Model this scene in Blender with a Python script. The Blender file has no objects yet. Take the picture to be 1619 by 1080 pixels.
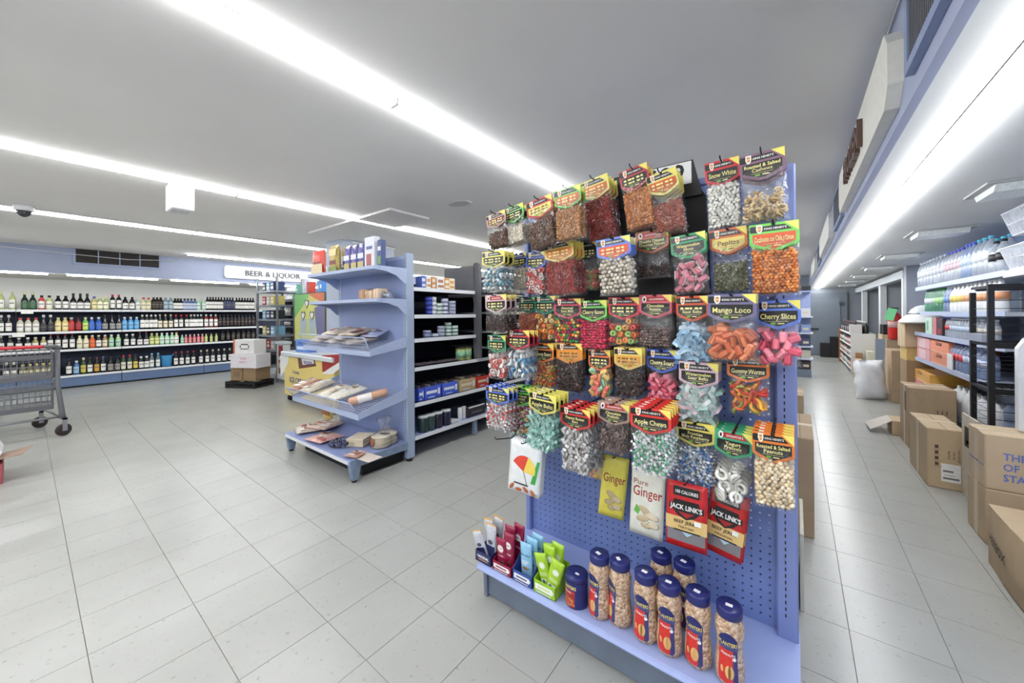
import bpy, math, random
from mathutils import Matrix, Vector
random.seed(7)
sc = bpy.context.scene
LINK = sc.collection.objects.link
# ------------------------------------------------------------------ camera, world, exposure
FPX, YAW, ROLL, CX, CY, HC = 589.54, 0.652061, -0.00694, 809.5, 496.0, 1.4
_c, _s = math.cos(YAW), math.sin(YAW)
DV = Vector((-_s, _c, 0)); R0 = Vector((_c, _s, 0)); Z0 = Vector((0, 0, 1))
RV = R0 * math.cos(ROLL) + Z0 * math.sin(ROLL)
UV = -R0 * math.sin(ROLL) + Z0 * math.cos(ROLL)
EYE = Vector((0, 0, HC))
cam = bpy.data.cameras.new('camera'); co = bpy.data.objects.new('camera', cam); LINK(co)
cam.sensor_fit = 'HORIZONTAL'; cam.sensor_width = 36; cam.lens = FPX / 1619 * 36
cam.shift_y = -44 / 1619; cam.clip_start = .02; cam.clip_end = 100
B_ = -DV
co.matrix_world = Matrix(((RV.x, UV.x, B_.x, 0), (RV.y, UV.y, B_.y, 0), (RV.z, UV.z, B_.z, HC), (0, 0, 0, 1)))
sc.camera = co
w = bpy.data.worlds.new('world'); sc.world = w; w.use_nodes = True
w.node_tree.nodes['Background'].inputs[0].default_value = (.9, .95, 1, 1)
w.node_tree.nodes['Background'].inputs[1].default_value = .3
sc.view_settings.view_transform = 'Standard'; sc.view_settings.look = 'None'
sc.view_settings.gamma = 1; sc.view_settings.use_curve_mapping = False
sc.view_settings.exposure = EXPOSURE = 0.5
LED = 26.0          # radiance of the ceiling LED strips
sc.cycles.max_bounces = 8; sc.cycles.diffuse_bounces = 5; sc.cycles.glossy_bounces = 3
sc.cycles.transmission_bounces = 4; sc.cycles.transparent_max_bounces = 24
sc.cycles.caustics_reflective = False; sc.cycles.caustics_refractive = False
sc.cycles.sample_clamp_indirect = 6

def ray(x, y): return DV + RV * ((x - CX) / FPX) + UV * ((CY - y) / FPX)
def pz(x, y, z=0): r = ray(x, y); return EYE + r * ((z - HC) / r.z)
def pX(x, y, X): r = ray(x, y); return EYE + r * (X / r.x)
def pY(x, y, Y): r = ray(x, y); return EYE + r * (Y / r.y)
def proj(p):
    p = Vector(p) - EYE; t = p.dot(DV); return CX + FPX * p.dot(RV) / t, CY - FPX * p.dot(UV) / t, t

# ------------------------------------------------------------------ materials
def lin(c):
    return tuple((v / 255 / 12.92) if v <= 10.3 else ((v / 255 + .055) / 1.055) ** 2.4 for v in c)
MATS = {}
def _base(name):
    m = bpy.data.materials.new(name); m.use_nodes = True
    nt = m.node_tree; return m, nt, nt.nodes['Principled BSDF']
def M(name, col=None, rough=.5, metal=0, var=.05, scale=25, spec=.5, bump=0, emis=0):
    if name in MATS: return MATS[name]
    m, nt, b = _base(name); N = nt.nodes; L = nt.links
    c = lin(col)
    tc = N.new('ShaderNodeTexCoord'); nz = N.new('ShaderNodeTexNoise'); nz.inputs['Scale'].default_value = scale
    nz.inputs['Detail'].default_value = 3
    L.new(tc.outputs['Object'], nz.inputs['Vector'])
    rp = N.new('ShaderNodeValToRGB'); rp.color_ramp.elements[0].position = .3; rp.color_ramp.elements[1].position = .7
    rp.color_ramp.elements[0].color = (*[v * (1 - var) for v in c], 1)
    rp.color_ramp.elements[1].color = (*[min(1, v * (1 + var)) for v in c], 1)
    L.new(nz.outputs['Fac'], rp.inputs[0]); L.new(rp.outputs[0], b.inputs['Base Color'])
    b.inputs['Roughness'].default_value = rough; b.inputs['Metallic'].default_value = metal
    b.inputs['Specular IOR Level'].default_value = spec
    if bump:
        bp = N.new('ShaderNodeBump'); bp.inputs['Strength'].default_value = bump; bp.inputs['Distance'].default_value = .01
        L.new(nz.outputs['Fac'], bp.inputs['Height']); L.new(bp.outputs[0], b.inputs['Normal'])
    if emis:
        b.inputs['Emission Color'].default_value = (1, 1, 1, 1); b.inputs['Emission Strength'].default_value = emis
    MATS[name] = m; return m
def C(col, rough=.5, **k):      # plain coloured material looked up by its colour
    return M('paint_%02x%02x%02x_%d' % (*col, int(rough * 100)), col, rough, **k)
def MI(name, cols, rough=.4, spec=.5, trans=0):     # one colour per separate piece of a mesh
    if name in MATS: return MATS[name]
    m, nt, b = _base(name); N = nt.nodes; L = nt.links
    g = N.new('ShaderNodeNewGeometry'); rp = N.new('ShaderNodeValToRGB'); cr = rp.color_ramp; cr.interpolation = 'CONSTANT'
    while len(cr.elements) < len(cols): cr.elements.new(.5)
    for i, c in enumerate(cols):
        cr.elements[i].position = i / len(cols); cr.elements[i].color = (*lin(c), 1)
    hs = N.new('ShaderNodeHueSaturation'); mr = N.new('ShaderNodeMapRange')
    mu = N.new('ShaderNodeMath'); mu.operation = 'MULTIPLY'; mu.inputs[1].default_value = 17.3
    fr = N.new('ShaderNodeMath'); fr.operation = 'FRACT'
    mr.inputs[3].default_value = .8; mr.inputs[4].default_value = 1.25
    L.new(g.outputs['Random Per Island'], rp.inputs[0]); L.new(g.outputs['Random Per Island'], mu.inputs[0]); L.new(mu.outputs[0], fr.inputs[0])
    L.new(fr.outputs[0], mr.inputs[0]); L.new(mr.outputs[0], hs.inputs['Value'])
    L.new(rp.outputs[0], hs.inputs['Color']); L.new(hs.outputs[0], b.inputs['Base Color'])
    b.inputs['Roughness'].default_value = rough; b.inputs['Specular IOR Level'].default_value = spec
    MATS[name] = m; return m
def FILM(name, tint=(1, 1, 1), milk=.05, gloss=.06, milkcol=(.9, .9, .9), scale=30, bump=.6, rough=.12):   # clear film / PET
    if name in MATS: return MATS[name]
    m = bpy.data.materials.new(name); m.use_nodes = True; nt = m.node_tree; N = nt.nodes; L = nt.links
    N.remove(N['Principled BSDF']); out = N['Material Output']
    tr = N.new('ShaderNodeBsdfTransparent'); tr.inputs[0].default_value = (*tint, 1)
    df = N.new('ShaderNodeBsdfDiffuse'); df.inputs[0].default_value = (*milkcol, 1)
    gl = N.new('ShaderNodeBsdfGlossy'); gl.inputs['Roughness'].default_value = rough
    tc = N.new('ShaderNodeTexCoord'); nz = N.new('ShaderNodeTexNoise'); nz.inputs['Scale'].default_value = scale; nz.inputs['Distortion'].default_value = 1.5
    bp = N.new('ShaderNodeBump'); bp.inputs['Strength'].default_value = bump; bp.inputs['Distance'].default_value = .02
    L.new(tc.outputs['Object'], nz.inputs['Vector']); L.new(nz.outputs['Fac'], bp.inputs['Height']); L.new(bp.outputs[0], gl.inputs['Normal'])
    lw = N.new('ShaderNodeLayerWeight'); lw.inputs[0].default_value = .25
    ma = N.new('ShaderNodeMath'); ma.operation = 'MULTIPLY_ADD'; ma.inputs[1].default_value = .6; ma.inputs[2].default_value = gloss; ma.use_clamp = True
    L.new(lw.outputs['Fresnel'], ma.inputs[0])
    m1 = N.new('ShaderNodeMixShader'); m1.inputs[0].default_value = milk; L.new(tr.outputs[0], m1.inputs[1]); L.new(df.outputs[0], m1.inputs[2])
    m2 = N.new('ShaderNodeMixShader'); L.new(ma.outputs[0], m2.inputs[0]); L.new(m1.outputs[0], m2.inputs[1]); L.new(gl.outputs[0], m2.inputs[2])
    L.new(m2.outputs[0], out.inputs[0]); MATS[name] = m; return m
def EM(name, col, strength):
    if name in MATS: return MATS[name]
    m, nt, b = _base(name); b.inputs['Base Color'].default_value = (.8, .8, .8, 1)
    b.inputs['Emission Color'].default_value = (*col, 1); b.inputs['Emission Strength'].default_value = strength
    MATS[name] = m; return m

# ------------------------------------------------------------------ mesh builder
class MB:
    def __init__(s): s.v = []; s.f = []; s.m = []; s.sm = []
    def add(s, vs, fs, mi=0, smooth=False, T=None):
        o = len(s.v)
        s.v += [tuple(T @ Vector(v)) for v in vs] if T is not None else [tuple(v) for v in vs]
        for f in fs: s.f.append([o + i for i in f]); s.m.append(mi); s.sm.append(smooth)
        return s
    def box(s, a, b, mi=0, T=None):      # from corner a to corner b
        x0, y0, z0 = a; x1, y1, z1 = b
        return s.add([(x0, y0, z0), (x1, y0, z0), (x1, y1, z0), (x0, y1, z0), (x0, y0, z1), (x1, y0, z1), (x1, y1, z1), (x0, y1, z1)],
              [(0, 3, 2, 1), (4, 5, 6, 7), (0, 1, 5, 4), (1, 2, 6, 5), (2, 3, 7, 6), (3, 0, 4, 7)], mi, False, T)
    def cbox(s, c, d, mi=0, T=None):
        return s.box([c[i] - d[i] / 2 for i in range(3)], [c[i] + d[i] / 2 for i in range(3)], mi, T)
    def bbox(s, a, b, r=.004, mi=0, T=None):      # box with chamfered edges
        x0, y0, z0 = a; x1, y1, z1 = b; vs = []; idx = {}
        for ix in (0, 1):
            for iy in (0, 1):
                for iz in (0, 1):
                    p = ((x0, x1)[ix], (y0, y1)[iy], (z0, z1)[iz]); q = (1 - 2 * ix, 1 - 2 * iy, 1 - 2 * iz)
                    for k in range(3):
                        vv = [p[j] + (q[j] * r if j != k else 0) for j in range(3)]
                        idx[ix, iy, iz, k] = len(vs); vs.append(vv)
        F = []
        for k in range(3):
            i, j = (k + 1) % 3, (k + 2) % 3
            for sgn in (0, 1):
                q = []
                for (a_, b_) in ((0, 0), (1, 0), (1, 1), (0, 1)):
                    t = [0, 0, 0]; t[k] = sgn; t[i] = a_; t[j] = b_; q.append(idx[t[0], t[1], t[2], k])
                F.append(q if sgn else q[::-1])
            for a_ in (0, 1):
                for b_ in (0, 1):
                    t0 = [0, 0, 0]; t0[i] = a_; t0[j] = b_; t1 = t0[:]; t1[k] = 1
                    q = [idx[(*t0, i)], idx[(*t1, i)], idx[(*t1, j)], idx[(*t0, j)]]
                    F.append(q if (a_ + b_) % 2 == 0 else q[::-1])
        for ix in (0, 1):
            for iy in (0, 1):
                for iz in (0, 1):
                    q = [idx[ix, iy, iz, k] for k in range(3)]; F.append(q if (ix + iy + iz) % 2 else q[::-1])
        return s.add(vs, F, mi, False, T)
    def tube(s, pts, r=.005, n=6, mi=0, T=None, cap=True, closed=False, smooth=True):
        P = [Vector(p) for p in pts]; k = len(P); rs = r if isinstance(r, (list, tuple)) else [r] * k
        vs = []; fs = []; up = Vector((0.31, .17, .93))
        for i in range(k):
            a = P[i - 1] if (i > 0 or closed) else P[i]; b = P[(i + 1) % k] if (i < k - 1 or closed) else P[i]
            t = (b - a).normalized(); x = t.cross(up)
            if x.length < 1e-3: x = t.cross(Vector((1, 0, 0)))
            x.normalize(); y = t.cross(x)
            for j in range(n):
                an = 2 * math.pi * j / n + math.pi / n
                vs.append(P[i] + (x * math.cos(an) + y * math.sin(an)) * rs[i])
        for i in range(k if closed else k - 1):
            for j in range(n):
                i2 = (i + 1) % k
                fs.append((i * n + j, i * n + (j + 1) % n, i2 * n + (j + 1) % n, i2 * n + j))
        if cap and not closed: fs += [tuple(range(n))[::-1], tuple((k - 1) * n + j for j in range(n))]
        return s.add(vs, fs, mi, smooth, T)
    def bar(s, a, b, r=.004, n=4, mi=0, T=None): return s.tube([a, b], r, n, mi, T, smooth=False)
    def lathe(s, prof, n=14, mi=0, c=(0, 0, 0), T=None, smooth=True, sx=1, sy=1):
        vs = []; fs = []
        for r, z in prof:
            for j in range(n):
                a = 2 * math.pi * j / n; vs.append((c[0] + r * math.cos(a) * sx, c[1] + r * math.sin(a) * sy, c[2] + z))
        for i in range(len(prof) - 1):
            for j in range(n): fs.append((i * n + j, i * n + (j + 1) % n, (i + 1) * n + (j + 1) % n, (i + 1) * n + j))
        if prof[0][0] > 1e-5: fs.append(tuple(range(n))[::-1])
        if prof[-1][0] > 1e-5: fs.append(tuple((len(prof) - 1) * n + j for j in range(n)))
        return s.add(vs, fs, mi, smooth, T)
    def ell(s, c, r, mi=0, T=None, seg=6, rings=4, smooth=True):
        vs = [(c[0], c[1], c[2] - r[2])]; fs = []
        for i in range(1, rings):
            ph = math.pi * i / rings - math.pi / 2
            for j in range(seg):
                a = 2 * math.pi * j / seg
                vs.append((c[0] + r[0] * math.cos(ph) * math.cos(a), c[1] + r[1] * math.cos(ph) * math.sin(a), c[2] + r[2] * math.sin(ph)))
        vs.append((c[0], c[1], c[2] + r[2])); e = len(vs) - 1
        for j in range(seg):
            j2 = (j + 1) % seg
            fs.append((0, 1 + j2, 1 + j)); fs.append((e, 1 + (rings - 2) * seg + j, 1 + (rings - 2) * seg + j2))
            for i in range(rings - 2): fs.append((1 + i * seg + j, 1 + i * seg + j2, 1 + (i + 1) * seg + j2, 1 + (i + 1) * seg + j))
        return s.add(vs, fs, mi, smooth, T)
    def prism(s, pts, y0, y1, mi=0, T=None):    # polygon in xz pushed along y
        n = len(pts); vs = [(x, y0, z) for x, z in pts] + [(x, y1, z) for x, z in pts]
        fs = [tuple(range(n)), tuple(range(n, 2 * n))[::-1]] + [((i + 1) % n, i, n + i, n + (i + 1) % n) for i in range(n)]
        return s.add(vs, fs, mi, False, T)
    def prismx(s, pts, x0, x1, mi=0, T=None):   # polygon in yz pushed along x
        n = len(pts); vs = [(x0, y, z) for y, z in pts] + [(x1, y, z) for y, z in pts]
        fs = [tuple(range(n))[::-1], tuple(range(n, 2 * n))] + [(i, (i + 1) % n, n + (i + 1) % n, n + i) for i in range(n)]
        return s.add(vs, fs, mi, False, T)
    def quad(s, pts, mi=0, T=None): return s.add(pts, [tuple(range(len(pts)))], mi, False, T)
    def mesh(s, name, mats):
        me = bpy.data.meshes.new(name); me.from_pydata(s.v, [], s.f)
        for m in (mats if isinstance(mats, (list, tuple)) else [mats]): me.materials.append(m)
        me.polygons.foreach_set('material_index', s.m); me.polygons.foreach_set('use_smooth', s.sm)
        me.update(); return me
    def obj(s, name, mats, parent=None, loc=(0, 0, 0), label=None, kind=None):
        return mob(name, s.mesh(name, mats), parent, loc, label, kind)
def mob(name, me, parent=None, loc=(0, 0, 0), label=None, kind=None):
    o = bpy.data.objects.new(name, me); LINK(o); o.location = loc
    if parent: o.parent = parent
    if label: o['label'] = label
    if kind: o['kind'] = kind
    return o
def tag(o, label, cat, group=None):
    o['label'] = label; o['category'] = cat
    if group: o['group'] = group
    return o
def thing(name, label, cat, loc=(0, 0, 0), rz=0, group=None):
    o = bpy.data.objects.new(name, None); LINK(o); o.empty_display_size = .05
    o.location = loc; o.rotation_euler = (0, 0, rz); return tag(o, label, cat, group)
def structure(o): o['kind'] = 'structure'; return o
KIDS = {}
def dup(root, loc, rot=None, label=None, group=None, scale=None):
    kids = KIDS.get(root.name)
    if kids is None:
        kids = KIDS[root.name] = [(c, list(c.children)) for c in root.children]
    r = root.copy(); LINK(r); r.location = loc
    if rot is not None: r.rotation_euler = rot
    if scale: r.scale = scale
    if label: r['label'] = label
    if group: r['group'] = group
    for c, gs in kids:
        d = c.copy(); LINK(d); d.parent = r
        for g in gs: e = g.copy(); LINK(e); e.parent = d
    return r
def RT(loc=(0, 0, 0), rx=0, ry=0, rz=0, s=1):
    return Matrix.Translation(loc) @ Matrix.Rotation(rz, 4, 'Z') @ Matrix.Rotation(ry, 4, 'Y') @ Matrix.Rotation(rx, 4, 'X') @ Matrix.Scale(s, 4)
def rnd(a, b): return random.uniform(a, b)
TXT = {}
def text_tris(s, bold=0.0, shear=0):
    """outline of a line of lettering as (verts, faces), 1 unit high, centred on x"""
    k = (s, bold, shear)
    if k in TXT: return TXT[k]
    cu = bpy.data.curves.new('lettering', 'FONT'); cu.body = s; cu.resolution_u = 2; cu.align_x = 'CENTER'
    cu.offset = bold; cu.shear = shear; cu.size = 1.0
    o = bpy.data.objects.new('lettering', cu); LINK(o)
    dg = bpy.context.evaluated_depsgraph_get(); me = bpy.data.meshes.new_from_object(o.evaluated_get(dg))
    vs = [tuple(v.co) for v in me.vertices]; fs = [tuple(p.vertices) for p in me.polygons]
    bpy.data.objects.remove(o); bpy.data.curves.remove(cu); bpy.data.meshes.remove(me)
    TXT[k] = (vs, fs); return TXT[k]
def put_text(mb, s, T, size, mi=0, width=None, bold=.012, shear=0):
    """lettering on the plane whose local x is right and z is up, facing -y; T places its baseline centre"""
    vs, fs = text_tris(s, bold, shear)
    if not vs: return
    xs = [v[0] for v in vs]; k = size
    kx = min(size, width / max(1e-6, max(xs) - min(xs))) if width else size
    mb.add([(v[0] * kx, 0, v[1] * k) for v in vs], fs, mi, False, T)
# ------------------------------------------------------------------ room shell
m_ceil = M('ceiling_paint', (236, 234, 231), .85, var=.03, scale=1.2)
m_blue = M('blue_grey_wall_paint', (158, 166, 190), .6, var=.04, scale=2)
m_grey = M('slate_wall_paint', (140, 146, 154), .6, var=.04, scale=2)
m_white = M('white_wall_paint', (232, 232, 226), .7, var=.02, scale=2)
def floor_mats():
    m, nt, b = _base('vinyl_tile'); N = nt.nodes; L = nt.links
    tc = N.new('ShaderNodeTexCoord'); oi = N.new('ShaderNodeObjectInfo')
    g = N.new('ShaderNodeNewGeometry')
    n1 = N.new('ShaderNodeTexNoise'); n1.inputs['Scale'].default_value = 3; n1.inputs['Detail'].default_value = 6
    n2 = N.new('ShaderNodeTexNoise'); n2.inputs['Scale'].default_value = 45; n2.inputs['Detail'].default_value = 2
    L.new(g.outputs['Position'], n1.inputs['Vector']); L.new(g.outputs['Position'], n2.inputs['Vector'])
    r1 = N.new('ShaderNodeValToRGB'); r1.color_ramp.elements[0].position = .3; r1.color_ramp.elements[1].position = .75
    r1.color_ramp.elements[0].color = (*lin((165, 165, 160)), 1); r1.color_ramp.elements[1].color = (*lin((172, 172, 167)), 1)
    r2 = N.new('ShaderNodeValToRGB'); r2.color_ramp.elements[0].position = .26; r2.color_ramp.elements[1].position = .36
    r2.color_ramp.elements[0].color = (.55, .53, .5, 1); r2.color_ramp.elements[1].color = (1, 1, 1, 1)
    mx = N.new('ShaderNodeMixRGB'); mx.blend_type = 'MULTIPLY'; mx.inputs[0].default_value = .5
    hs = N.new('ShaderNodeHueSaturation'); mr = N.new('ShaderNodeMapRange'); mr.inputs[3].default_value = .985; mr.inputs[4].default_value = 1.01
    L.new(n1.outputs['Fac'], r1.inputs[0]); L.new(n2.outputs['Fac'], r2.inputs[0]); L.new(r1.outputs[0], mx.inputs[1]); L.new(r2.outputs[0], mx.inputs[2])
    L.new(oi.outputs['Random'], mr.inputs[0]); L.new(mr.outputs[0], hs.inputs['Value']); L.new(mx.outputs[0], hs.inputs['Color']); L.new(hs.outputs[0], b.inputs['Base Color'])
    rr = N.new('ShaderNodeMapRange'); rr.inputs[3].default_value = .24; rr.inputs[4].default_value = .28
    L.new(n1.outputs['Fac'], rr.inputs[0]); L.new(rr.outputs[0], b.inputs['Roughness']); b.inputs['Specular IOR Level'].default_value = .5
    return m
m_tile = floor_mats()
m_seam = M('dark_tile_joint', (148, 146, 141), .9)
FX0, FX1, FY0, FY1 = -11.9, 2.7, -6.0, 16.4
floor = structure(MB().box((FX0, FY0, -.1), (FX1, FY1, -.004)).obj('floor', m_seam))
TX, TY = .314, .3405
cells = []
for i in range(-40, 9):
    for j in range(-12, 49):
        x0 = .175 + TX * i; y0 = .155 + TY * j
        if x0 < FX0 or x0 + TX > FX1 or y0 < FY0 or y0 + TY > FY1: continue
        c = (x0 + TX / 2, y0 + TY / 2, 0); u, v, t = proj(c)
        a = (1 / t ** 3) if (t > .3 and -60 < u < 1680 and v < 1140) else 0
        if -1.1 < c[0] < -.1 and 1.5 < c[1] < 6: a = 0
        cells.append((a, x0, y0))
cells.sort(reverse=True)
g_ = .0011
tb = MB().bbox((g_, g_, -.02), (TX - g_, TY - g_, 0), .0006)
tme = tb.mesh('tile', m_tile)
for a, x0, y0 in cells[:300]: mob('tile', tme, floor, (x0, y0, 0))
rest = MB()
for a, x0, y0 in cells[300:]:
    rest.add([(x0 + g_, y0 + g_, 0), (x0 + TX - g_, y0 + g_, 0), (x0 + TX - g_, y0 + TY - g_, 0), (x0 + g_, y0 + TY - g_, 0)], [(0, 1, 2, 3)])
rest.obj('distant_tiles', m_tile, floor, kind='stuff')

SX = .327; SZ = 2.15; LX = -10.1        # right soffit face, soffit underside, left soffit face
structure(MB().box((LX, FY0, 2.6), (SX, FY1, 2.7)).obj('ceiling', m_ceil))
structure(MB().box((LX - .9, FY0, 2.6), (LX, FY1, 2.7)).obj('trim_1', m_ceil))
# right soffit : blue face, white underside
structure(MB().box((SX, FY0, SZ), (SX + .03, FY1, 2.6)).obj('trim_2', m_blue))
structure(MB().box((SX + .03, FY0, SZ + .002), (FX1, FY1, SZ + .05)).obj('trim_3', M('soffit_paint', (218, 219, 217), .8, var=.02, scale=2)))
# left soffit
structure(MB().box((LX - .03, FY0, SZ), (LX, FY1, 2.6)).obj('trim_4', m_blue))
structure(MB().box((FX0, FY0, SZ + .002), (LX - .03, FY1, SZ + .05)).obj('trim_5', m_white))
structure(MB().box((FX0 - .1, FY0, 0), (FX0, FY1, 2.7)).obj('wall_left', m_white))
structure(MB().box((FX0, FY0 - .1, 0), (FX1, FY0, 2.7)).obj('wall_behind', m_white))
structure(MB().box((FX0, 15.6, 0), (FX1, 15.7, 2.7)).obj('wall_far', m_grey))
structure(MB().box((FX1, FY0, 0), (FX1 + .1, FY1, 2.7)).obj('wall_right', m_grey))
# seam trim in the ceiling over the wine aisle and bright step beside it
structure(MB().box((-6.7, FY0, 2.585), (-6.68, 15.6, 2.6)).obj('trim_6', M('ceiling_seam', (190, 190, 188), .8)))
# right wall behind the water shelves, and the piers / recesses beyond it
m_pier = M('pier_paint', (160, 165, 172), .6, var=.03, scale=2)
structure(MB().box((1.78, FY0, 0), (1.9, 8.9, SZ)).obj('wall_shelves', M('water_wall_paint', (132, 152, 192), .6, var=.03, scale=2)))
structure(MB().box((1.45, 8.9, 0), (2.7, 9.1, SZ)).obj('trim_7', m_pier))
structure(MB().box((1.44, 9.1, 1.96), (1.56, 15.6, 2.1)).obj('trim_8', M('beam_paint', (190, 195, 200), .6)))
structure(MB().box((1.44, 9.1, 0), (1.54, 9.2, 1.96)).obj('trim_9', m_white))
structure(MB().box((1.46, 11.4, 0), (1.56, 11.62, 1.96)).obj('trim_10', M('post_white', (205, 208, 210), .6)))
structure(MB().box((1.56, 11.45, 0), (2.7, 11.55, SZ)).obj('trim_11', m_pier))
structure(MB().box((1.46, 14.2, 0), (1.56, 14.4, 1.96)).obj('trim_12', MATS['post_white']))
structure(MB().box((1.56, 14.3, 0), (2.7, 14.4, SZ)).obj('trim_13', m_pier))
structure(MB().box((-.2, 13.55, 0), (.95, 13.58, .004)).obj('trim_14', C((90, 95, 98), .5)))

# ------------------------------------------------------------------ LED strips
m_led = EM('led_diffuser', (.97, .985, 1), LED)
m_house = M('led_housing', (200, 200, 200), .5)
def led(x, y0, y1, z, label, seg=2.44, group=None, sc_=1):
    t = thing('led_strip_light', label, 'light', (x, y0, z))
    L_ = y1 - y0
    MB().box((-.03 * sc_, 0, -.004), (.03 * sc_, L_, 0)).obj('housing', m_house, t)
    n = max(1, round(L_ / seg)); s = L_ / n; prof = [(-.03 * sc_, -.004), (-.021 * sc_, -.031), (.021 * sc_, -.031), (.03 * sc_, -.004)]
    for i in range(n):
        mb = MB(); a, b = i * s + .008, (i + 1) * s - .008
        vs = [(px_, a, z_) for px_, z_ in prof] + [(px_, b, z_) for px_, z_ in prof]
        mb.add(vs, [(0, 1, 5, 4), (1, 2, 6, 5), (2, 3, 7, 6), (3, 2, 1, 0), (4, 5, 6, 7)])
        mb.obj('diffuser', m_led, t)
        if i: MB().box((-.028 * sc_, i * s - .008, -.034), (.028 * sc_, i * s + .008, -.004)).obj('connector', C((225, 225, 225), .5), t)
    return t
led(-1.785, -5.8, 15.4, 2.6, 'long ceiling LED strip light running from top left to the candy display')
led(-4.34, -5.8, 15.4, 2.6, 'long ceiling LED strip light crossing the square ceiling plate')
led(-6.84, -5.8, 15.4, 2.6, 'long ceiling LED strip light behind the dome camera')
led(-9.3, 1.92, 15.4, 2.6, 'ceiling LED strip light nearest the wine wall starting mid ceiling')
for y_, l_ in ((-1.5, 'LED strip light crossing the ceiling just behind the camera, out of frame'), (-3.3, 'LED strip light crossing the ceiling far behind the camera, out of frame')):  # unseen fill strips, added to brighten the front of the candy display
    t = led(0, 0, 1.9, 2.6, l_); t.location = (.2, y_, 2.6); t.rotation_euler = (0, 0, math.pi / 2)
    t = led(0, 0, 2.3, 2.6, l_.replace('LED strip', 'second LED strip')); t.location = (-1.9, y_, 2.6); t.rotation_euler = (0, 0, math.pi / 2)
led(.54, -5.8, 15.5, 2.15, 'bright LED strip light under the right soffit along the aisle', sc_=1.05)
for k, (y0, y1) in enumerate(((-2.9, -1.1), (-.95, .262), (.455, 1.64), (1.82, 3.0), (3.2, 4.4), (4.6, 5.8))):
    led(LX - .05, y0, y1, SZ - .001, ['fluorescent tube out of frame at the near end of the wine soffit', 'tube light under the wine soffit at the left edge of view',
        'tube light under the wine soffit below the vent grille', 'tube light under the wine soffit right of the vent grille',
        'tube light under the wine soffit below the beer and liquor sign', 'last tube light under the wine soffit behind the steel rack'][k], seg=1.3, sc_=.8)
# square plate on ceiling
p0 = pz(490, 370, 2.57); 
mb = MB().box((-5.6, 2.5, 2.575), (-3.62, 3.06, 2.5995)); tag(mb.obj('ceiling_plate', M('plate_paint', (234, 232, 229), .8)), 'flat white square plate fixed to the ceiling above the blue shelving', 'ceiling plate')
# blue column with bracket plate
structure(MB().box((-6.2, 3.05, 0), (-5.68, 4.0, 2.6)).obj('trim_15', M('column_paint', (172, 181, 198), .6)))
structure(MB().box((-5.675, 3.2, 2.555), (-5.655, 4.02, 2.575)).obj('trim_16', m_white))
# hanging white box sensor on the ceiling, dome camera, cable
t = thing('ceiling_speaker_box', 'small white box unit hanging from the ceiling above the wine aisle', 'ceiling box', pz(285, 293, 2.6)); 
p = pz(287, 293, 2.6)
t.location = (p.x, p.y, 2.6)
MB().bbox((-.12, -.09, -.24), (.1, .07, -.005), .006).obj('case', C((232, 233, 235), .4), t)
MB().box((-.09, -.075, -.245), (.07, .055, -.24)).obj('grille', C((205, 207, 210), .6), t)
p = pz(38, 324, 2.6)
t = thing('dome_camera', 'small white dome security camera on the ceiling at upper left', 'camera', (-6.6, p.y * 6.6 / 6.9, 2.6))
MB().lathe([(.075, 0), (.075, -.05), (.06, -.06)][::-1], 16).obj('mount', C((225, 225, 228), .4), t)
MB().lathe([(.002, -.125), (.03, -.115), (.05, -.09), (.058, -.06)], 16).obj('dome', C((60, 60, 66), .15), t)
a = pz(0, 381, 2.56); pts = [Vector((-10.05, -1.2, 2.57)), Vector((-10.02, .2, 2.50)), Vector((-10.02, 1.2, 2.47)), Vector((-9.95, 1.9, 2.52)), Vector((-9.3, 1.94, 2.585))]
q = MB(); q.tube(pts, .006, 5); tag(q.obj('hanging_cable', C((220, 220, 222), .5)), 'thin white cable sagging along the blue soffit past the vent', 'cable')
# vent in the left soffit
def vent(name, label, loc, rz, w_, h_, nslat, npan, dark=(52, 46, 44), fr=(150, 160, 190)):
    t = thing(name, label, 'vent', loc, rz)
    f = MB(); b = .035
    f.box((-w_ / 2 - b, -.025, -h_ / 2 - b), (w_ / 2 + b, 0, -h_ / 2)); f.box((-w_ / 2 - b, -.025, h_ / 2), (w_ / 2 + b, 0, h_ / 2 + b))
    f.box((-w_ / 2 - b, -.025, -h_ / 2), (-w_ / 2, 0, h_ / 2)); f.box((w_ / 2, -.025, -h_ / 2), (w_ / 2 + b, 0, h_ / 2))
    for i in range(1, npan): x = -w_ / 2 + w_ * i / npan; f.box((x - .007, -.02, -h_ / 2), (x + .007, 0, h_ / 2))
    f.obj('vent_frame', C(fr, .5), t)
    MB().box((-w_ / 2, -.004, -h_ / 2), (w_ / 2, 0, h_ / 2)).obj('backing', C((30, 28, 30), .8), t)
    return t
t = vent('vent_grille', 'dark four panel air vent grille in the blue soffit over the wine', (LX, 1.1, 2.48), math.pi / 2, 1.08, .24, 14, 4)
for i in range(14):
    z = -.115 + .0175 * i
    MB().box((-.54, -.018, z), (.54, -.004, z + .006)).obj('slat', C((70, 62, 56), .6), t)
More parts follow.
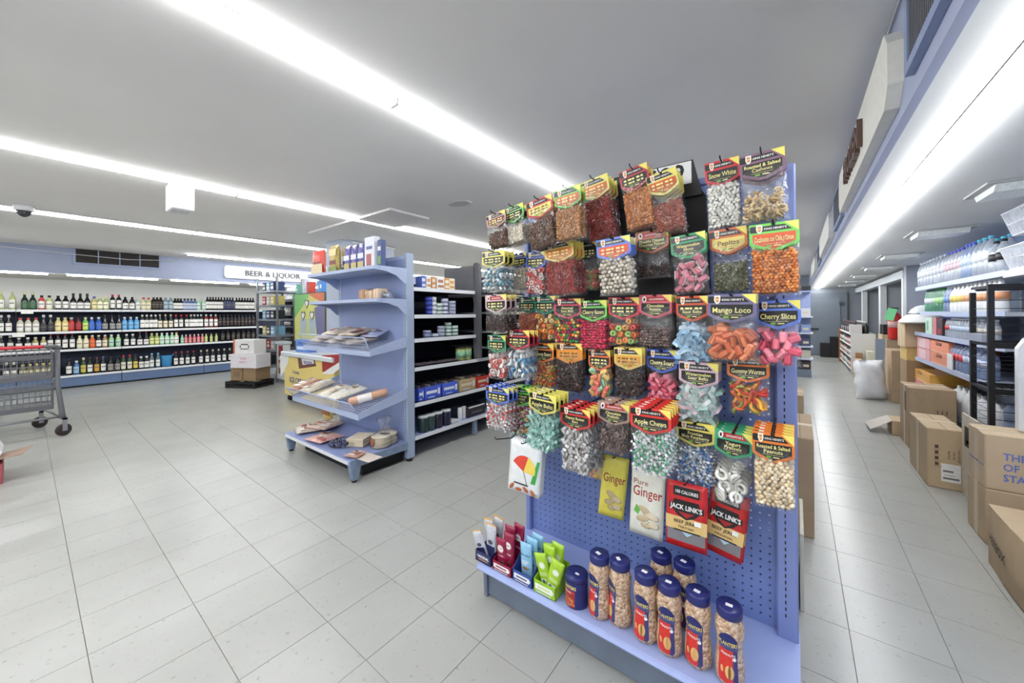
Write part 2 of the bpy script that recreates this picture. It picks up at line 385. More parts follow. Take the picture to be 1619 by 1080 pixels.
# sign boards
def board(name, label, x, y0, y1, z0, z1, face, text=None, col=(236, 236, 230), tcol=(60, 60, 64), th=.05, size=.11, bold=.0, ty=None, cut=.06):
    t = thing(name, label, 'sign', (x, (y0 + y1) / 2, (z0 + z1) / 2), math.pi / 2 if face > 0 else -math.pi / 2)
    L_ = (y1 - y0); h = z1 - z0
    pts = [(-L_ / 2, -h / 2 + cut), (-L_ / 2 + cut, -h / 2), (L_ / 2 - cut, -h / 2), (L_ / 2, -h / 2 + cut), (L_ / 2, h / 2 - cut), (L_ / 2 - cut, h / 2), (-L_ / 2 + cut, h / 2), (-L_ / 2, h / 2 - cut)]
    if cut == 0: pts = [(-L_ / 2, -h / 2), (L_ / 2, -h / 2), (L_ / 2, h / 2), (-L_ / 2, h / 2)]
    MB().prism(pts, -th, 0).obj('board', C(col, .5), t)
    if text:
        mb = MB(); put_text(mb, text, Matrix.Translation((ty or 0, -th - .012, -size * .36)), size, bold=bold)
        lo = mb.obj('lettering', C(tcol, .4), t)
        so = lo.modifiers.new('thick', 'SOLIDIFY'); so.thickness = .022; so.offset = 0
    return t
board('hanging_sign', 'white sign reading beer and liquor on the blue soffit', LX, 2.7, 4.75, 2.24, 2.52, 1, 'BEER & LIQUOR', (240, 240, 238), (70, 72, 78), .05, .17, ty=-.05, cut=.04)
board('aisle_sign', 'cream sign board with brown letters on the right soffit, nearest one', SX, 2.02, 4.1, 2.2, 2.5, -1, 'FROZEN', (228, 226, 214), (92, 66, 58), .045, .2, .02, ty=0, cut=.07)
board('aisle_sign', 'blank cream sign board on the right soffit, second from the camera', SX, 5.25, 7.3, 2.2, 2.47, -1, None, (232, 231, 222), cut=.07)
board('aisle_sign', 'blank cream sign board on the right soffit, farthest from the camera', SX, 9.3, 11.4, 2.2, 2.47, -1, None, (232, 231, 222), cut=.07)
for yy, ww, lb in ((1.35, .95, 'dark slatted air vent in the right soffit at the top of the frame'), (4.62, .7, 'small slatted air vent in the right soffit past the lettered sign'), (8.3, .9, 'far slatted air vent in the right soffit between two blank signs')):
    t = vent('soffit_vent', lb, (SX, yy, 2.385), -math.pi / 2, ww, .28, 10, 1, fr=(132, 146, 178))
    for i in range(int(ww / .02)):
        x = -ww / 2 + .02 * i + .004
        MB().box((x, -.02, -.14), (x + .009, -.004, .14)).obj('slat', C((88, 90, 98), .5), t)
# wire along the right soffit edge
tag(MB().tube([(SX - .008, -1, 2.592), (SX - .008, 4, 2.592), (SX - .008, 12, 2.592)], .004, 5).obj('soffit_wire', C((190, 190, 195), .5)), 'thin pale wire tacked along the top edge of the right soffit', 'wire')
# square ceiling luminaires under right soffit
for k, (x, y) in enumerate(((1.09, 3.62), (1.07, 5.25), (1.1, 7.15), (1.11, 8.85), (1.12, 10.6), (1.13, 12.3), (1.14, 14.0))):
    lb = ['first square prismatic ceiling light from the camera, over the water shelves', 'second square prismatic ceiling light from the camera along the soffit', 'third square prismatic ceiling light from the camera along the soffit',
          'fourth square prismatic ceiling light from the camera along the soffit', 'fifth square prismatic ceiling light from the camera along the soffit', 'sixth square prismatic ceiling light from the camera along the soffit', 'farthest square prismatic ceiling light near the grey cooler door'][k]
    t = thing('square_ceiling_light', lb, 'light', (x, y, SZ))
    MB().box((-.2, -.2, -.012), (.2, .2, 0)).obj('frame', C((170, 172, 172), .5), t)
    MB().prismx([(-.17, -.012), (-.13, -.05), (.13, -.05), (.17, -.012)], -.16, .16).obj('lens', M('prismatic_lens', (222, 226, 224), .25, var=.12, scale=60), t)
# ceiling stain / round vent patch near the middle
p = pz(728, 322, 2.6)
tag(MB().lathe([(.0, -.0012), (.07, -.001), (.11, 0)][::-1], 14, c=(p.x, p.y, 2.5995), sx=1.4).obj('ceiling_patch', M('patched_plaster', (196, 194, 191), .9, bump=.8, scale=14)), 'rough patched plaster spot on the white ceiling above the candy display', 'plaster patch')
# cooler door in the far wall
d = MB().box((.2, 15.5, 0), (1.25, 15.6, 2.0)).obj('door_1', M('cooler_door', (108, 116, 126), .5, var=.04, scale=3)); structure(d)
MB().box((.34, 15.47, .02), (1.08, 15.5, 1.8)).obj('leaf', M('cooler_leaf', (116, 125, 136), .45, var=.04, scale=3), d)
MB().box((.3, 15.42, .82), (.56, 15.46, .87)).obj('latch', C((40, 44, 50), .4), d)
for z in (1.6, .25): MB().box((1.06, 15.44, z), (1.16, 15.48, z + .1)).obj('hinge', C((60, 66, 74), .4), d)
# ------------------------------------------------------------------ front display : blue gondola end with pegboard
m_peg = M('pegboard_blue', (114, 133, 188), .42, var=.04, scale=6)
m_deck = M('deck_blue', (158, 172, 218), .38, var=.04, scale=6)
m_kick = M('kick_slate', (104, 114, 130), .5, var=.1, scale=8)
m_post = M('upright_blue', (124, 138, 190), .4, var=.04, scale=6)
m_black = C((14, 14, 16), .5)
m_dark = M('gondola_dark', (34, 40, 60), .6)
D1 = thing('pegboard_display', 'blue pegboard gondola end hung with candy bags, nearest to the camera', 'display shelf', (-.635, 1.77, 0))
ox, oy = -.635, 1.77
def d1(mb, name, mats, **k):
    o = mb.obj(name, mats, D1, (-ox, -oy, 0), **k); return o
XL, XR, YB = -1.215, -.062, 1.772
# pegboard with real holes
def pegboard():
    mb = MB(); px_ = .0305; nx = int((XR - XL) / px_); x0 = XL + ((XR - XL) - nx * px_) / 2; nz = int(1.72 / px_); z0 = .19; r = .0042
    oct_ = [(math.cos(math.pi / 4 * k + math.pi / 4), math.sin(math.pi / 4 * k + math.pi / 4)) for k in range(8)]
    sq = [(1, 1), (0, 1), (-1, 1), (-1, 0), (-1, -1), (0, -1), (1, -1), (1, 0)]
    V = []; F = []
    for i in range(nx):
        for j in range(nz):
            cx, cz = x0 + (i + .5) * px_, z0 + (j + .5) * px_; o = len(V)
            V += [(cx + a * px_ / 2, YB, cz + b * px_ / 2) for a, b in sq] + [(cx + a * r, YB, cz + b * r) for a, b in oct_] + [(cx + a * r, YB + .006, cz + b * r) for a, b in oct_]
            for k in range(8):
                k2 = (k + 1) % 8
                F += [(o + k, o + k2, o + 8 + k2, o + 8 + k), (o + 8 + k, o + 8 + k2, o + 16 + k2, o + 16 + k)]
    mb.add(V, F, 0)
    mb.box((XL, YB, .15), (XR, YB + .006, z0)); zt = z0 + nz * px_
    mb.box((XL, YB, zt), (XR, YB + .006, 1.945))
    if x0 > XL + .0005:
        mb.box((XL, YB, z0), (x0, YB + .006, zt)); mb.box((XR - (x0 - XL), YB, z0), (XR, YB + .006, zt))
    return mb
d1(pegboard(), 'pegboard', m_peg)
mb = MB(); mb.bbox((-.067, 1.735, .0), (.0, 1.815, 1.955), .006)
for z in [.25 + .025 * k for k in range(66)]: mb.box((-.0405, 1.7338, z), (-.0365, 1.7349, z + .013), 1)
d1(mb, 'upright', [m_post, m_black])
d1(MB().bbox((-1.245, 1.745, 0), (-1.212, 1.815, 1.955), .006), 'upright', m_post)
d1(MB().bbox((-1.212, 1.76, 1.945), (-.067, 1.8, 1.975), .004), 'top_rail', m_post)
# base deck : slab with a rolled nose, end plates, kick
mb = MB(); mb.prismx([(1.352, .142), (1.346, .152), (1.352, .163), (1.362, .167), (1.8, .167), (1.8, .15), (1.39, .15), (1.372, .142)], -1.258, .004)
d1(mb, 'base_deck', m_deck)
d1(MB().box((-1.225, 1.395, .012), (-.01, 1.41, .15)), 'kick_plate', m_kick)
mb = MB(); mb.prism([(-1.15, 1.08), (-.27, 1.08), (-.305, 1.9), (-.345, 1.96), (-1.0, 1.96), (-1.15, 1.8)], 1.763, 1.769); d1(mb, 'black_backing_shade', C((20, 20, 22), .6))  # black board, drawn down to stand in for shade between the bags
mb = MB()
for x in (-1.243, -.02): mb.prismx([(1.385, .0), (1.378, .15), (1.8, .15), (1.8, 0)], x, x + .02)
d1(mb, 'base_bracket', m_kick, kind='stuff')
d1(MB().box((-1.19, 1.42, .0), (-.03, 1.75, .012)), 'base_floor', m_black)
# the run behind it : spine, shelves seen through the holes
R1 = thing('gondola_run', 'long blue gondola run standing behind the pegboard end along the right aisle', 'display shelf', (-.62, 4.6, 0))
def r1(mb, name, mats): return mb.obj(name, mats, R1, (.62, -4.6, 0))
r1(MB().box((-.64, 1.84, .1), (-.60, 7.2, 1.94)), 'spine_panel', m_dark)
r1(MB().box((-1.21, 1.825, .1), (-.16, 1.835, 1.95)).box((-.16, 1.825, .1), (-.07, 1.835, .5)), 'hole_shade_sheet', m_black)  # black sheet standing in for the dark interior behind the holes
for z in (.16, .55, .9, 1.25, 1.6):
    r1(MB().box((-.6, 1.84, z - .03), (-.06 if z < .2 else -.16, 7.2, z)), 'shelf', C((196, 200, 212), .5))
    r1(MB().box((-1.2 if z < .2 else -1.08, 1.84, z - .03), (-.64, 7.2, z)), 'shelf', C((196, 200, 212), .5))
r1(MB().box((-1.19, 1.84, .0), (-.07, 7.2, .13)), 'base', m_kick)
r1(MB().box((-.64, 7.2, 0), (-.6, 7.26, 1.95)), 'upright', m_post)
# black price header
t = thing('price_header', 'black header board with white .99 price card above the candy bags', 'sign', (-.66, 1.76, 2.0))
mb = MB(); mb.prism([(-.31, -.1), (.345, -.1), (.31, .055), (-.31, .055)], -.02, -.008); mb.obj('board', C((16, 16, 17), .45), t)
MB().box((.12, -.024, -.045), (.305, -.021, .05)).obj('price_card', C((235, 235, 232), .5), t)
mb = MB(); put_text(mb, '.99', Matrix.Translation((.215, -.0255, -.03)), .105, bold=.02); put_text(mb, '6', Matrix.Translation((.145, -.0255, -.03)), .105, bold=.02)
mb.obj('lettering', m_black, t, kind='stuff')
# ------------------------------------------------------------------ candy and nut bags
def pieces(kind, W, zb, zt, D, seed):
    """loose contents of a pouch between heights zb..zt, x within +-W/2, y within +-D"""
    rr = random.Random(seed); mb = MB(); u = rr.uniform
    def prof(z): f = (z - zb) / max(1e-6, zt - zb); return D * (.35 + .65 * math.sin(math.pi * min(1, max(0, .12 + .8 * f))))
    kf = 1.0
    if '*' in kind: kind, kf = kind.split('*'); kf = float(kf)
    S = {'nut': (.0125, .0105), 'almond': (.012, .0085), 'ball': (.0115, .0115), 'bigball': (.0155, .0155), 'seed': (.0085, .007), 'flat': (.014, .011), 'chip': (.008, .007), 'slab': (.026, .022),
         'slice': (.026, .022), 'ribbon': (.02, .02), 'ring': (.026, .024), 'wrap': (.024, .015), 'worm': (.034, .016), 'cashew': (.019, .015), 'bear': (.015, .013), 'foil': (.02, .016), 'shark': (.034, .02), 'peach': (.03, .026)}[kind]
    dx, dz = S[0] * kf * (.86 if kind in ('nut', 'slab') else 1), S[1] * kf * (.86 if kind in ('nut', 'slab') else 1)
    layers = {'slab': 2, 'slice': 2, 'ring': 2, 'worm': 3, 'ribbon': 3, 'shark': 2, 'peach': 2}.get(kind, 2)
    nx = max(2, int((W - .006) / dx)); nz = max(2, int((zt - zb) / dz))
    for l in range(layers):
        fy = -1 + 2 * l / max(1, layers - 1)
        for i in range(nx):
            for j in range(nz + 1):
                x = -W / 2 + .004 + (i + .5 + (.5 if j % 2 else 0) - .25) * (W - .008) / nx + u(-.2, .2) * dx
                z = zb + dz * .5 + (zt - zb - dz * .6) * j / nz + u(-.2, .2) * dz
                if j == nz and u(0, 1) < .5: continue
                x = max(-W / 2 + dx * .55, min(W / 2 - dx * .55, x))
                y = fy * (prof(z) - .3 * min(dx, .012)) + u(-.15, .15) * .008
                T = RT((x, y, z), u(-.6, .6), u(-3, 3), u(-.6, .6), kf)
                if kind == 'nut': mb.ell((0, 0, 0), (.0082, .0058, .006), T=T, seg=6, rings=4)
                elif kind == 'almond': mb.ell((0, 0, 0), (.0088, .0045, .006), T=T, seg=6, rings=4)
                elif kind == 'ball': mb.ell((0, 0, 0), (.0062,) * 3, T=T, seg=7, rings=5)
                elif kind == 'bigball': mb.ell((0, 0, 0), (.0082, .0078, .0078), T=T, seg=8, rings=6)
                elif kind == 'seed': mb.ell((0, 0, 0), (.0062, .0022, .003), T=T, seg=5, rings=3)
                elif kind == 'flat': mb.ell((0, 0, 0), (.0105, .003, .0065), T=T, seg=6, rings=4)
                elif kind == 'chip': mb.ell((0, 0, 0), (u(.004, .007), u(.002, .004), u(.003, .005)), T=T, seg=5, rings=3, smooth=False)
                elif kind in ('slab', 'slice'):
                    mb.bbox((-.014, -.006, -.008), (.014, .004, .008), .0035, 0, T); mb.bbox((-.014, .0042, -.008), (.014, .0075, .008), .001, 1, T)
                elif kind == 'ring':
                    mb.tube([(.0095 * math.cos(a), 0, .0095 * math.sin(a)) for a in [k * .628 for k in range(10)]], .0042, 5, 0, T, closed=True)
                    if u(0, 1) < .5: mb.tube([(-.009, 0, 0), (.009, 0, 0)], .003, 5, 0, T)
                elif kind == 'wrap':
                    mb.ell((0, 0, 0), (.0085, .005, .005), 0, T, 6, 4)
                    for sg in (-1, 1): mb.add([(sg * .008, 0, 0), (sg * .017, -.002, .006), (sg * .018, .003, .001), (sg * .016, 0, -.006)], [(0, 1, 2), (0, 2, 3)], 1, False, T)
                elif kind == 'worm':
                    a0 = u(0, 6); mb.tube([(.006 * k, .003 * math.sin(k * 1.1 + a0), .0045 * math.sin(k * .8 + a0)) for k in range(-3, 4)], [.002, .0042, .0045, .0045, .0045, .004, .0018], 5, 0 if u(0, 1) < .5 else 1, T)
                elif kind == 'ribbon':
                    a0 = u(0, 6); n = 7; L_ = u(.018, .032); w_ = .0065; vs = []
                    for k in range(n):
                        f = k / (n - 1) - .5; yy = .004 * math.sin(f * 7 + a0); zz = .004 * math.cos(f * 5 + a0); vs += [(f * L_ * 2, yy, zz - w_), (f * L_ * 2, yy + .001, zz + w_)]
                    mb.add(vs, [(2 * k, 2 * k + 2, 2 * k + 3, 2 * k + 1) for k in range(n - 1)], 0, True, T)
                elif kind == 'cashew':
                    mb.tube([(.009 * math.cos(a), 0, .009 * math.sin(a)) for a in (.1, .7, 1.4, 2.1, 2.8)], [.002, .004, .0048, .0044, .002], 6, 0, T)
                elif kind == 'bear':
                    mb.ell((0, 0, 0), (.0065, .004, .0055), 0, T, 6, 4); mb.ell((.007, 0, 0), (.004, .0035, .004), 0, T, 5, 4)
                elif kind == 'foil': mb.bbox((-.010, -.004, -.007), (.010, .004, .007), .0025, 0, T); mb.add([(.009, 0, -.004), (.015, 0, -.006), (.015, 0, .006), (.009, 0, .004)], [(0, 1, 2, 3)], 0, False, T)
                elif kind == 'shark':
                    mb.tube([(.006 * k, .001 * k * k * .3, 0) for k in range(-3, 4)], [.001, .003, .0062, .0075, .0065, .004, .0025], 6, 0 if u(0, 1) < .6 else 1, T)
                    mb.add([(-.003, 0, .005), (.005, 0, .005), (-.004, 0, .013)], [(0, 1, 2)], 0, False, T)
                elif kind == 'peach': mb.tube([(.0095 * math.cos(a), 0, .0095 * math.sin(a)) for a in [k * .785 for k in range(8)]], .006, 6, 0, T, closed=True)
    return mb
m_film = FILM('bag_film', milk=.012, gloss=.025, scale=11, bump=1.0, rough=.12)
def pouch(W, L, hc, seed):
    """clear film pouch hanging from z=-hc*.5 to z=-L"""
    rr = random.Random(seed); mb = MB(); nx, nz = 9, 12; V = []
    def th(u_, v_):
        b = max(0, math.sin(math.pi * min(1, v_ * .97 + .02))) ** .6
        return (.003 + .0145 * b * (.35 + .65 * v_)) * (max(0, 1 - (2 * u_ - 1) ** 4)) if 0 < v_ < 1 else .0004
    grid = []
    for sd in (-1, 1):
        for j in range(nz + 1):
            v_ = j / nz
            for i in range(nx + 1):
                u_ = i / nx; z = -hc * .45 - (L - hc * .45) * v_
                fl = 1 + (.05 * ((v_ - .9) / .1) if v_ > .9 else 0) + .015 * rr.uniform(-1, 1)
                t_ = th(u_, v_); y = sd * (t_ + (rr.uniform(-.003, .003) if 0 < v_ < 1 and 0 < i < nx else 0))
                V.append(((u_ - .5) * W * .985 * fl, y, z))
    F = []; n1 = (nx + 1) * (nz + 1)
    for s_ in (0, 1):
        for j in range(nz):
            for i in range(nx):
                q = [s_ * n1 + j * (nx + 1) + i, s_ * n1 + j * (nx + 1) + i + 1, s_ * n1 + (j + 1) * (nx + 1) + i + 1, s_ * n1 + (j + 1) * (nx + 1) + i]
                F.append(q[::-1] if s_ == 0 else q)
    mb.add(V, F, 0, True); return mb
YEL = (236, 224, 110); INK = (20, 20, 20); CRM = (246, 236, 150); WHT = (238, 236, 230)
def header(W, hc, col, panel, brand, fold=True):
    """printed card : border colour, brand strip, yellow corner, emblem, name panel; z=0 is the top edge"""
    mb = MB(); t = .0016; s = W / .125; q = hc / .085; y = -t
    mb.prism([(W / 2, 0), (W / 2, -.060 * q), (W * .46, -.066 * q), (.012 * s, -.0835 * q), (0, -.085 * q), (-.012 * s, -.0835 * q), (-W * .46, -.066 * q), (-W / 2, -.060 * q), (-W / 2, 0), (-.0055, 0), (-.0055, -.0085 * q), (.0055, -.0085 * q), (.0055, 0)][::-1], y, t, 0)
    def P(pts, mi, k): mb.prism([(a * s, b * q) for a, b in pts][::-1], y - .0005 * k, y - .0005 * (k - 1) + .0001, mi)
    red = brand == 'G'
    P([(-.05, -.008), (.028, -.008), (.046, -.024), (-.05, -.024)], 5 if red else 2, 1)     # brand strip
    P([(.026, -.001), (.0615, -.001), (.0615, -.03)], 3, 1)                                   # yellow corner
    P([(-.054, -.031), (.054, -.031), (.054, -.056), (.046, -.0615), (.002, -.0775), (-.002, -.0775), (-.046, -.0615), (-.054, -.056)], 1, 1)
    if red:
        mb.prism([(-.042 * s + .0085 * s * math.cos(a), -.016 * q + .0115 * q * math.sin(a)) for a in [k * .5236 for k in range(12)]][::-1], y - .0011, y, 4)
        mb.prism([(-.042 * s + .004 * s * math.cos(a), -.017 * q + .0065 * q * math.sin(a)) for a in [k * .785 for k in range(8)]][::-1], y - .0014, y - .001, 2)
    else:
        P([(-.058, -.006), (-.03, -.006), (-.03, -.026), (-.058, -.026), (-.0605, -.022), (-.0605, -.01)], 2, 2)
        P([(-.044, -.0035), (-.028, -.0035), (-.0275, -.018), (-.031, -.026), (-.036, -.0295), (-.041, -.026), (-.0445, -.018)], 4, 3)
        P([(-.0405, -.008), (-.0315, -.008), (-.0315, -.02), (-.036, -.025), (-.0405, -.02)], 6, 4)
    return mb
BR = {'K': 'KING HENRY\u2019S', 'G': 'GOODPETER\u2019S'}
def letter(W, hc, lines, brand, ink_light=True):
    mb = MB(); s = W / .125; q = hc / .085; y = -.0016 - .0012
    if brand: put_text(mb, BR[brand], Matrix.Translation((.004 * s, y - .0004, -.0195 * q)), .0088 * q, 1, width=.056 * s, bold=.02)
    if brand == 'K': put_text(mb, 'KH', Matrix.Translation((-.036 * s, y - .0016, -.0185 * q)), .0085 * q, 2, bold=.02)
    n = len(lines); z = -.0345 * q
    tot = .0255 * q
    for k, ln in enumerate(lines):
        h = tot / n * (.92 if n > 1 else .7)
        z0 = z - tot * (k + 1) / n + tot / n * .2
        if ln == '~': # print too small to read
            for a in range(5):
                w_ = (.035, .05, .028, .042, .03)[a] * s / 2.2
                x0 = (-.045 + a * .0185) * s
                mb.box((x0, y - .0003, z0), (x0 + w_ * .7, y, z0 + h * .55), 0)
        else: put_text(mb, ln, Matrix.Translation((0, y, z0)), h * 1.25, 0, width=.098 * s, bold=.012)
    # weight line and badge
    mb.box((-.03 * s, y - .0002, -.0625 * q), (.03 * s, y, -.0618 * q), 0)
    mb.box((-.02 * s, y - .0003, -.0715 * q), (-.006 * s, y, -.0655 * q), 3); mb.box((.0 * s, y - .0003, -.070 * q), (.018 * s, y, -.067 * q), 0)
    return mb
def cardmats(col, panel):
    return [C(col, .35), C(panel, .3), C(INK, .3), C(YEL, .35), C(WHT, .35), C((178, 34, 40), .35), C((206, 130, 50), .35)]
# colour sets
TAN = [(186, 132, 84), (170, 116, 70), (200, 150, 100)]; REDB = [(150, 50, 44), (128, 38, 34), (172, 70, 56)]; ORG = [(200, 128, 70), (186, 110, 56), (212, 146, 90)]
BRN = [(96, 66, 48), (78, 52, 38), (112, 80, 60)]; DRK = [(58, 40, 36), (44, 30, 28), (74, 52, 46)]; WSH = [(240, 238, 228), (228, 226, 214), (246, 244, 238)]
CSH = [(214, 186, 140), (200, 170, 124), (222, 198, 156)]; BEI = [(212, 202, 184), (200, 188, 168), (222, 214, 198)]; PNK = [(232, 120, 140), (222, 92, 116), (240, 150, 164)]
MLT = [(200, 40, 50), (60, 140, 70), (232, 130, 50), (240, 200, 90), (170, 40, 90), (90, 50, 60)]; GRN = [(128, 130, 100), (108, 112, 84), (150, 150, 120)]
AQU = [(160, 204, 192), (140, 190, 178), (180, 216, 206)]; LBL = [(170, 204, 226), (150, 188, 216), (196, 220, 236)]; RWH = [(214, 84, 78), (240, 220, 214), (226, 120, 112), (244, 236, 232)]
BWH = [(92, 150, 190), (220, 230, 234), (70, 126, 170)]; SIL = [(200, 198, 196), (170, 166, 164), (222, 220, 218), (130, 120, 116)]; CHO = [(120, 100, 94), (104, 84, 78), (140, 120, 114)]
GWR = [(80, 170, 120), (214, 230, 220), (110, 190, 146), (240, 244, 240)]; BLW = [(90, 140, 200), (210, 224, 238), (70, 118, 184), (236, 240, 244)]
WRM = [(206, 60, 44), (236, 170, 60), (150, 160, 80), (214, 96, 50)]; GLD = [(180, 140, 90), (160, 110, 70), (120, 150, 90), (196, 90, 80), (210, 190, 140)]
PAS = [(150, 204, 170), (240, 150, 110), (236, 200, 120), (232, 120, 110)]; TEA = [(186, 208, 200), (214, 222, 218), (160, 192, 184), (214, 190, 194)]; MNG = [(196, 110, 76), (214, 130, 94), (180, 92, 60)]
CHR = [(206, 44, 78), (188, 30, 64), (220, 70, 100)]; PEA = [(236, 130, 70), (240, 170, 90), (226, 90, 80), (150, 190, 110)]; OYW = [(240, 170, 80), (244, 214, 150), (232, 120, 60)]; PNT = [(222, 202, 168), (210, 186, 150), (232, 216, 186)]
BLG = [(130, 180, 196), (220, 226, 220), (96, 150, 174)]; CAC = [(196, 116, 56), (180, 98, 44), (210, 136, 74)]
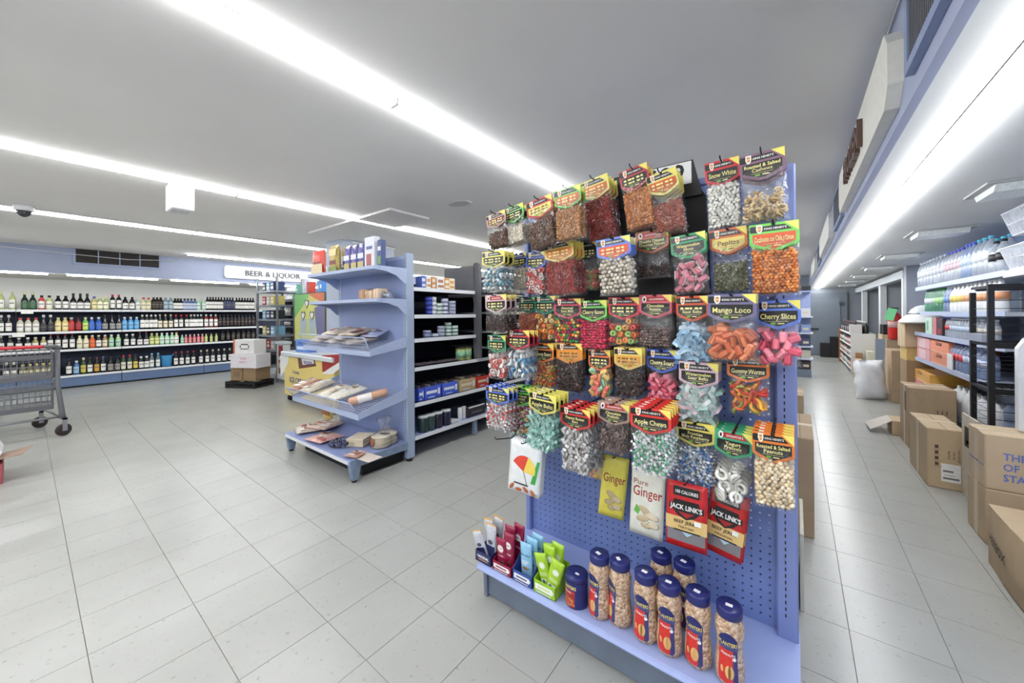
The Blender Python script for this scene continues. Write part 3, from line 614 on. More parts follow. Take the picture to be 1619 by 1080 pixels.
# xl,xr,ytop,yhead,ybottom, card, panel, brand, lines, contents, colours, fill, behind, Y, roll, label words
H = None
BAGS = [
 (768,798,337,360,390,(196,160,150),(120,50,50),'K',['~','~'],'almond',BRN,.7,1,1.50,-8,'small bag of brown nuts under a dusty pink card, leftmost in the top row'),
 (795,828,326,352,388,(130,200,110),INK,'K',['~','~'],'nut',BEI,.75,1,1.52,-6,'bag of pale nuts under a light green card, second in the top row'),
 (830,873,314,345,395,(190,50,56),(232,220,110),'K',['~','~'],'almond',BRN,.85,2,H,-8,'bag of brown almonds under a red card with yellow panel, top row'),
 (875,918,297,330,382,(120,190,90),(206,92,40),'K',['~','~'],'chip',TAN,.95,1,H,-4,'bag of tan crumbs under a green card with orange panel, top row'),
 (917,960,282,318,382,(226,214,120),(214,104,40),'K',['~','~'],'chip',REDB,.95,3,1.60,-8,'bag of dark red chili chips under a yellow card with orange panel, top row'),
 (977,1023,265,310,365,(176,46,56),INK,'K',['~','~'],'chip',ORG,.95,2,1.58,-8,'bag of orange spice mix under a dark red card, tilted in the top row'),
 (1020,1068,272,318,370,(226,214,120),(208,96,40),'K',['~','~'],'chip',[(170,96,74),(150,78,60)],.75,3,1.58,-10,'bag of rusty chips under a yellow and orange card below the price card'),
 (1113,1168,253,298,362,(206,50,62),INK,'K',['Snow White'],'flat',WSH,.97,1,1.62,-2,'bag of white pumpkin seeds under a red Snow White card'),
 (1167,1240,240,286,350,(128,92,112),INK,'K',['Roasted & Salted','Cashews'],'cashew*1.15',CSH,.6,2,1.56,-3,'bag of cashews under a mauve card, top right corner of the display'),
 (760,800,397,424,462,(222,210,110),INK,'K',['~','~'],'shark',BLG,.95,2,1.47,0,'bag of blue and white gummies under a yellow card, second row far left'),
 (806,834,400,425,460,(92,116,206),INK,'K',['~','~'],'seed',BEI,.97,1,1.62,0,'bag of beige seeds under a blue card, second row'),
 (832,862,398,427,468,(92,116,206),INK,'K',['~','~'],'ring',RWH,.95,1,1.60,0,'bag of red and white candy rings under a blue card, second row'),
 (860,905,382,418,468,(226,200,110),(222,120,40),'K',['~','~'],'chip',REDB,.97,3,1.53,-5,'bag of brick red chips under a yellow card with orange panel, second row'),
 (911,945,383,412,460,(30,30,38),INK,'K',['~','~'],'foil',GLD,.6,1,1.66,0,'bag of foil wrapped candy under a black card, second row'),
 (942,995,376,412,467,(98,128,214),(222,76,44),'K',['~','~'],'bigball',BEI,.98,2,1.50,-3,'bag of cream coated peanuts under a blue card with orange panel, second row'),
 (1003,1057,364,405,440,(176,96,60),INK,'G',['Double Dipped','Chocolate Peanuts'],'ball',DRK,.42,1,1.62,0,'bag of chocolate peanuts under a brown card, second row'),
 (1058,1115,370,410,465,(40,150,92),INK,'K',['Watermelon','Slices'],'slice*1.2',[(206,132,146),(192,112,126)],.95,1,1.60,-3,'bag of pink sugared slices under a green Watermelon Slices card'),
 (1120,1180,361,408,465,(206,106,50),(230,206,110),'K',['Pepitas'],'seed',GRN,.72,1,1.62,-3,'bag of green seeds under an orange Pepitas card with yellow panel'),
 (1183,1262,352,397,468,(120,206,84),(216,84,36),'K',['Cacahuates con Chile y Limon'],'nut',CAC,.98,2,1.52,-2,'bag of orange chili peanuts under a lime green card, second row far right'),
 (762,805,466,495,526,(206,178,178),INK,'G',['~','~'],'almond',DRK,.75,2,1.46,0,'bag of dark chocolate pieces under a pale pink card, third row far left'),
 (820,848,470,495,525,(44,130,100),INK,'K',['~','~'],'chip',MNG,.9,1,1.66,0,'bag of orange shreds under a dark green card, third row'),
 (845,878,468,497,540,(44,140,108),INK,'K',['~','~'],'peach',OYW,.9,1,1.63,0,'bag of orange and yellow gummies under a teal green card, third row'),
 (876,918,472,505,545,(196,70,90),INK,'K',['Assorted','Sour Balls'],'bigball',MLT,.9,1,1.60,0,'bag of many coloured sour balls under a red and white card, third row'),
 (915,960,475,512,555,(116,204,90),INK,'K',['Cherry Sours'],'ball',CHR,.95,2,1.60,0,'bag of crimson cherry sours under a bright green card, third row'),
 (962,1010,470,507,548,(206,56,66),INK,'K',['~','~'],'peach',PEA,.9,2,1.60,0,'bag of orange and green gummy rings under a red card, third row'),
 (1010,1062,466,510,552,(206,96,110),INK,'G',['Chocolate','Raisins'],'ball',CHO,.6,2,1.60,0,'bag of chocolate raisins under a rose coloured card, third row'),
 (1068,1120,468,512,575,(206,88,50),INK,'K',['~','Sour Belts'],'ribbon*1.15',LBL,.8,2,1.56,0,'bag of light blue sour belts under an orange red card, third row'),
 (1117,1195,465,515,573,(112,104,140),INK,'K',['Mango Loco'],'slab*1.35',MNG,.8,3,1.46,0,'bag of orange slabs under a purple grey Mango Loco card'),
 (1193,1265,475,527,580,(92,124,214),INK,'K',['Cherry Slices'],'slab*1.3',PNK,.92,2,1.56,0,'bag of pink slices under a blue Cherry Slices card, third row far right'),
 (770,800,530,558,600,(70,160,120),INK,'K',['~','~'],'ring',RWH,.8,1,1.49,0,'bag of red and white rings under a green card, fourth row far left'),
 (800,838,522,555,600,(196,56,70),INK,'K',['~','~'],'shark*1.25',BWH,.9,2,1.50,0,'bag of blue and white gummy sharks under a red card, fourth row'),
 (840,875,543,575,615,(220,120,50),INK,'K',['Gummy Bears'],'bear',WRM,.9,1,1.60,0,'bag of mixed gummy bears under an orange card, fourth row'),
 (880,920,543,578,622,(226,140,50),(226,150,56),'K',['~','~'],'foil',DRK,.95,1,1.60,0,'bag of dark wrapped candy under an orange card with orange panel, fourth row'),
 (930,965,553,588,630,(220,110,56),INK,'K',['~','~'],'slab*1.3',PAS,.95,1,1.62,0,'bag of pastel fruit slices under an orange card with black panel, fourth row'),
 (970,1015,550,585,630,(226,196,110),(222,160,60),'K',['~','~'],'foil',DRK,.95,2,1.58,0,'bag of dark brown drops under a yellow card with gold panel, fourth row'),
 (1022,1070,553,592,637,(70,98,200),INK,'K',['Cherry Sours'],'slab',PNK,.85,1,1.62,0,'bag of rose pink sours under a royal blue card, fourth row'),
 (1073,1135,573,614,668,(206,176,186),INK,'K',['Watermelon','Sour Belts'],'ribbon*1.15',TEA,.9,2,1.55,0,'bag of pale teal ribbons under a pink Watermelon Sour Belts card'),
 (1148,1215,566,604,656,(222,116,46),INK,'K',['Gummy Worms'],'worm*1.4',WRM,.8,2,1.58,0,'bag of red and amber gummy worms under an orange card'),
 (768,805,612,640,680,(90,120,210),INK,'K',['~','~'],'wrap',RWH,.9,3,1.47,0,'bag of red striped taffy under a blue card, bottom row far left'),
 (805,840,612,647,690,(96,196,70),INK,'K',['Fruit Chews','Assorted'],'wrap',MLT,.9,2,1.57,0,'bag of assorted fruit chews under a green card, bottom row'),
 (836,880,622,660,713,(226,216,110),INK,'K',['Apple Belts'],'ribbon',AQU,.85,3,1.44,4,'bag of mint green apple belts under a yellow card, bottom row'),
 (883,935,645,686,750,(206,52,50),INK,'K',['Peanut Butter','Bars'],'foil',SIL,.95,4,1.46,0,'bag of silver foil candy under a red Peanut Butter Bars card'),
 (945,995,637,672,720,(170,142,126),INK,'G',['Chocolate','Pretzels'],'ring',CHO,.9,3,1.50,0,'bag of chocolate pretzels under a taupe card, bottom row'),
 (995,1060,645,695,752,(214,52,46),INK,'K',['Apple Chews'],'wrap',GWR,.92,5,1.42,0,'bag of green wrapped chews under a red Apple Chews card'),
 (1068,1130,668,706,772,(224,208,100),INK,'K',['Frooties','Blue Raspberry'],'wrap',BLW,.92,2,1.55,0,'bag of blue wrapped chews under a yellow Frooties card'),
 (1130,1190,682,730,802,(56,160,116),INK,'G',['Yogurt','Pretzels'],'ring*1.7',WSH,.85,3,1.53,3,'bag of white yogurt pretzels under a green card, bottom row'),
 (1188,1255,685,737,804,(222,124,50),INK,'K',['Roasted & Salted','Peanuts'],'nut*1.2',PNT,.98,4,1.50,0,'bag of roasted peanuts under an orange card, bottom right of the display'),
]
def shorten(lab):
    w_ = lab.split(',')[0].split()[2:10]
    if lab.startswith('small bag'): w_ = lab.split(',')[0].split()[3:10]
    while w_[-1] in ('a', 'under', 'with', 'and', 'the', 'below', 'top'): w_.pop()
    return ' '.join(w_)
def hang(x, y, z):
    mb = MB(); yf = y - .035
    mb.tube([(x, 1.772, z), (x, yf + .01, z), (x, yf, z + .004), (x, yf - .004, z + .009)], .0026, 5)
    d1(mb, 'peg_hook', m_black)
for bi, (xl, xr, yt, yh, yb, col, pan, br, lines, kind, cols, fill, nb, Yf, roll, lab) in enumerate(BAGS):
    r1_ = ray(xl, yt); r2_ = ray(xr, yt); ww = r2_.x / r2_.y - r1_.x / r1_.y
    Y = Yf or min(1.62, max(1.46, .125 / ww))
    W = min(.152, max(.108, ww * Y)); xm = (xl + xr) / 2
    p = pY(xm, yt, Y); hc = min(.098, max(.07, p.z - pY(xm, yh, Y).z)); L_ = p.z - pY(xm, yb, Y).z
    L_ = max(.19, L_)
    t = thing('candy_bag', lab, 'candy bag', p)
    t.rotation_euler = (rnd(-.02, .02), math.radians(roll) + rnd(-.02, .02), rnd(-.1, .06))
    pouch(W, L_, hc, bi).obj('pouch', m_film, t)
    zb = -L_ + .012; zt = zb + (L_ - hc - .004) * fill
    c2 = cols[-1]
    nm = 'fill_%d' % bi
    m1 = MI('sweets_%d' % bi, cols, .38)
    m2 = {'slice': C((236, 224, 220), .5), 'slab': m1, 'wrap': C((226, 228, 230), .35), 'worm': m1, 'shark': C((226, 228, 226), .4)}.get(kind.split('*')[0], m1)
    pieces(kind, W * .94, zb, zt, .0115, bi).obj('contents', [m1, m2], t, kind='stuff')
    hd = header(W, hc, col, pan, br).obj('header_card', cardmats(col, pan), t)
    dark_ink = pan not in (INK,) and sum(pan) > 420
    letter(W, hc, lines, br).obj('lettering', [C((120, 84, 30) if dark_ink else CRM, .4), C((240, 238, 230), .4), C((250, 240, 200), .4), C((120, 180, 60), .4)], hd, kind='stuff')
    hang(p.x, Y, p.z - .0042 * hc / .085)
    # those hanging behind, without the small lettering
    step = .037; nb = min(nb, int((1.75 - Y) / step)); kids = list(t.children)
    short = shorten(lab); t['group'] = grp = 'stack on the peg of ' + short
    for k in range(1, nb + 1):
        b = t.copy(); LINK(b); b.location = (p.x, Y + step * k, p.z); b.rotation_euler = (rnd(-.02, .02), math.radians(roll * .6) + rnd(-.03, .03), rnd(-.06, .05))
        b['label'] = ('second', 'third', 'fourth', 'fifth', 'sixth')[k - 1] + ' bag from front on the peg of ' + short
        for c in kids:
            d = c.copy(); LINK(d); d.parent = b
# ------------------------------------------------------------------ goods on and under the pegboard
def bend(mb, fn):
    mb.v = [fn(*v) for v in mb.v]; return mb
m_nuts = None
def nutmat():
    m, nt, b = _base('peanuts_in_jar'); N = nt.nodes; L = nt.links
    tc = N.new('ShaderNodeTexCoord'); vo = N.new('ShaderNodeTexVoronoi'); vo.inputs['Scale'].default_value = 120
    rp = N.new('ShaderNodeValToRGB'); rp.color_ramp.elements[0].color = (*lin((176, 136, 104)), 1); rp.color_ramp.elements[1].color = (*lin((226, 200, 170)), 1)
    sp = N.new('ShaderNodeSeparateColor'); bp = N.new('ShaderNodeBump'); bp.inputs['Strength'].default_value = 1; bp.inputs['Distance'].default_value = .006; bp.invert = True
    L.new(tc.outputs['Object'], vo.inputs['Vector']); L.new(vo.outputs['Color'], sp.inputs[0]); L.new(sp.outputs[0], rp.inputs[0]); L.new(rp.outputs[0], b.inputs['Base Color'])
    L.new(vo.outputs['Distance'], bp.inputs['Height']); L.new(bp.outputs[0], b.inputs['Normal']); b.inputs['Roughness'].default_value = .45; b.inputs['Coat Weight'].default_value = .5; return m
m_nuts = nutmat()
NAVY = (34, 40, 104); JP = [(.030, 0), (.036, .004), (.0385, .02), (.038, .05), (.0345, .085), (.0325, .105), (.0345, .13), (.0375, .15), (.0375, .168), (.033, .186), (.029, .195), (.029, .2)]
def jr(z):
    for (r0, z0), (r1_, z1) in zip(JP, JP[1:]):
        if z0 <= z <= z1: return r0 + (r1_ - r0) * (z - z0) / (z1 - z0)
    return JP[-1][0]
def make_jar():
    t = thing('peanut_jar', 'jar', 'jar')
    MB().lathe(JP, 20).obj('jar_body', m_nuts, t)
    mb = MB(); mb.lathe([(.0325, .196), (.034, .199), (.034, .222), (.032, .226), (.0, .227)], 24); mb.obj('lid', M('navy_lid', NAVY, .3), t)
    mb = MB().box((-.009, -.012, .2272), (.009, .0, .2278)); mb.obj('price_sticker', C((240, 240, 240), .5), t)
    # wrap label : rows of curved cells (angle half width, z0, z1, colour)
    lb = MB(); rows = [(.38, .152, .162, 0), (.52, .140, .152, 0), (.60, .122, .140, 0), (.58, .110, .122, 3), (.55, .092, .110, 1), (.56, .060, .092, 1), (.56, .035, .060, 1), (.5, .022, .035, 1), (.35, .014, .022, 1)]
    hws = [.12, .40, .55, .62, .60, .57, .55, .56, .55, .46, .25]     # half widths at the row edges, top to bottom
    for ri, (hw, z0, z1, c) in enumerate(rows):
        n = 8; ht, hb = hws[ri], hws[ri + 1]
        for k in range(n):
            V = []
            for f, h2, z in ((k, hb, z0), (k + 1, hb, z0), (k + 1, ht, z1), (k, ht, z1)):
                a = -h2 + 2 * h2 * f / n; r = jr(z) + .0008; V.append((r * math.sin(a * 1.25), -r * math.cos(a * 1.25), z))
            lb.add(V, [(0, 1, 2, 3)], 4 if (c == 1 and k >= 6) else c)
    def wrap(T_, s, size, mi, width):
        q = MB(); put_text(q, s, Matrix(), size, 0, width=width, bold=.02, shear=.25 if mi == 3 else 0)
        lb.add([((jr(T_ + z) + .0016) * math.sin(x / .034), -(jr(T_ + z) + .0016) * math.cos(x / .034), T_ + z) for x, y, z in q.v], q.f, mi)
    wrap(.1235, 'PLANTERS', .017, 2, .046); wrap(.1125, 'Dry Roasted', .0075, 4, .034); wrap(.094, 'PEANUTS', .009, 5, .036)
    o_ = MB().ell((0, 0, 0), (.011, .002, .020), 0, None, 10, 6); lb.add([((jr(.05 + z) + .0008 + abs(y)) * math.sin((x + .004) / .036), -(jr(.05 + z) + .001 + abs(y)) * math.cos((x + .004) / .036), .048 + z) for x, y, z in o_.v], o_.f, 6)
    lb.add([((jr(.045) + .0016) * math.sin((-.014 + .004 * math.cos(a)) / .036), -(jr(.045) + .0016) * math.cos((-.014 + .004 * math.cos(a)) / .036), .052 + .011 * math.sin(a)) for a in [k * .785 for k in range(8)]], [tuple(range(8))], 6)
    lb.add([((jr(.09) + .0016) * math.sin((.0165 + .0055 * math.cos(a)) / .036), -(jr(.09) + .0016) * math.cos((.0165 + .0055 * math.cos(a)) / .036), .088 + .0055 * math.sin(a)) for a in [k * .628 for k in range(10)]], [tuple(range(10))], 5)
    lb.obj('paper_label', [C(NAVY, .35), C((206, 48, 40), .35), C((240, 220, 120), .4), C((74, 88, 140), .35), C((60, 58, 110), .35), C((240, 238, 232), .4), C((222, 176, 110), .4)], t)
    return t
JARS = [(948.5, 970, .55, 'tall peanut jar with navy lid right beside the navy can'), (981, 982, .95, 'peanut jar turned sideways so its label faces left, second from the navy can'),
        (1021, 1006, .25, 'peanut jar in the front row, third along from the navy can'), (1058.5, 1026, .12, 'peanut jar in the front row, third from the right end'),
        (1104, 1045, .25, 'peanut jar in the front row, second from the right end'), (1154, 1072, .05, 'peanut jar nearest to the camera at the right end of the row'),
        (1046, 968, .4, 'peanut jar in the back row, left of the two against the pegboard'), (1083, 986, .4, 'peanut jar in the back row, right of the two against the pegboard')]
jar0 = None
for x, y, rz, lab in JARS:
    p = pz(x, y, .167); p.z = .1672
    if jar0 is None: jar0 = make_jar(); o = jar0; o['label'] = lab; o['group'] = 'peanut jars on the blue deck'
    else: o = dup(jar0, p, None, lab)
    o.location = p; o.rotation_euler = (0, 0, -rz + math.atan2(-p.x, p.y) * .35); o.scale = (1.16, 1.16, 1.1)
# navy can
p = pz(912, 952, .167); p.z = .1672
t = thing('peanut_can', 'short navy can of peanuts standing left of the jars', 'can', p, -.1); t.scale = (1.1, 1.1, 1.05)
MB().lathe([(.042, 0), (.043, .003), (.043, .1), (.042, .103)], 24).obj('can_body', C(NAVY, .3), t)
MB().lathe([(.0445, .1), (.0445, .118), (.042, .122), (.0, .122)], 24).obj('lid', MATS['navy_lid'], t)
lb = MB()
for k in range(10):
    for z0, z1, mi in ((.006, .058, 0), (.058, .07, 1)):
        a0, a1 = -1.0 + .14 * k, -1.0 + .14 * (k + 1); V = [(.0436 * math.sin(a), -.0436 * math.cos(a), z) for a, z in ((a0, z0), (a1, z0), (a1, z1), (a0, z1))]; lb.add(V, [(0, 1, 2, 3)], mi)
q = MB(); put_text(q, 'PLANTERS', Matrix(), .018, 0, width=.062, bold=.02); lb.add([(.0442 * math.sin(x / .0436 - .2), -.0442 * math.cos(x / .0436 - .2), .077 + z) for x, y_, z in q.v], q.f, 2)
q = MB(); put_text(q, 'PEANUTS', Matrix(), .009, 0, width=.036, bold=.02); lb.add([(.0442 * math.sin(x / .0436 - .35), -.0442 * math.cos(x / .0436 - .35), .06 + z) for x, y_, z in q.v], q.f, 3)
for k in range(22):
    a = rnd(-.9, .3); z = rnd(.012, .05); e = MB().ell((0, 0, 0), (.006, .001, .0045), 0, RT((0, 0, 0), 0, rnd(-1, 1)), 6, 4); lb.add([(.0442 * math.sin(a + x / .0436), -(.0442 + abs(y_)) * math.cos(a + x / .0436), z + zz) for x, y_, zz in e.v], e.f, 4)
lb.obj('paper_label', [C((150, 40, 34), .35), C((196, 44, 40), .35), C((240, 220, 120), .4), C((240, 238, 232), .4), C((206, 120, 70), .4)], t)
MB().box((.0, -.012, .1222), (.016, -.003, .1228)).obj('price_sticker', C((240, 240, 240), .5), t)
# ---- snack cartons with stick packs
def pillow(W, Hh, b, nx=8, nz=10, mi=0, seed=0, crimp=True):
    rr = random.Random(seed); mb = MB(); V = []; n1 = (nx + 1) * (nz + 1)
    for sd in (-1, 1):
        for j in range(nz + 1):
            for i in range(nx + 1):
                u_ = 2 * i / nx - 1; v_ = 2 * j / nz - 1
                y = b * (1 - abs(u_) ** 5) * (1 - abs(v_) ** 5)
                V.append((u_ * W / 2, sd * (y + .0006), v_ * Hh / 2))
    F = []
    for s_ in (0, 1):
        for j in range(nz):
            for i in range(nx):
                q = [s_ * n1 + j * (nx + 1) + i, s_ * n1 + j * (nx + 1) + i + 1, s_ * n1 + (j + 1) * (nx + 1) + i + 1, s_ * n1 + (j + 1) * (nx + 1) + i]
                F.append(q if s_ == 0 else q[::-1])
    for i in range(nx): F += [(i + 1, i, n1 + i, n1 + i + 1), (nz * (nx + 1) + i, nz * (nx + 1) + i + 1, n1 + nz * (nx + 1) + i + 1, n1 + nz * (nx + 1) + i)]
    for j in range(nz): F += [(j * (nx + 1), (j + 1) * (nx + 1), n1 + (j + 1) * (nx + 1), n1 + j * (nx + 1)), ((j + 1) * (nx + 1) + nx, j * (nx + 1) + nx, n1 + j * (nx + 1) + nx, n1 + (j + 1) * (nx + 1) + nx)]
    mb.add(V, F, mi, True); return mb
def star(mb, x, z, r, y, mi, n=12):
    pts = [(x + (r if k % 2 else r * .72) * math.cos(math.pi * k / n), z + (r if k % 2 else r * .72) * math.sin(math.pi * k / n)) for k in range(2 * n)]; mb.prism(pts[::-1], y - .0004, y, mi)
def blob(mb, x, z, rx, rz, y, mi, rot=0): mb.ell((0, 0, 0), (rx, .0012, rz), mi, RT((x, y, z), 0, rot, 0), 10, 4)
def stick(label, col, W, Hh, loc, rz, tilt, roll, kind, grp):
    t = thing('snack_pack', label, 'snack pack', loc, rz, grp); t.rotation_euler = (tilt, roll, rz)
    b = .009; pl = pillow(W, Hh, b, seed=len(label)); pl.v = [(x, y, z + Hh / 2) for x, y, z in pl.v]
    pl.obj('pouch', M('pouch_%02x%02x%02x' % col, col, .28, var=.1, scale=40, bump=.3), t)
    pr = MB(); y = -b - .0009
    if kind == 'silver':
        pr.box((-W * .42, y - .0003, Hh * .05), (W * .42, y, Hh * .42), 1); pr.box((-W * .5, -.0016, Hh * .93), (W * .5, .0016, Hh * 1.02), 3)
        blob(pr, 0, Hh * .52, W * .25, Hh * .07, y, 2)
    elif kind == 'maroon':
        star(pr, 0, Hh * .68, W * .33, y, 0); put_text(pr, 'NEW', Matrix.Translation((0, y - .0006, Hh * .66)), Hh * .05, 1, bold=.02)
        put_text(pr, 'FUDGE', Matrix.Translation((0, y - .0006, Hh * .42)), Hh * .06, 0, width=W * .8, bold=.02)
        for k in range(5): blob(pr, W * (-.22 + .11 * k), Hh * (.2 + .04 * (k % 2)), W * .1, Hh * .04, y, 2, rnd(-1, 1))
    elif kind == 'sea':
        put_text(pr, 'SEA SALT', Matrix.Translation((0, y - .0006, Hh * .66)), Hh * .075, 1, width=W * .85, bold=.03)
        for k in range(3): pr.box((-W * .36, y - .0003, Hh * (.5 - .045 * k)), (W * (.3 - .1 * k), y, Hh * (.52 - .045 * k)), 0)
        for k in range(6): blob(pr, W * (-.22 + .09 * k), Hh * (.3 + .03 * (k % 2)), W * .1, Hh * .03, y, 2, rnd(-1, 1))
    else:
        star(pr, W * .05, Hh * .68, W * .28, y, 0)
        for k in range(3): pr.box((-W * .3, y - .0003, Hh * (.46 - .04 * k)), (W * .32, y, Hh * (.475 - .04 * k)), 1)
        pr.box((-W * .3, y - .0003, Hh * .1), (W * .34, y, Hh * .3), 0); pr.box((-W * .2, y - .0006, Hh * .12), (W * .0, y - .0003, Hh * .28), 3)
    pr.obj('print', {'silver': [C((90, 96, 120), .4), C((44, 48, 90), .35), C((70, 72, 90), .4), C((214, 170, 100), .4)], 'maroon': [C((238, 232, 228), .4), C((120, 20, 50), .4), C((96, 60, 40), .4), C((230, 230, 230), .4)],
            'sea': [C((236, 242, 246), .4), C((40, 70, 110), .4), C((150, 110, 80), .4), C((230, 230, 230), .4)], 'lime': [C((240, 244, 226), .4), C((244, 246, 200), .4), C((90, 140, 40), .4), C((110, 110, 170), .4)]}[kind], t, kind='stuff')
    return t
def carton(label, a, b, col, back, side, lines, front_h, depth=.13):
    pa, pb = pz(*a, .167), pz(*b, .167); x0, x1 = pa.x, pb.x; y0 = 1.372
    t = thing('snack_carton', label, 'carton', ((x0 + x1) / 2, y0, .1675)); w_ = (x1 - x0) / 2 - .003
    mb = MB(); th = .0022
    mb.box((-w_, 0, 0), (w_, depth, th)); mb.box((-w_, 0, 0), (w_, th, front_h)); mb.box((-w_, depth - th, 0), (w_, depth, back))
    for sx in (-w_, w_ - th): mb.prismx([(0, 0), (0, front_h), (depth * .55, side), (depth, back), (depth, 0)][::-1], sx, sx + th)
    mb.obj('tray', [C(col, .45)], t)
    pr = MB()
    if lines == 'ORIGINAL': put_text(pr, 'ORIGINAL', Matrix.Translation((0, -.001, front_h * .45)), front_h * .36, 0, width=w_ * 1.5, bold=.03); pr.box((-w_ * .6, -.0012, front_h * .25), (w_ * .6, -.0008, front_h * .31), 1)
    else:
        pr.prism([(-w_ * .85, front_h * .3), (w_ * .7, front_h * .3), (w_ * .85, front_h * .52), (w_ * .7, front_h * .75), (-w_ * .85, front_h * .75)][::-1], -.0012, -.0002, 0)
        pr.box((-w_ * .6, -.0018, front_h * .46), (w_ * .5, -.0012, front_h * .6), 1); pr.box((-w_ * .8, -.0012, front_h * .1), (w_ * .6, -.0008, front_h * .16), 0)
    pr.obj('print', [C((240, 240, 236), .4), C({'m': (150, 60, 70), 'b': (90, 100, 140), 'g': (210, 226, 150), 'O': (230, 180, 60)}[lines[0]], .4)], t, kind='stuff')
    return t, x0, x1
K = [((762, 876), (787, 889), (36, 42, 92), .06, .055, 'ORIGINAL', .05, 'navy carton of silver snack packs at the left end of the deck'),
     ((788, 890), (819, 906), (142, 24, 60), .07, .06, 'm', .045, 'maroon carton of snack packs second from the left on the deck'),
     ((820, 906), (851, 923), (52, 78, 150), .14, .1, 'b', .05, 'blue carton of sea salt packs third from the left on the deck'),
     ((852, 924), (887, 943), (150, 196, 40), .10, .075, 'g', .055, 'lime green carton of snack packs beside the navy can')]
PK = ['silver', 'maroon', 'sea', 'lime']; PCOL = {'silver': (190, 192, 200), 'maroon': (142, 26, 64), 'sea': (140, 192, 222), 'lime': (160, 200, 50)}
DESC = {'silver': 'silver snack pack with tan torn top in the navy carton', 'maroon': 'maroon snack pack in the maroon carton', 'sea': 'pale blue sea salt pack in the blue carton', 'lime': 'lime green snack pack in the green carton'}
for (a, b, col, bk, sd_, ln, fh, lab), kd in zip(K, PK):
    t, x0, x1 = carton(lab, a, b, col, bk, sd_, ln, fh)
    w_ = x1 - x0
    lay = {'silver': [(-.32, .02, .12, -.35, .1), (.05, .06, .17, -.1, .0), (.3, .035, .165, .05, .05), (.12, .09, .18, .12, .0)], 'maroon': [(-.25, .02, .13, -.05, .0), (.2, .03, .165, .05, .1), (-.1, .065, .18, .04, .1), (.28, .09, .19, .12, .05)],
           'sea': [(.0, .03, .155, .0, .05), (.08, .06, .17, .06, .0), (.1, .095, .175, .1, .0)], 'lime': [(.2, .02, .15, .28, .15), (-.15, .035, .14, -.25, .1), (-.05, .06, .17, -.05, .05), (.1, .085, .18, .08, .0), (-.28, .1, .15, -.2, .0)]}[kd]
    pos = ['at the front left', 'second from the front', 'third from the front', 'fourth from the front', 'at the very back']
    for k, (fx, dy, h_, roll, rz) in enumerate(lay):
        W = min(.062, w_ * .62)
        stick(DESC[kd] + ', ' + pos[k], PCOL[kd], W, h_ + .015, ((x0 + x1) / 2 + fx * w_ * .5, 1.372 + dy + .012, .171), rz * .6, .06, roll, kd, DESC[kd].split(' in the ')[0].split(' with ')[0] + 's in one carton')
# ---- printed pouches on the low pegs
def hung(label, cat, xl, xr, yt, yb, Y, col, prints, pm, roll=0, yaw=0, b=.008, top=True, name='snack_pouch', rough=.3):
    p = pY((xl + xr) / 2, yt, Y); r1_, r2_ = ray(xl, yt), ray(xr, yt); W = (r2_.x / r2_.y - r1_.x / r1_.y) * Y; L_ = p.z - pY((xl + xr) / 2, yb, Y).z
    t = thing(name, label, cat, p); t.rotation_euler = (0, math.radians(roll), math.radians(yaw))
    pl = pillow(W, L_, b, seed=int(xl)); pl.v = [(x, y, z - L_ / 2) for x, y, z in pl.v]; pl.obj('pouch', M('pouch_%02x%02x%02x' % col, col, rough, var=.05, scale=30, bump=.25), t)
    pr = MB(); prints(pr, W, L_, -b - .0009); pr.obj('print', [C(c_, .35) for c_ in pm], t, kind='stuff')
    hang(p.x, Y - b, p.z + .0035)
    return t, p, W, L_
def ginger(big):
    def f(pr, W, L_, y):
        if big: put_text(pr, 'Pure', Matrix.Translation((-W * .2, y, -L_ * .27)), L_ * .11, 0, bold=.0)
        put_text(pr, 'Ginger', Matrix.Translation((0, y, -L_ * (.43 if big else .42))), L_ * .2, 0, width=W * .86, bold=.01)
        for k, (a, c, rx, rz_, ro) in enumerate(((-.05, .62, .22, .05, .5), (.15, .68, .24, .055, .25), (-.1, .74, .2, .05, -.2), (.22, .8, .18, .05, .1), (.0, .83, .16, .04, .2))): blob(pr, a * W, -c * L_, rx * W, rz_ * L_, y, 1 if k % 2 else 2, ro)
        if big: pr.prism([(-W * .38, -L_ * .66), (-W * .3, -L_ * .56), (-W * .18, -L_ * .63), (-W * .24, -L_ * .7)][::-1], y - .0006, y, 3)
    return f
hung('yellow ginger candy pouch hanging tilted below the bag row', 'snack pouch', 956, 994, 722, 820, 1.64, (228, 214, 90), ginger(False), [(150, 60, 50), (206, 190, 150), (190, 170, 130), (90, 150, 60)], 6, 14)
hung('white Pure Ginger pouch with ginger root picture', 'snack pouch', 1000, 1052, 738, 850, 1.60, (232, 232, 218), ginger(True), [(170, 60, 52), (226, 212, 186), (206, 188, 150), (110, 180, 80)], 3, 4)
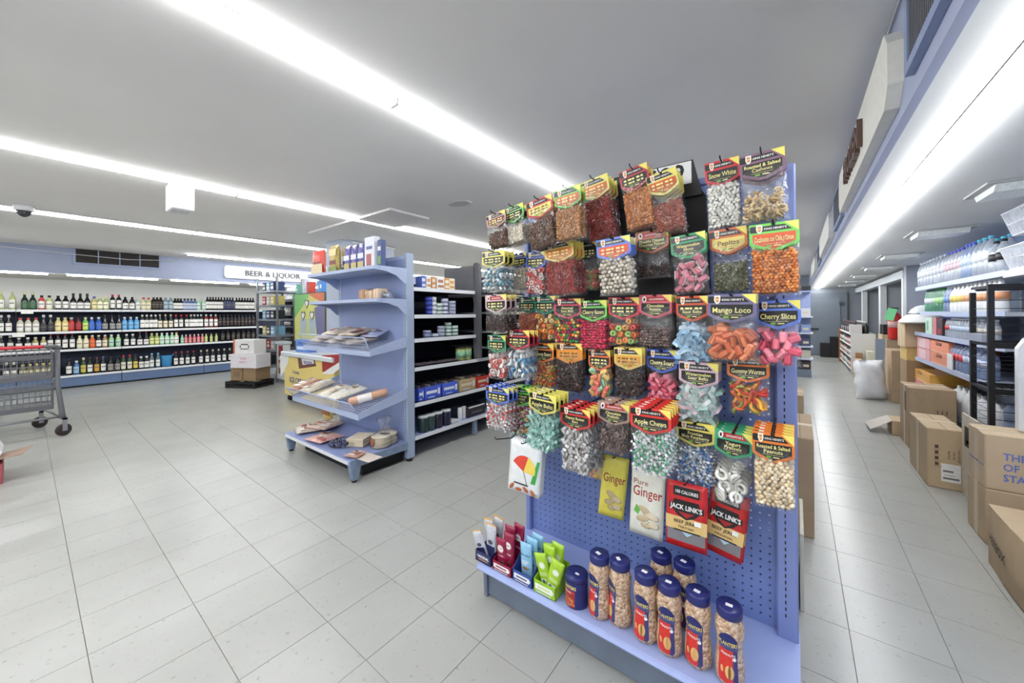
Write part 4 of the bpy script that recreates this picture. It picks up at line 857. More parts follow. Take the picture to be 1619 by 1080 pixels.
def jerky(second):
    def f(pr, W, L_, y):
        pr.box((-W * .32, y - .0004, -L_ * .2), (W * .32, y, -L_ * .06), 0); put_text(pr, '100 CALORIES', Matrix.Translation((0, y - .0008, -L_ * .16)), L_ * .07, 1, width=W * .55, bold=.02)
        pr.box((-W * .5, y - .0004, -L_ * .72), (W * .5, y, -L_ * .52), 2)
        put_text(pr, 'BEEF JERKY', Matrix.Translation((0, y - .0008, -L_ * .615)), L_ * .07, 0, width=W * .7, bold=.02); put_text(pr, 'TERIYAKI' if not second else 'ORIGINAL', Matrix.Translation((0, y - .0008, -L_ * .69)), L_ * .055, 0, width=W * .5)
        pr.prism([(-W * .3, -L_ * .26), (W * .3, -L_ * .26), (W * .36, -L_ * .4), (W * .2, -L_ * .5), (0, -L_ * .55), (-W * .2, -L_ * .5), (-W * .36, -L_ * .4)][::-1], y - .0009, y, 0)
        pr.prism([(-W * .2, -L_ * .44), (W * .2, -L_ * .44), (0, -L_ * .525)][::-1], y - .0012, y, 3)
        pr.box((-W * .42, y - .0012, -L_ * .415), (W * .42, y - .0006, -L_ * .325), 0)
        put_text(pr, 'JACK LINK\u2019S', Matrix.Translation((0, y - .0018, -L_ * .4)), L_ * .1, 1, width=W * .78, bold=.03)
        pr.box((-W * .46, y - .0004, -L_ * .89), (W * .46, y, -L_ * .72), 4); pr.prism([(-W * .1, -L_ * .74), (W * .16, -L_ * .74), (W * .03, -L_ * .8)][::-1], y - .0008, y, 5)
        pr.box((-W * .3, y - .0008, -L_ * .735), (W * .34, y, -L_ * .715), 0); pr.box((W * .2, y - .0024, -L_ * .6), (W * .36, y - .0016, -L_ * .53), 1)
    return f
JM = [(24, 22, 24), (240, 238, 234), (216, 184, 120), (160, 26, 32), (120, 118, 122), (170, 196, 214)]
hung('red beef jerky pouch with tan band, left of the two', 'snack pouch', 1054, 1118, 764, 868, 1.52, (192, 34, 38), jerky(0), JM, 1, 3)
for k in (0, 1):
    hung(['red beef jerky pouch with beige band, right of the two', 'red beef jerky pouch hanging behind the right jerky pouch'][k], 'snack pouch', 1122 + 3 * k, 1184 + 3 * k, 778 - k, 884 - 3 * k, 1.57 + .05 * k, (188, 36, 36), jerky(1), JM, 6, -6, .007)
def umb(pr, W, L_, y):
    c = (-.02 * W, -L_ * .5); R_ = W * .36
    for k, mi in enumerate((0, 0, 1, 1)):
        a0, a1 = math.radians(160 - 45 * k), math.radians(160 - 45 * (k + 1)); n = 5
        pr.prism([(c[0], c[1] - R_ * .25)] + [(c[0] + R_ * math.cos(a0 + (a1 - a0) * j / n), c[1] + R_ * math.sin(a0 + (a1 - a0) * j / n)) for j in range(n + 1)], y - .0006, y, mi)
    pr.tube([(c[0], y - .001, c[1] - R_ * .2), (c[0] + R_ * .35, y - .001, c[1] - R_ * 1.2)], .0014, 4, 3)
    pr.prism([(W * .22, -L_ * .75), (W * .36, -L_ * .75), (W * .46, -L_ * .3), (W * .38, -L_ * .3)], y - .0004, y + .001, 2)
    for k in range(4): blob(pr, W * (-.36 + .22 * k), -L_ * (.9 + .03 * (k % 2)), W * .11, L_ * .035, y, 4, rnd(-1, 1))
    pr.box((-W * .3, y - .0004, -L_ * .83), (W * .15, y, -L_ * .8), 3)
for k in range(3):
    hung(['white pouch with a red and yellow umbrella, frontmost of its peg', 'second umbrella pouch just behind the front one', 'third umbrella pouch at the back of its peg'][k], 'snack pouch', 810 + 3 * k, 856 + 3 * k, 700 - 2 * k, 782 - 3 * k, 1.44 + .05 * k, (226, 228, 228), umb, [(216, 70, 50), (232, 206, 90), (60, 160, 70), (60, 60, 60), (170, 90, 50)], 5, 8, .007)
hung('small yellow and pink candy bag under the chocolate pretzels', 'snack pouch', 928, 966, 716, 758, 1.66, (206, 186, 120), lambda pr, W, L_, y: (pr.box((-W * .3, y - .0005, -L_ * .5), (W * .3, y, -L_ * .25), 0), [blob(pr, W * rnd(-.35, .35), -L_ * rnd(.55, .9), W * .09, L_ * .08, y, 1 + k % 2, rnd(-1, 1)) for k in range(10)]), [(120, 120, 130), (206, 110, 130), (226, 180, 100)], 6, 6)
hung('silver patterned candy strip bag left of the umbrella pouches', 'snack pouch', 806, 832, 668, 730, 1.60, (150, 160, 168), lambda pr, W, L_, y: [blob(pr, W * rnd(-.35, .35), -L_ * rnd(.1, .9), W * .1, L_ * .05, y, k % 3, rnd(-1, 1)) for k in range(16)], [(206, 212, 216), (120, 90, 110), (90, 140, 130)], 0, 4)
# empty black peg hook sticking out on the left side
p = pY(790, 692, 1.5)
d1(MB().tube([(-1.22, 1.77, p.z + .03), (p.x + .06, 1.52, p.z + .004), (p.x, 1.47, p.z), (p.x - .004, 1.465, p.z + .012)], .003, 5), 'peg_hook', m_black)
# ------------------------------------------------------------------ second gondola : blue end with sloping wire trays, and its side shelves
m_lav = M('lavender_steel', (166, 178, 206), .4, var=.04, scale=5)
m_lavp = M('lavender_upright', (156, 170, 192), .45, var=.05, scale=5)
m_panel = M('lavender_panel', (134, 148, 188), .45, var=.05, scale=3)
m_wire = C((178, 186, 212), .35, metal=.3)
G2X0, G2X1, G2Y = -4.19, -2.93, 2.2
G2 = thing('shelf_end_display', 'blue end shelving with two sloping wire trays, standing behind the candy display', 'display shelf', (-3.56, 2.2, 0))
def g2(mb, name, mats, **k): return mb.obj(name, mats, G2, (3.56, -2.2, 0), **k)
g2(MB().box((G2X0, 2.205, .1), (G2X1 - .05, 2.225, 1.93)), 'back_panel', m_panel)
for x, lab in ((G2X1 - .055, 0), (G2X0, 1)):
    mb = MB(); mb.bbox((x, 2.2, .03), (x + .055, 2.285, 1.985), .004)
    for k in range(70): mb.box((x + .02, 2.199, .25 + .024 * k), (x + .028, 2.2002, .262 + .024 * k), 1)
    g2(mb, 'upright', [m_lavp, m_black])
    g2(MB().lathe([(.03, 0), (.03, .014), (.012, .02), (.012, .035)], 10, c=(x + .027, 2.24, 0)), 'foot', m_black)
g2(MB().box((G2X0 + .05, 2.21, 1.93), (G2X1 - .05, 2.23, 1.965)), 'top_rail', m_lav)
def flat_shelf(zt, yf, name='shelf'):
    mb = MB(); mb.box((G2X0, yf, zt - .03), (G2X1, 2.2, zt)); s = g2(mb, name, m_lav)
    for x in (G2X0 - .002, G2X1):
        b = MB(); b.prismx([(yf, zt - .0), (yf, zt - .032), (yf + .12, zt - .045), (yf + .22, zt - .075), (2.17, zt - .14), (2.2, zt - .15), (2.2, zt + .0)][::-1], x, x + .004)
        b.lathe([(.006, 0), (.0, .003)], 8, 1, T=Matrix.Translation((x + .004, yf + .05, zt - .018)) @ Matrix.Rotation(math.pi / 2, 4, 'Y')); b.obj('bracket', [m_lav, C((120, 128, 160), .4)], s)
    return s
flat_shelf(1.835, 1.86); flat_shelf(1.545, 1.88)
def tray(zr, zf, yf, ylip, zlip):
    """sloping wire tray: floor from back (2.2, zr) to front (yf, zf), lip up to (ylip, zlip)"""
    w = MB(); x0, x1 = G2X0 + .01, G2X1 - .01
    n = int((x1 - x0) / .03)
    a = math.atan2(zr - zf, 2.2 - yf); L_ = math.hypot(zr - zf, 2.2 - yf)
    for k in range(n + 1):
        x = x0 + (x1 - x0) * k / n
        w.add([(x - .0022, yf, zf), (x + .0022, yf, zf), (x + .0022, 2.2, zr), (x - .0022, 2.2, zr)], [(0, 1, 2, 3)])
        w.add([(x - .0022, ylip, zlip), (x + .0022, ylip, zlip), (x + .0022, yf, zf), (x - .0022, yf, zf)], [(0, 1, 2, 3)])
    m = int(L_ / .03)
    for k in range(m + 1):
        f = k / m; y, z = yf + (2.2 - yf) * f, zf + (zr - zf) * f
        w.add([(x0, y - .0022, z), (x1, y - .0022, z), (x1, y + .0022, z + .002), (x0, y + .0022, z + .002)], [(0, 1, 2, 3)])
    L2 = math.hypot(ylip - yf, zlip - zf); m = int(L2 / .026)
    for k in range(m + 1):
        f = k / m; y, z = yf + (ylip - yf) * f, zf + (zlip - zf) * f
        w.add([(x0, y, z - .0022), (x1, y, z - .0022), (x1, y, z + .0022), (x0, y, z + .0022)], [(0, 1, 2, 3)])
    s = g2(w, 'wire_tray', m_wire, kind='stuff')
    f = MB(); f.tube([(x0, ylip, zlip), (x1, ylip, zlip)], .006, 6); f.tube([(x0, yf, zf), (x0, ylip, zlip)], .005, 5); f.tube([(x1, yf, zf), (x1, ylip, zlip)], .005, 5)
    f.box((G2X0, yf - .004, zf - .05), (G2X1, yf + .012, zf - .006)); f.obj('tray_rim', m_lav, s)
    for x in (G2X0 - .003, G2X1 - .001):
        b = MB(); b.prismx([(yf - .004, zf - .045), (yf - .004, zf + .01), (2.2, zr + .045), (2.2, zr - .06)], x, x + .004); b.obj('side_arm', m_lav, s)
tray(1.15, 1.085, 1.815, 1.765, 1.2)
tray(.665, .56, 1.705, 1.635, .66)
mb = MB(); mb.prismx([(1.628, .15), (1.622, .175), (1.63, .192), (2.2, .192), (2.2, .15)], G2X0, G2X1); g2(mb, 'base_deck', M('base_deck_blue', (136, 148, 190), .4, var=.08, scale=5))
mb = MB(); mb.box((G2X0 + .02, 1.619, .156), (G2X1 - .02, 1.6225, .186)); g2(mb, 'price_rail', C((214, 216, 222), .35))
g2(MB().box((G2X0 + .1, 1.78, .0), (G2X1 - .1, 1.8, .15)), 'base_shade_panel', m_black); g2(MB().box((G2X1 - .1, 1.78, .0), (G2X1 - .08, 2.2, .15)), 'base_shade_panel', m_black)  # black panels standing in for the deep shadow under the deck
m_leg = M('worn_leg_paint', (122, 138, 160), .5, var=.15, scale=20)
for x in (G2X0, G2X1 - .05):
    l = g2(MB().prismx([(1.63, .192), (1.63, .145), (1.652, .02), (1.70, .02), (1.72, .125), (2.2, .125), (2.2, .185)][::-1], x, x + .052), 'leg', m_leg)
    MB().lathe([(.022, 0), (.022, .012), (.01, .02)], 10, c=(x + .026, 1.676, 0)).obj('foot', m_black, l)
# ---- side run of the gondola
m_shlf = M('white_shelf', (222, 224, 226), .4, var=.03, scale=5)
m_inner = M('gondola_inner', (26, 30, 48), .6)
SR = thing('side_shelving', 'long side shelving with white shelf edges running back from the blue end display', 'display shelf', (-3.25, 3.2, 0))
def sr(mb, name, mats, **k): return mb.obj(name, mats, SR, (3.25, -3.2, 0), **k)
SHZ = (1.66, 1.393, 1.16, .88, .535, .215)
for z in SHZ:
    d0 = -2.93 if z < 1.6 else -2.94
    s = sr(MB().box((-3.5, 2.29, z - .025), (d0 - .006, 3.15, z)), 'shelf', m_inner if z > .3 else m_deck)
    MB().box((d0 - .006, 2.288, z - .033), (d0, 3.152, z + .004)).obj('price_edge', m_shlf, s)
    if z < .9:
        s = sr(MB().box((-3.5, 3.155, z - .025), (d0 - .006, 5.3, z)), 'shelf', m_inner if z > .3 else m_deck)
        MB().box((d0 - .006, 3.155, z - .033), (d0, 5.3, z + .004)).obj('price_edge', m_shlf, s)
sr(MB().box((-3.56, 2.29, .1), (-3.5, 5.4, 1.75)), 'spine_panel', m_inner)
sr(MB().box((-3.5, 2.3, .0), (-3.42, 5.3, .19)), 'base', m_black)
for y in (3.13, 5.3):
    l = sr(MB().prismx([(y, .19), (y, .02), (y + .05, .02), (y + .05, .19)][::-1], -2.98, -2.945), 'leg', m_leg)
# tall dark rack standing on the next section
DR = thing('dark_shelf_unit', 'tall dark grey shelf unit with rounded top corner behind the side shelving', 'display shelf', (-3.1, 3.3, .9))
def dr(mb, name, mats, **k): return mb.obj(name, mats, DR, (3.1, -3.3, -.9), **k)
m_dg = M('charcoal_panel', (98, 98, 102), .6, var=.08, scale=6)
dr(MB().box((-3.47, 3.17, 1.67), (-2.98, 3.2, 1.96)), 'end_panel', m_dg)
mb = MB(); pr_ = [(-.0, 1.93), (-.015, 1.975), (-.05, 1.995), (-.09, 1.985), (-.1, 1.93), (-.1, 1.6), (-.085, 1.5), (-.1, 1.38), (-.085, 1.25), (-.1, 1.1), (-.09, .89), (-.0, .89)]
mb.prism([(-2.9 + x, z) for x, z in pr_], 3.18, 3.22); dr(mb, 'curved_side', m_dg)
for k, z in enumerate((1.62, 1.42, 1.2, 1.02)):
    dr(MB().box((-3.47, 3.22, z - .02), (-2.72, 4.4, z)), 'shelf', m_dg)
    dr(MB().box((-2.72, 3.22, z - .03), (-2.715, 4.4, z + .005)), 'price_edge', C((186, 182, 160), .5))
dr(MB().box((-3.47, 3.2, .9), (-3.44, 4.4, 1.9)), 'back_panel', m_inner); dr(MB().box((-3.44, 4.4, .9), (-2.72, 4.43, 1.9)), 'end_panel', m_dg)
q = 0
for z in (1.62, 1.42, 1.2, 1.02):
    for k in range(7):
        y = 3.3 + .15 * k
        o = MB(); h = min(.15, .14); o.lathe([(.045, 0), (.048, .01), (.048, h * .7), (.03, h * .85), (.03, h)], 10); o.lathe([(.033, h - .01), (.033, h + .012)], 10, 1); o.lathe([(.0486, h * .15), (.0486, h * .6)], 10, 2)
        jo = o.obj('dark_jar', [C((40, 36, 38), .25), C((24, 24, 26), .4), C((150, 146, 140), .5)], None, (-2.79, y, z + .001))
        tag(jo, 'small dark jar on the ' + {1.62: 'top', 1.42: 'second', 1.2: 'third', 1.02: 'lowest'}[z] + ' shelf of the grey unit', 'jar', 'dark jars on the %s shelf of the grey unit' % {1.62: 'top', 1.42: 'second', 1.2: 'third', 1.02: 'lowest'}[z])
# ---- generic packed goods
def bx(name, label, cat, loc, d, col, face=None, fcol=None, rz=0, group=None, text=None, tcol=(255, 255, 255), bands=(), axis='y', tsize=.3):
    """printed carton standing on loc; bands on the face looking to -y (or +x / -x)"""
    o = MB().bbox((-d[0] / 2, -d[1] / 2, 0), (d[0] / 2, d[1] / 2, d[2]), min(.003, min(d) * .1)).obj(name, C(col, .5), None, loc); o.rotation_euler = (0, 0, rz)
    tag(o, label, cat, group)
    if bands or text:
        pr = MB(); W, dep = (d[0], d[1]) if axis == 'y' else (d[1], d[0])
        T = {'y': Matrix(), 'x': Matrix.Rotation(math.pi / 2, 4, 'Z'), '-x': Matrix.Rotation(-math.pi / 2, 4, 'Z')}[axis]; y = -dep / 2
        cols = []
        for x0, z0, x1, z1, c in bands:
            if c not in cols: cols.append(c)
            pr.box((W * x0, y - .0012, d[2] * z0), (W * x1, y + .0005, d[2] * z1), cols.index(c), T)
        if text:
            if tcol not in cols: cols.append(tcol)
            tx = text if isinstance(text, list) else [text]
            for k, s_ in enumerate(tx): put_text(pr, s_, T @ Matrix.Translation((0, y - .0018, d[2] * (.62 - tsize * 1.25 * k))), d[2] * tsize, cols.index(tcol), width=W * .8, bold=.02)
        pr.obj('print', [C(c, .5) for c in cols], o, kind='stuff')
    return o
def cyl(name, label, cat, loc, r, h, col, lidcol=None, lab=None, labz=(.15, .8), group=None, n=14, rough=.3, mat=None, neck=None, rz=0):
    t = MB().lathe([(r * .96, 0), (r, h * .03), (r, h * .93 if not neck else neck), (r * .9, h * .97)] if not neck else [(r * .95, 0), (r, .006), (r, neck), (r * .4, neck + (h - neck) * .45), (r * .36, h)], n).obj(name, mat or C(col, rough), None, loc); t.rotation_euler = (0, 0, rz)
    tag(t, label, cat, group)
    if lidcol: MB().lathe([(r * 1.03, h * .9), (r * 1.03, h), (r * .98, h * 1.02), (0, h * 1.02)] if not neck else [(r * .42, h * .9), (r * .42, h * 1.03), (0, h * 1.03)], n).obj('lid' if not neck else 'cap', C(lidcol, .4), t)
    if lab: MB().lathe([(r * 1.015, h * labz[0]), (r * 1.015, h * labz[1])], n).obj('paper_label', C(lab, .45), t)
    return t
# top shelf goods of the end display
X = [pY(x, 420, 2.0).x for x in (503, 530, 543, 555, 566, 577, 588, 598)]
def bag_up(name, label, loc, W, Hh, col, bands, text=None, tcol=(250, 245, 230), b=.03, rz=0, group=None, cat='bag', tilt=.0, tsize=.14, tz=.72):
    t = thing(name, label, cat, loc, rz, group); t.rotation_euler = (tilt, 0, rz); pl = pillow(W, Hh, b, seed=len(label)); pl.v = [(x, y, z + Hh / 2) for x, y, z in pl.v]
    pl.obj('pouch', M('pouch_%02x%02x%02x' % col, col, .3, var=.1, scale=30, bump=.3), t)
    pr = MB(); cols = []
    for x0, z0, x1, z1, c in bands:
        if c not in cols: cols.append(c)
        pr.box((W * x0, -b - .002, Hh * z0), (W * x1, -b - .0006, Hh * z1), cols.index(c))
    if text:
        cols.append(tcol); tx = text if isinstance(text, list) else [text]
        for k, s_ in enumerate(tx): put_text(pr, s_, Matrix.Translation((0, -b - .0032, Hh * (tz - tsize * 1.2 * k))), Hh * tsize, len(cols) - 1, width=W * .84, bold=.03)
    if cols: pr.obj('print', [C(c, .4) for c in cols], t, kind='stuff')
    return t
Y0 = 2.0
z1 = 1.836
bag_up('snack_bag', 'red and cream snack bag at the left end of the top blue shelf', (pY(505, 420, 1.95).x, 1.95, z1), .27, .265, (206, 74, 64), [(-.46, .05, .46, .42, (208, 190, 150)), (-.3, .44, .3, .52, (120, 60, 40))], None)
for k in range(2):
    bag_up('snack_bag', ['golden snack bag on the top blue shelf beside the red bag', 'golden snack bag on the top blue shelf standing behind the other golden bag'][k], (pY(530 + 6 * k, 420, 1.98).x, 1.98 + .1 * k, z1), .19, .29, (176, 152, 74), [(-.4, .62, .4, .86, (214, 196, 140)), (-.3, .3, .3, .45, (110, 40, 40)), (-.42, .03, .42, .22, (120, 140, 70))], None)
for k, x in enumerate((551, 562, 573)):
    bag_up('snack_bag', ['indigo and white snack pack on the top blue shelf beside the golden bags', 'indigo and white snack pack, middle of three on the top blue shelf', 'indigo and white snack pack beside the tall white carton on the top blue shelf'][k], (pY(x, 420, 1.98).x, 1.98, z1), .115, .25, (84, 80, 150), [(-.42, .42, .42, .62, (224, 224, 230)), (-.42, .04, .42, .3, (196, 180, 110))], None, b=.02)
bx('cereal_box', 'tall navy carton standing behind the snack packs on the top blue shelf', 'box', (pY(578, 420, 2.07).x, 2.1, z1), (.09, .06, .29), (60, 62, 130), bands=[(-.4, .1, .4, .3, (200, 190, 140))])
bx('cereal_box', 'tall white carton with reddish picture at the right of the top blue shelf', 'box', (pY(587, 420, 1.98).x, 1.99, z1), (.16, .06, .29), (226, 228, 234), bands=[(-.3, .08, .2, .45, (170, 90, 84)), (-.3, .6, .3, .7, (90, 96, 160))])
bx('cereal_box', 'thin navy and green carton at the right end of the top blue shelf', 'box', (pY(602, 420, 1.99).x, 2.0, z1), (.06, .05, .25), (70, 84, 130), bands=[(-.4, .1, .4, .4, (110, 150, 90)), (-.4, .6, .4, .75, (226, 228, 230))])
# second shelf : loaf in bag
def loaf(label, loc, L_, W, Hh, rz, cols, tailcol=(60, 110, 210), grp=None, nsl=9):
    t = thing('bread_bag', label, 'bread', loc, rz, grp)
    mb = MB()
    for k in range(nsl): mb.bbox((-L_ / 2 + L_ * k / nsl, -W / 2, .004), (-L_ / 2 + L_ * (k + .86) / nsl, W / 2, Hh * (.92 + .08 * math.sin(k))), .008)
    mb.obj('bread', MI('bread_%d' % len(label), cols, .8), t, kind='stuff')
    f = MB().ell((0, 0, Hh * .5), (L_ * .58, W * .62, Hh * .58), 0, None, 14, 8); f.v = [(x, y, max(.001, z)) for x, y, z in f.v]
    f.obj('bag_film', m_film, t)
    MB().tube([(L_ * .55, 0, Hh * .4), (L_ * .62, .0, Hh * .35), (L_ * .72, .01, Hh * .3), (L_ * .8, .02, Hh * .45)], [.03, .012, .03, .05], 8).obj('bag_tail', FILM('tail_film', (.75, .85, 1), .25, .1), t)
    return t
loaf('white bread loaf in clear bag on the second blue shelf', (pY(590, 470, 2.04).x, 2.04, 1.546), .3, .12, .1, .05, [(214, 176, 140), (232, 206, 176), (206, 160, 120)])
# tray one : packs heaped on the left
def pack(name, label, loc, W, L_, th, rz, tilt, col, cols, grp, roll=0, film=True):
    """flat pack lying on its back: contents slab with printed patches under film"""
    t = thing(name, label, 'food pack', loc, rz, grp); t.rotation_euler = (tilt, roll, rz)
    b = MB(); pl = pillow(W, L_, th / 2, 6, 8, seed=len(label)); b.add([(x, z, -y + th / 2 + .002) for x, y, z in pl.v], pl.f, 0, True)
    b.obj('wrapper', M('wrap_%02x%02x%02x' % col, col, .3, var=.18, scale=28, bump=.4), t)
    pr = MB()
    for k in range(7):
        x, y = rnd(-.35, .35) * W, rnd(-.36, .36) * L_; a, c = rnd(.08, .2) * W, rnd(.03, .1) * L_; pr.box((x - a, y - c, th + .002), (x + a, y + c, th + .0035), k % len(cols))
    pr.obj('print', [C(c, .4) for c in cols], t, kind='stuff')
    return t
def tz(y, zr, zf, yf): return zf + (zr - zf) * (y - yf) / (2.2 - yf) + .006
n = 0
TL = math.atan2(1.15 - 1.085, 2.2 - 1.815)
for k in range(7):
    x = G2X0 + .17 + .12 * k * (.9); y = 1.99 + .02 * (k % 3)
    lab = 'pale wrap pack in the upper wire tray, ' + ['at the left end', 'second from the left', 'third from the left', 'fourth from the left', 'fifth from the left', 'sixth from the left', 'at the right end of the heap'][k]
    pack('wrap_pack', lab, (x, y, tz(y, 1.15, 1.085, 1.815) + .004 + .036 * (k % 3)), .24, .3, .05, rnd(-.25, .25), TL, (190, 176, 160), [(160, 60, 50), (226, 220, 210), (120, 100, 90), (150, 60, 56)], 'wrap packs heaped in the upper wire tray')
pack('wrap_pack', 'blue and clear wrap pack on top of the upper tray heap', (-3.27, 2.08, 1.2), .2, .2, .03, .3, TL + .1, (150, 160, 190), [(110, 60, 70), (220, 222, 226)], None)
TL2 = math.atan2(.665 - .56, 2.2 - 1.705)
def tz2(y): return tz(y, .665, .56, 1.705)
for k, (px_, lab, col) in enumerate(((486, 'white and brown bread pack at the left end of the lower wire tray', (150, 96, 66)), (505, 'pale bread pack in the lower wire tray, right of the brown pack', (206, 196, 176)), (530, 'pale bread pack in the lower wire tray, third from the left', (214, 206, 190)), (551, 'white flour pack standing up in the lower wire tray', (226, 220, 208)))):
    y = 1.88; pack('bread_pack', lab, (pY(px_, 610, y).x, y, tz2(y) + .004 + .02 * (k % 2)), .2, .32, .06, .25 - .15 * k, TL2, col, [(236, 234, 230), (200, 180, 150), (150, 120, 90)], None)
p = pY(583, 625, 1.88); t = thing('pastry_roll', 'long wrapped pastry roll leaning at the right end of the lower wire tray', 'food pack', (p.x - .04, 1.9, tz2(1.9) + .045)); t.rotation_euler = (TL2, 0, -.55)
MB().tube([(0, -.17, 0), (0, -.16, 0), (0, .16, 0), (0, .17, 0)], [.02, .036, .036, .02], 12).obj('roll', C((206, 160, 130), .5), t); MB().tube([(0, -.09, 0), (0, .03, 0)], .0372, 12, cap=False).obj('paper_label', C((236, 230, 224), .5), t)
# bottom deck : tortilla bags, packs
for k, (px_, py_, col) in enumerate(((470, 672, (206, 190, 176)), (485, 668, (196, 170, 156)), (508, 655, (200, 180, 170)), (513, 694, (206, 160, 150)))):
    p = pz(px_, py_, .2); p.x = max(p.x, -4.05 + .12 * (k == 1)); pack("tortilla_pack", ['pale tortilla pack at the left end of the bottom blue deck', 'reddish tortilla pack lying on the bottom deck, second from the left', 'tortilla pack lying at the back left of the bottom deck', 'red printed tortilla pack at the front of the bottom deck'][k], (p.x, min(p.y, 2.0), .195 + (.03 if k == 1 else 0)), .26, .26, .04, rnd(-.5, .5), 0, col, [(236, 230, 224), (170, 70, 60), (190, 160, 130)], None)
bag_up('flour_sack', 'yellow flour bag at the back of the bottom blue deck', (pY(517, 640, 2.12).x, 2.13, .193), .2, .2, (206, 176, 90), [(-.4, .3, .4, .6, (150, 90, 50))], None)
p = pz(535, 705, .2)
t = thing('berry_pack', 'dark berry pack in clear film on the bottom blue deck', 'food pack', (p.x, max(1.8, p.y), .193), .6)
mb = MB()
for k in range(36): mb.ell((rnd(-.12, .12), rnd(-.09, .09), rnd(.012, .035)), (.016, .016, .014), 0, None, 7, 5)
mb.obj('berries', MI('berries', [(40, 44, 90), (60, 66, 120), (34, 34, 60)], .35), t, kind='stuff'); f = MB().ell((0, 0, .02), (.15, .115, .04), 0, None, 14, 8); f.v = [(x, y, max(.001, z)) for x, y, z in f.v]; f.obj('bag_film', m_film, t)
p = pz(564, 706, .193) + DV * .08
t = thing('pita_stack', 'stacked pale flatbreads lying in a row in the middle of the bottom deck', 'bread', (p.x, p.y, .193), .5)
for k in range(8): MB().bbox((-.085 + .004 * (k % 3), -.1, .002 + .009 * k), (.085 + .004 * (k % 2), .1, .0095 + .009 * k), .003).obj('flatbread', C((222, 208, 182), .8), t)
for k, (px_, py_, h_) in enumerate(((597, 711, .11), (629, 702, .12))):
    p = pz(px_, py_, .193) + DV * .095; t = thing('tortilla_bag', ['clear bag of tortillas with brown seal and gathered neck', 'clear bag of tortillas with gathered neck beside the upright'][k], 'bread', (p.x - .05 * k, min(p.y, 2.07), .193)); t.scale = (.76, .76, .9)
    for j in range(9): MB().lathe([(.10, .002), (.112, .005), (.112, .009), (.10, .0115)], 18, c=(rnd(-.01, .01), rnd(-.01, .01), .0125 * j)).obj('tortilla', C((228, 214, 190), .8), t)
    MB().lathe([(.124, .001), (.126, .03), (.124, .09), (.1, .125), (.05, .15), (.02, .18), (.03, .21), (.055, .25), (.06, .275)], 16).obj('bag_film', FILM('tortilla_film', (1, 1, 1), .05, .05), t)
    if k == 0: blob_ = MB(); blob_.lathe([(.0, .004), (.03, .003), (.045, 0)][::-1], 14, T=Matrix.Translation((.0, -.122, .06)) @ Matrix.Rotation(math.pi / 2, 4, 'X')); blob_.obj('seal', C((150, 90, 60), .5), t)
q = MB().box((-.19, -.07, 0), (.13, .07, .002)); p = pz(578, 722, .195); o = q.obj('price_sheet', C((214, 200, 190), .6), None, (p.x, p.y, .1935)); o.rotation_euler = (0, 0, .1); tag(o, 'pale printed sheet lying at the front right of the bottom deck', 'sheet')
pack('wrap_pack', 'small brown pack lying on the printed sheet of the bottom deck', (pz(556, 722, .2).x, pz(556, 722, .2).y + .03, .196), .14, .12, .025, .4, 0, (170, 130, 110), [(230, 224, 216), (110, 60, 50)], None)
# ---- goods on the side shelves (face +x)
def sx(px_, py_, X_=-2.99): p = pX(px_, py_, X_); return p
for k, (px_, col, acc) in enumerate(((668, (96, 116, 190), (226, 228, 232)), (676, (232, 232, 230), (214, 150, 90)), (684, (214, 150, 90), (236, 226, 210)), (695, (236, 236, 234), (180, 120, 80)), (705, (214, 160, 96), (240, 232, 214)), (713, (236, 226, 200), (220, 160, 90)))):
    y = sx(px_, 445).y; bx('medicine_box', ['blue and white carton at the left end of the top side shelf', 'white carton with orange edge, second on the top side shelf', 'orange carton, third on the top side shelf', 'wide white carton in the middle of the top side shelf', 'orange carton right of the wide white one on the top side shelf', 'cream and orange carton beside the charcoal panel'][k], 'box', (-3.02, y, 1.661), (.1, [.05, .06, .05, .1, .07, .08][k], .125), col, bands=[(-.4, .15, .4, .35, acc), (-.4, .55, .3, .8, acc)], axis='x', group='cartons on the top side shelf')
def tins(px_, z, n, r, h, col, lid, lab, what, grp):
    y = sx(px_, 500).y
    for j in range(n): cyl('food_tin', what + (', ' + ['bottom', 'second', 'third', 'fourth', 'top'][j] + ' of its stack' if n > 1 else ''), 'tin', (-3.02, y, z + .001 + j * (h + .002)), r, h / 1.02, col, lid, lab, (.2, .8), grp, 14)
tins(681, 1.393, 4, .036, .045, (44, 56, 150), (60, 70, 150), (60, 80, 180), 'blue tin at the left of the second side shelf', 'tins on the second side shelf')
tins(688, 1.393, 4, .034, .045, (190, 196, 206), (206, 210, 216), (226, 230, 236), 'silver tin beside the blue tins', 'tins on the second side shelf')
tins(697, 1.393, 3, .04, .04, (120, 150, 130), (200, 206, 204), (210, 220, 212), 'green and silver tin on the second side shelf', 'tins on the second side shelf')
tins(706, 1.393, 4, .038, .042, (60, 70, 150), (214, 218, 224), (216, 220, 226), 'white lidded tin right of the green tins', 'tins on the second side shelf')
tins(717, 1.393, 4, .044, .036, (180, 186, 206), (206, 210, 222), (170, 176, 200), 'pale violet tin at the right of the second side shelf', 'tins on the second side shelf')
tins(678, 1.16, 2, .042, .035, (170, 176, 200), (200, 206, 216), (120, 130, 170), 'grey blue tin at the left of the third side shelf', 'tins on the third side shelf')
tins(690, 1.16, 1, .04, .035, (150, 156, 190), (190, 196, 210), (206, 210, 224), 'single low tin on the third side shelf', 'tins on the third side shelf')
tins(700, 1.16, 3, .04, .036, (180, 180, 190), (214, 214, 220), (160, 166, 190), 'silver tin beside the green stack on the third side shelf', 'tins on the third side shelf')
tins(711, 1.16, 4, .038, .036, (70, 130, 110), (190, 206, 200), (206, 220, 212), 'green tin, tall stack on the third side shelf', 'tins on the third side shelf')
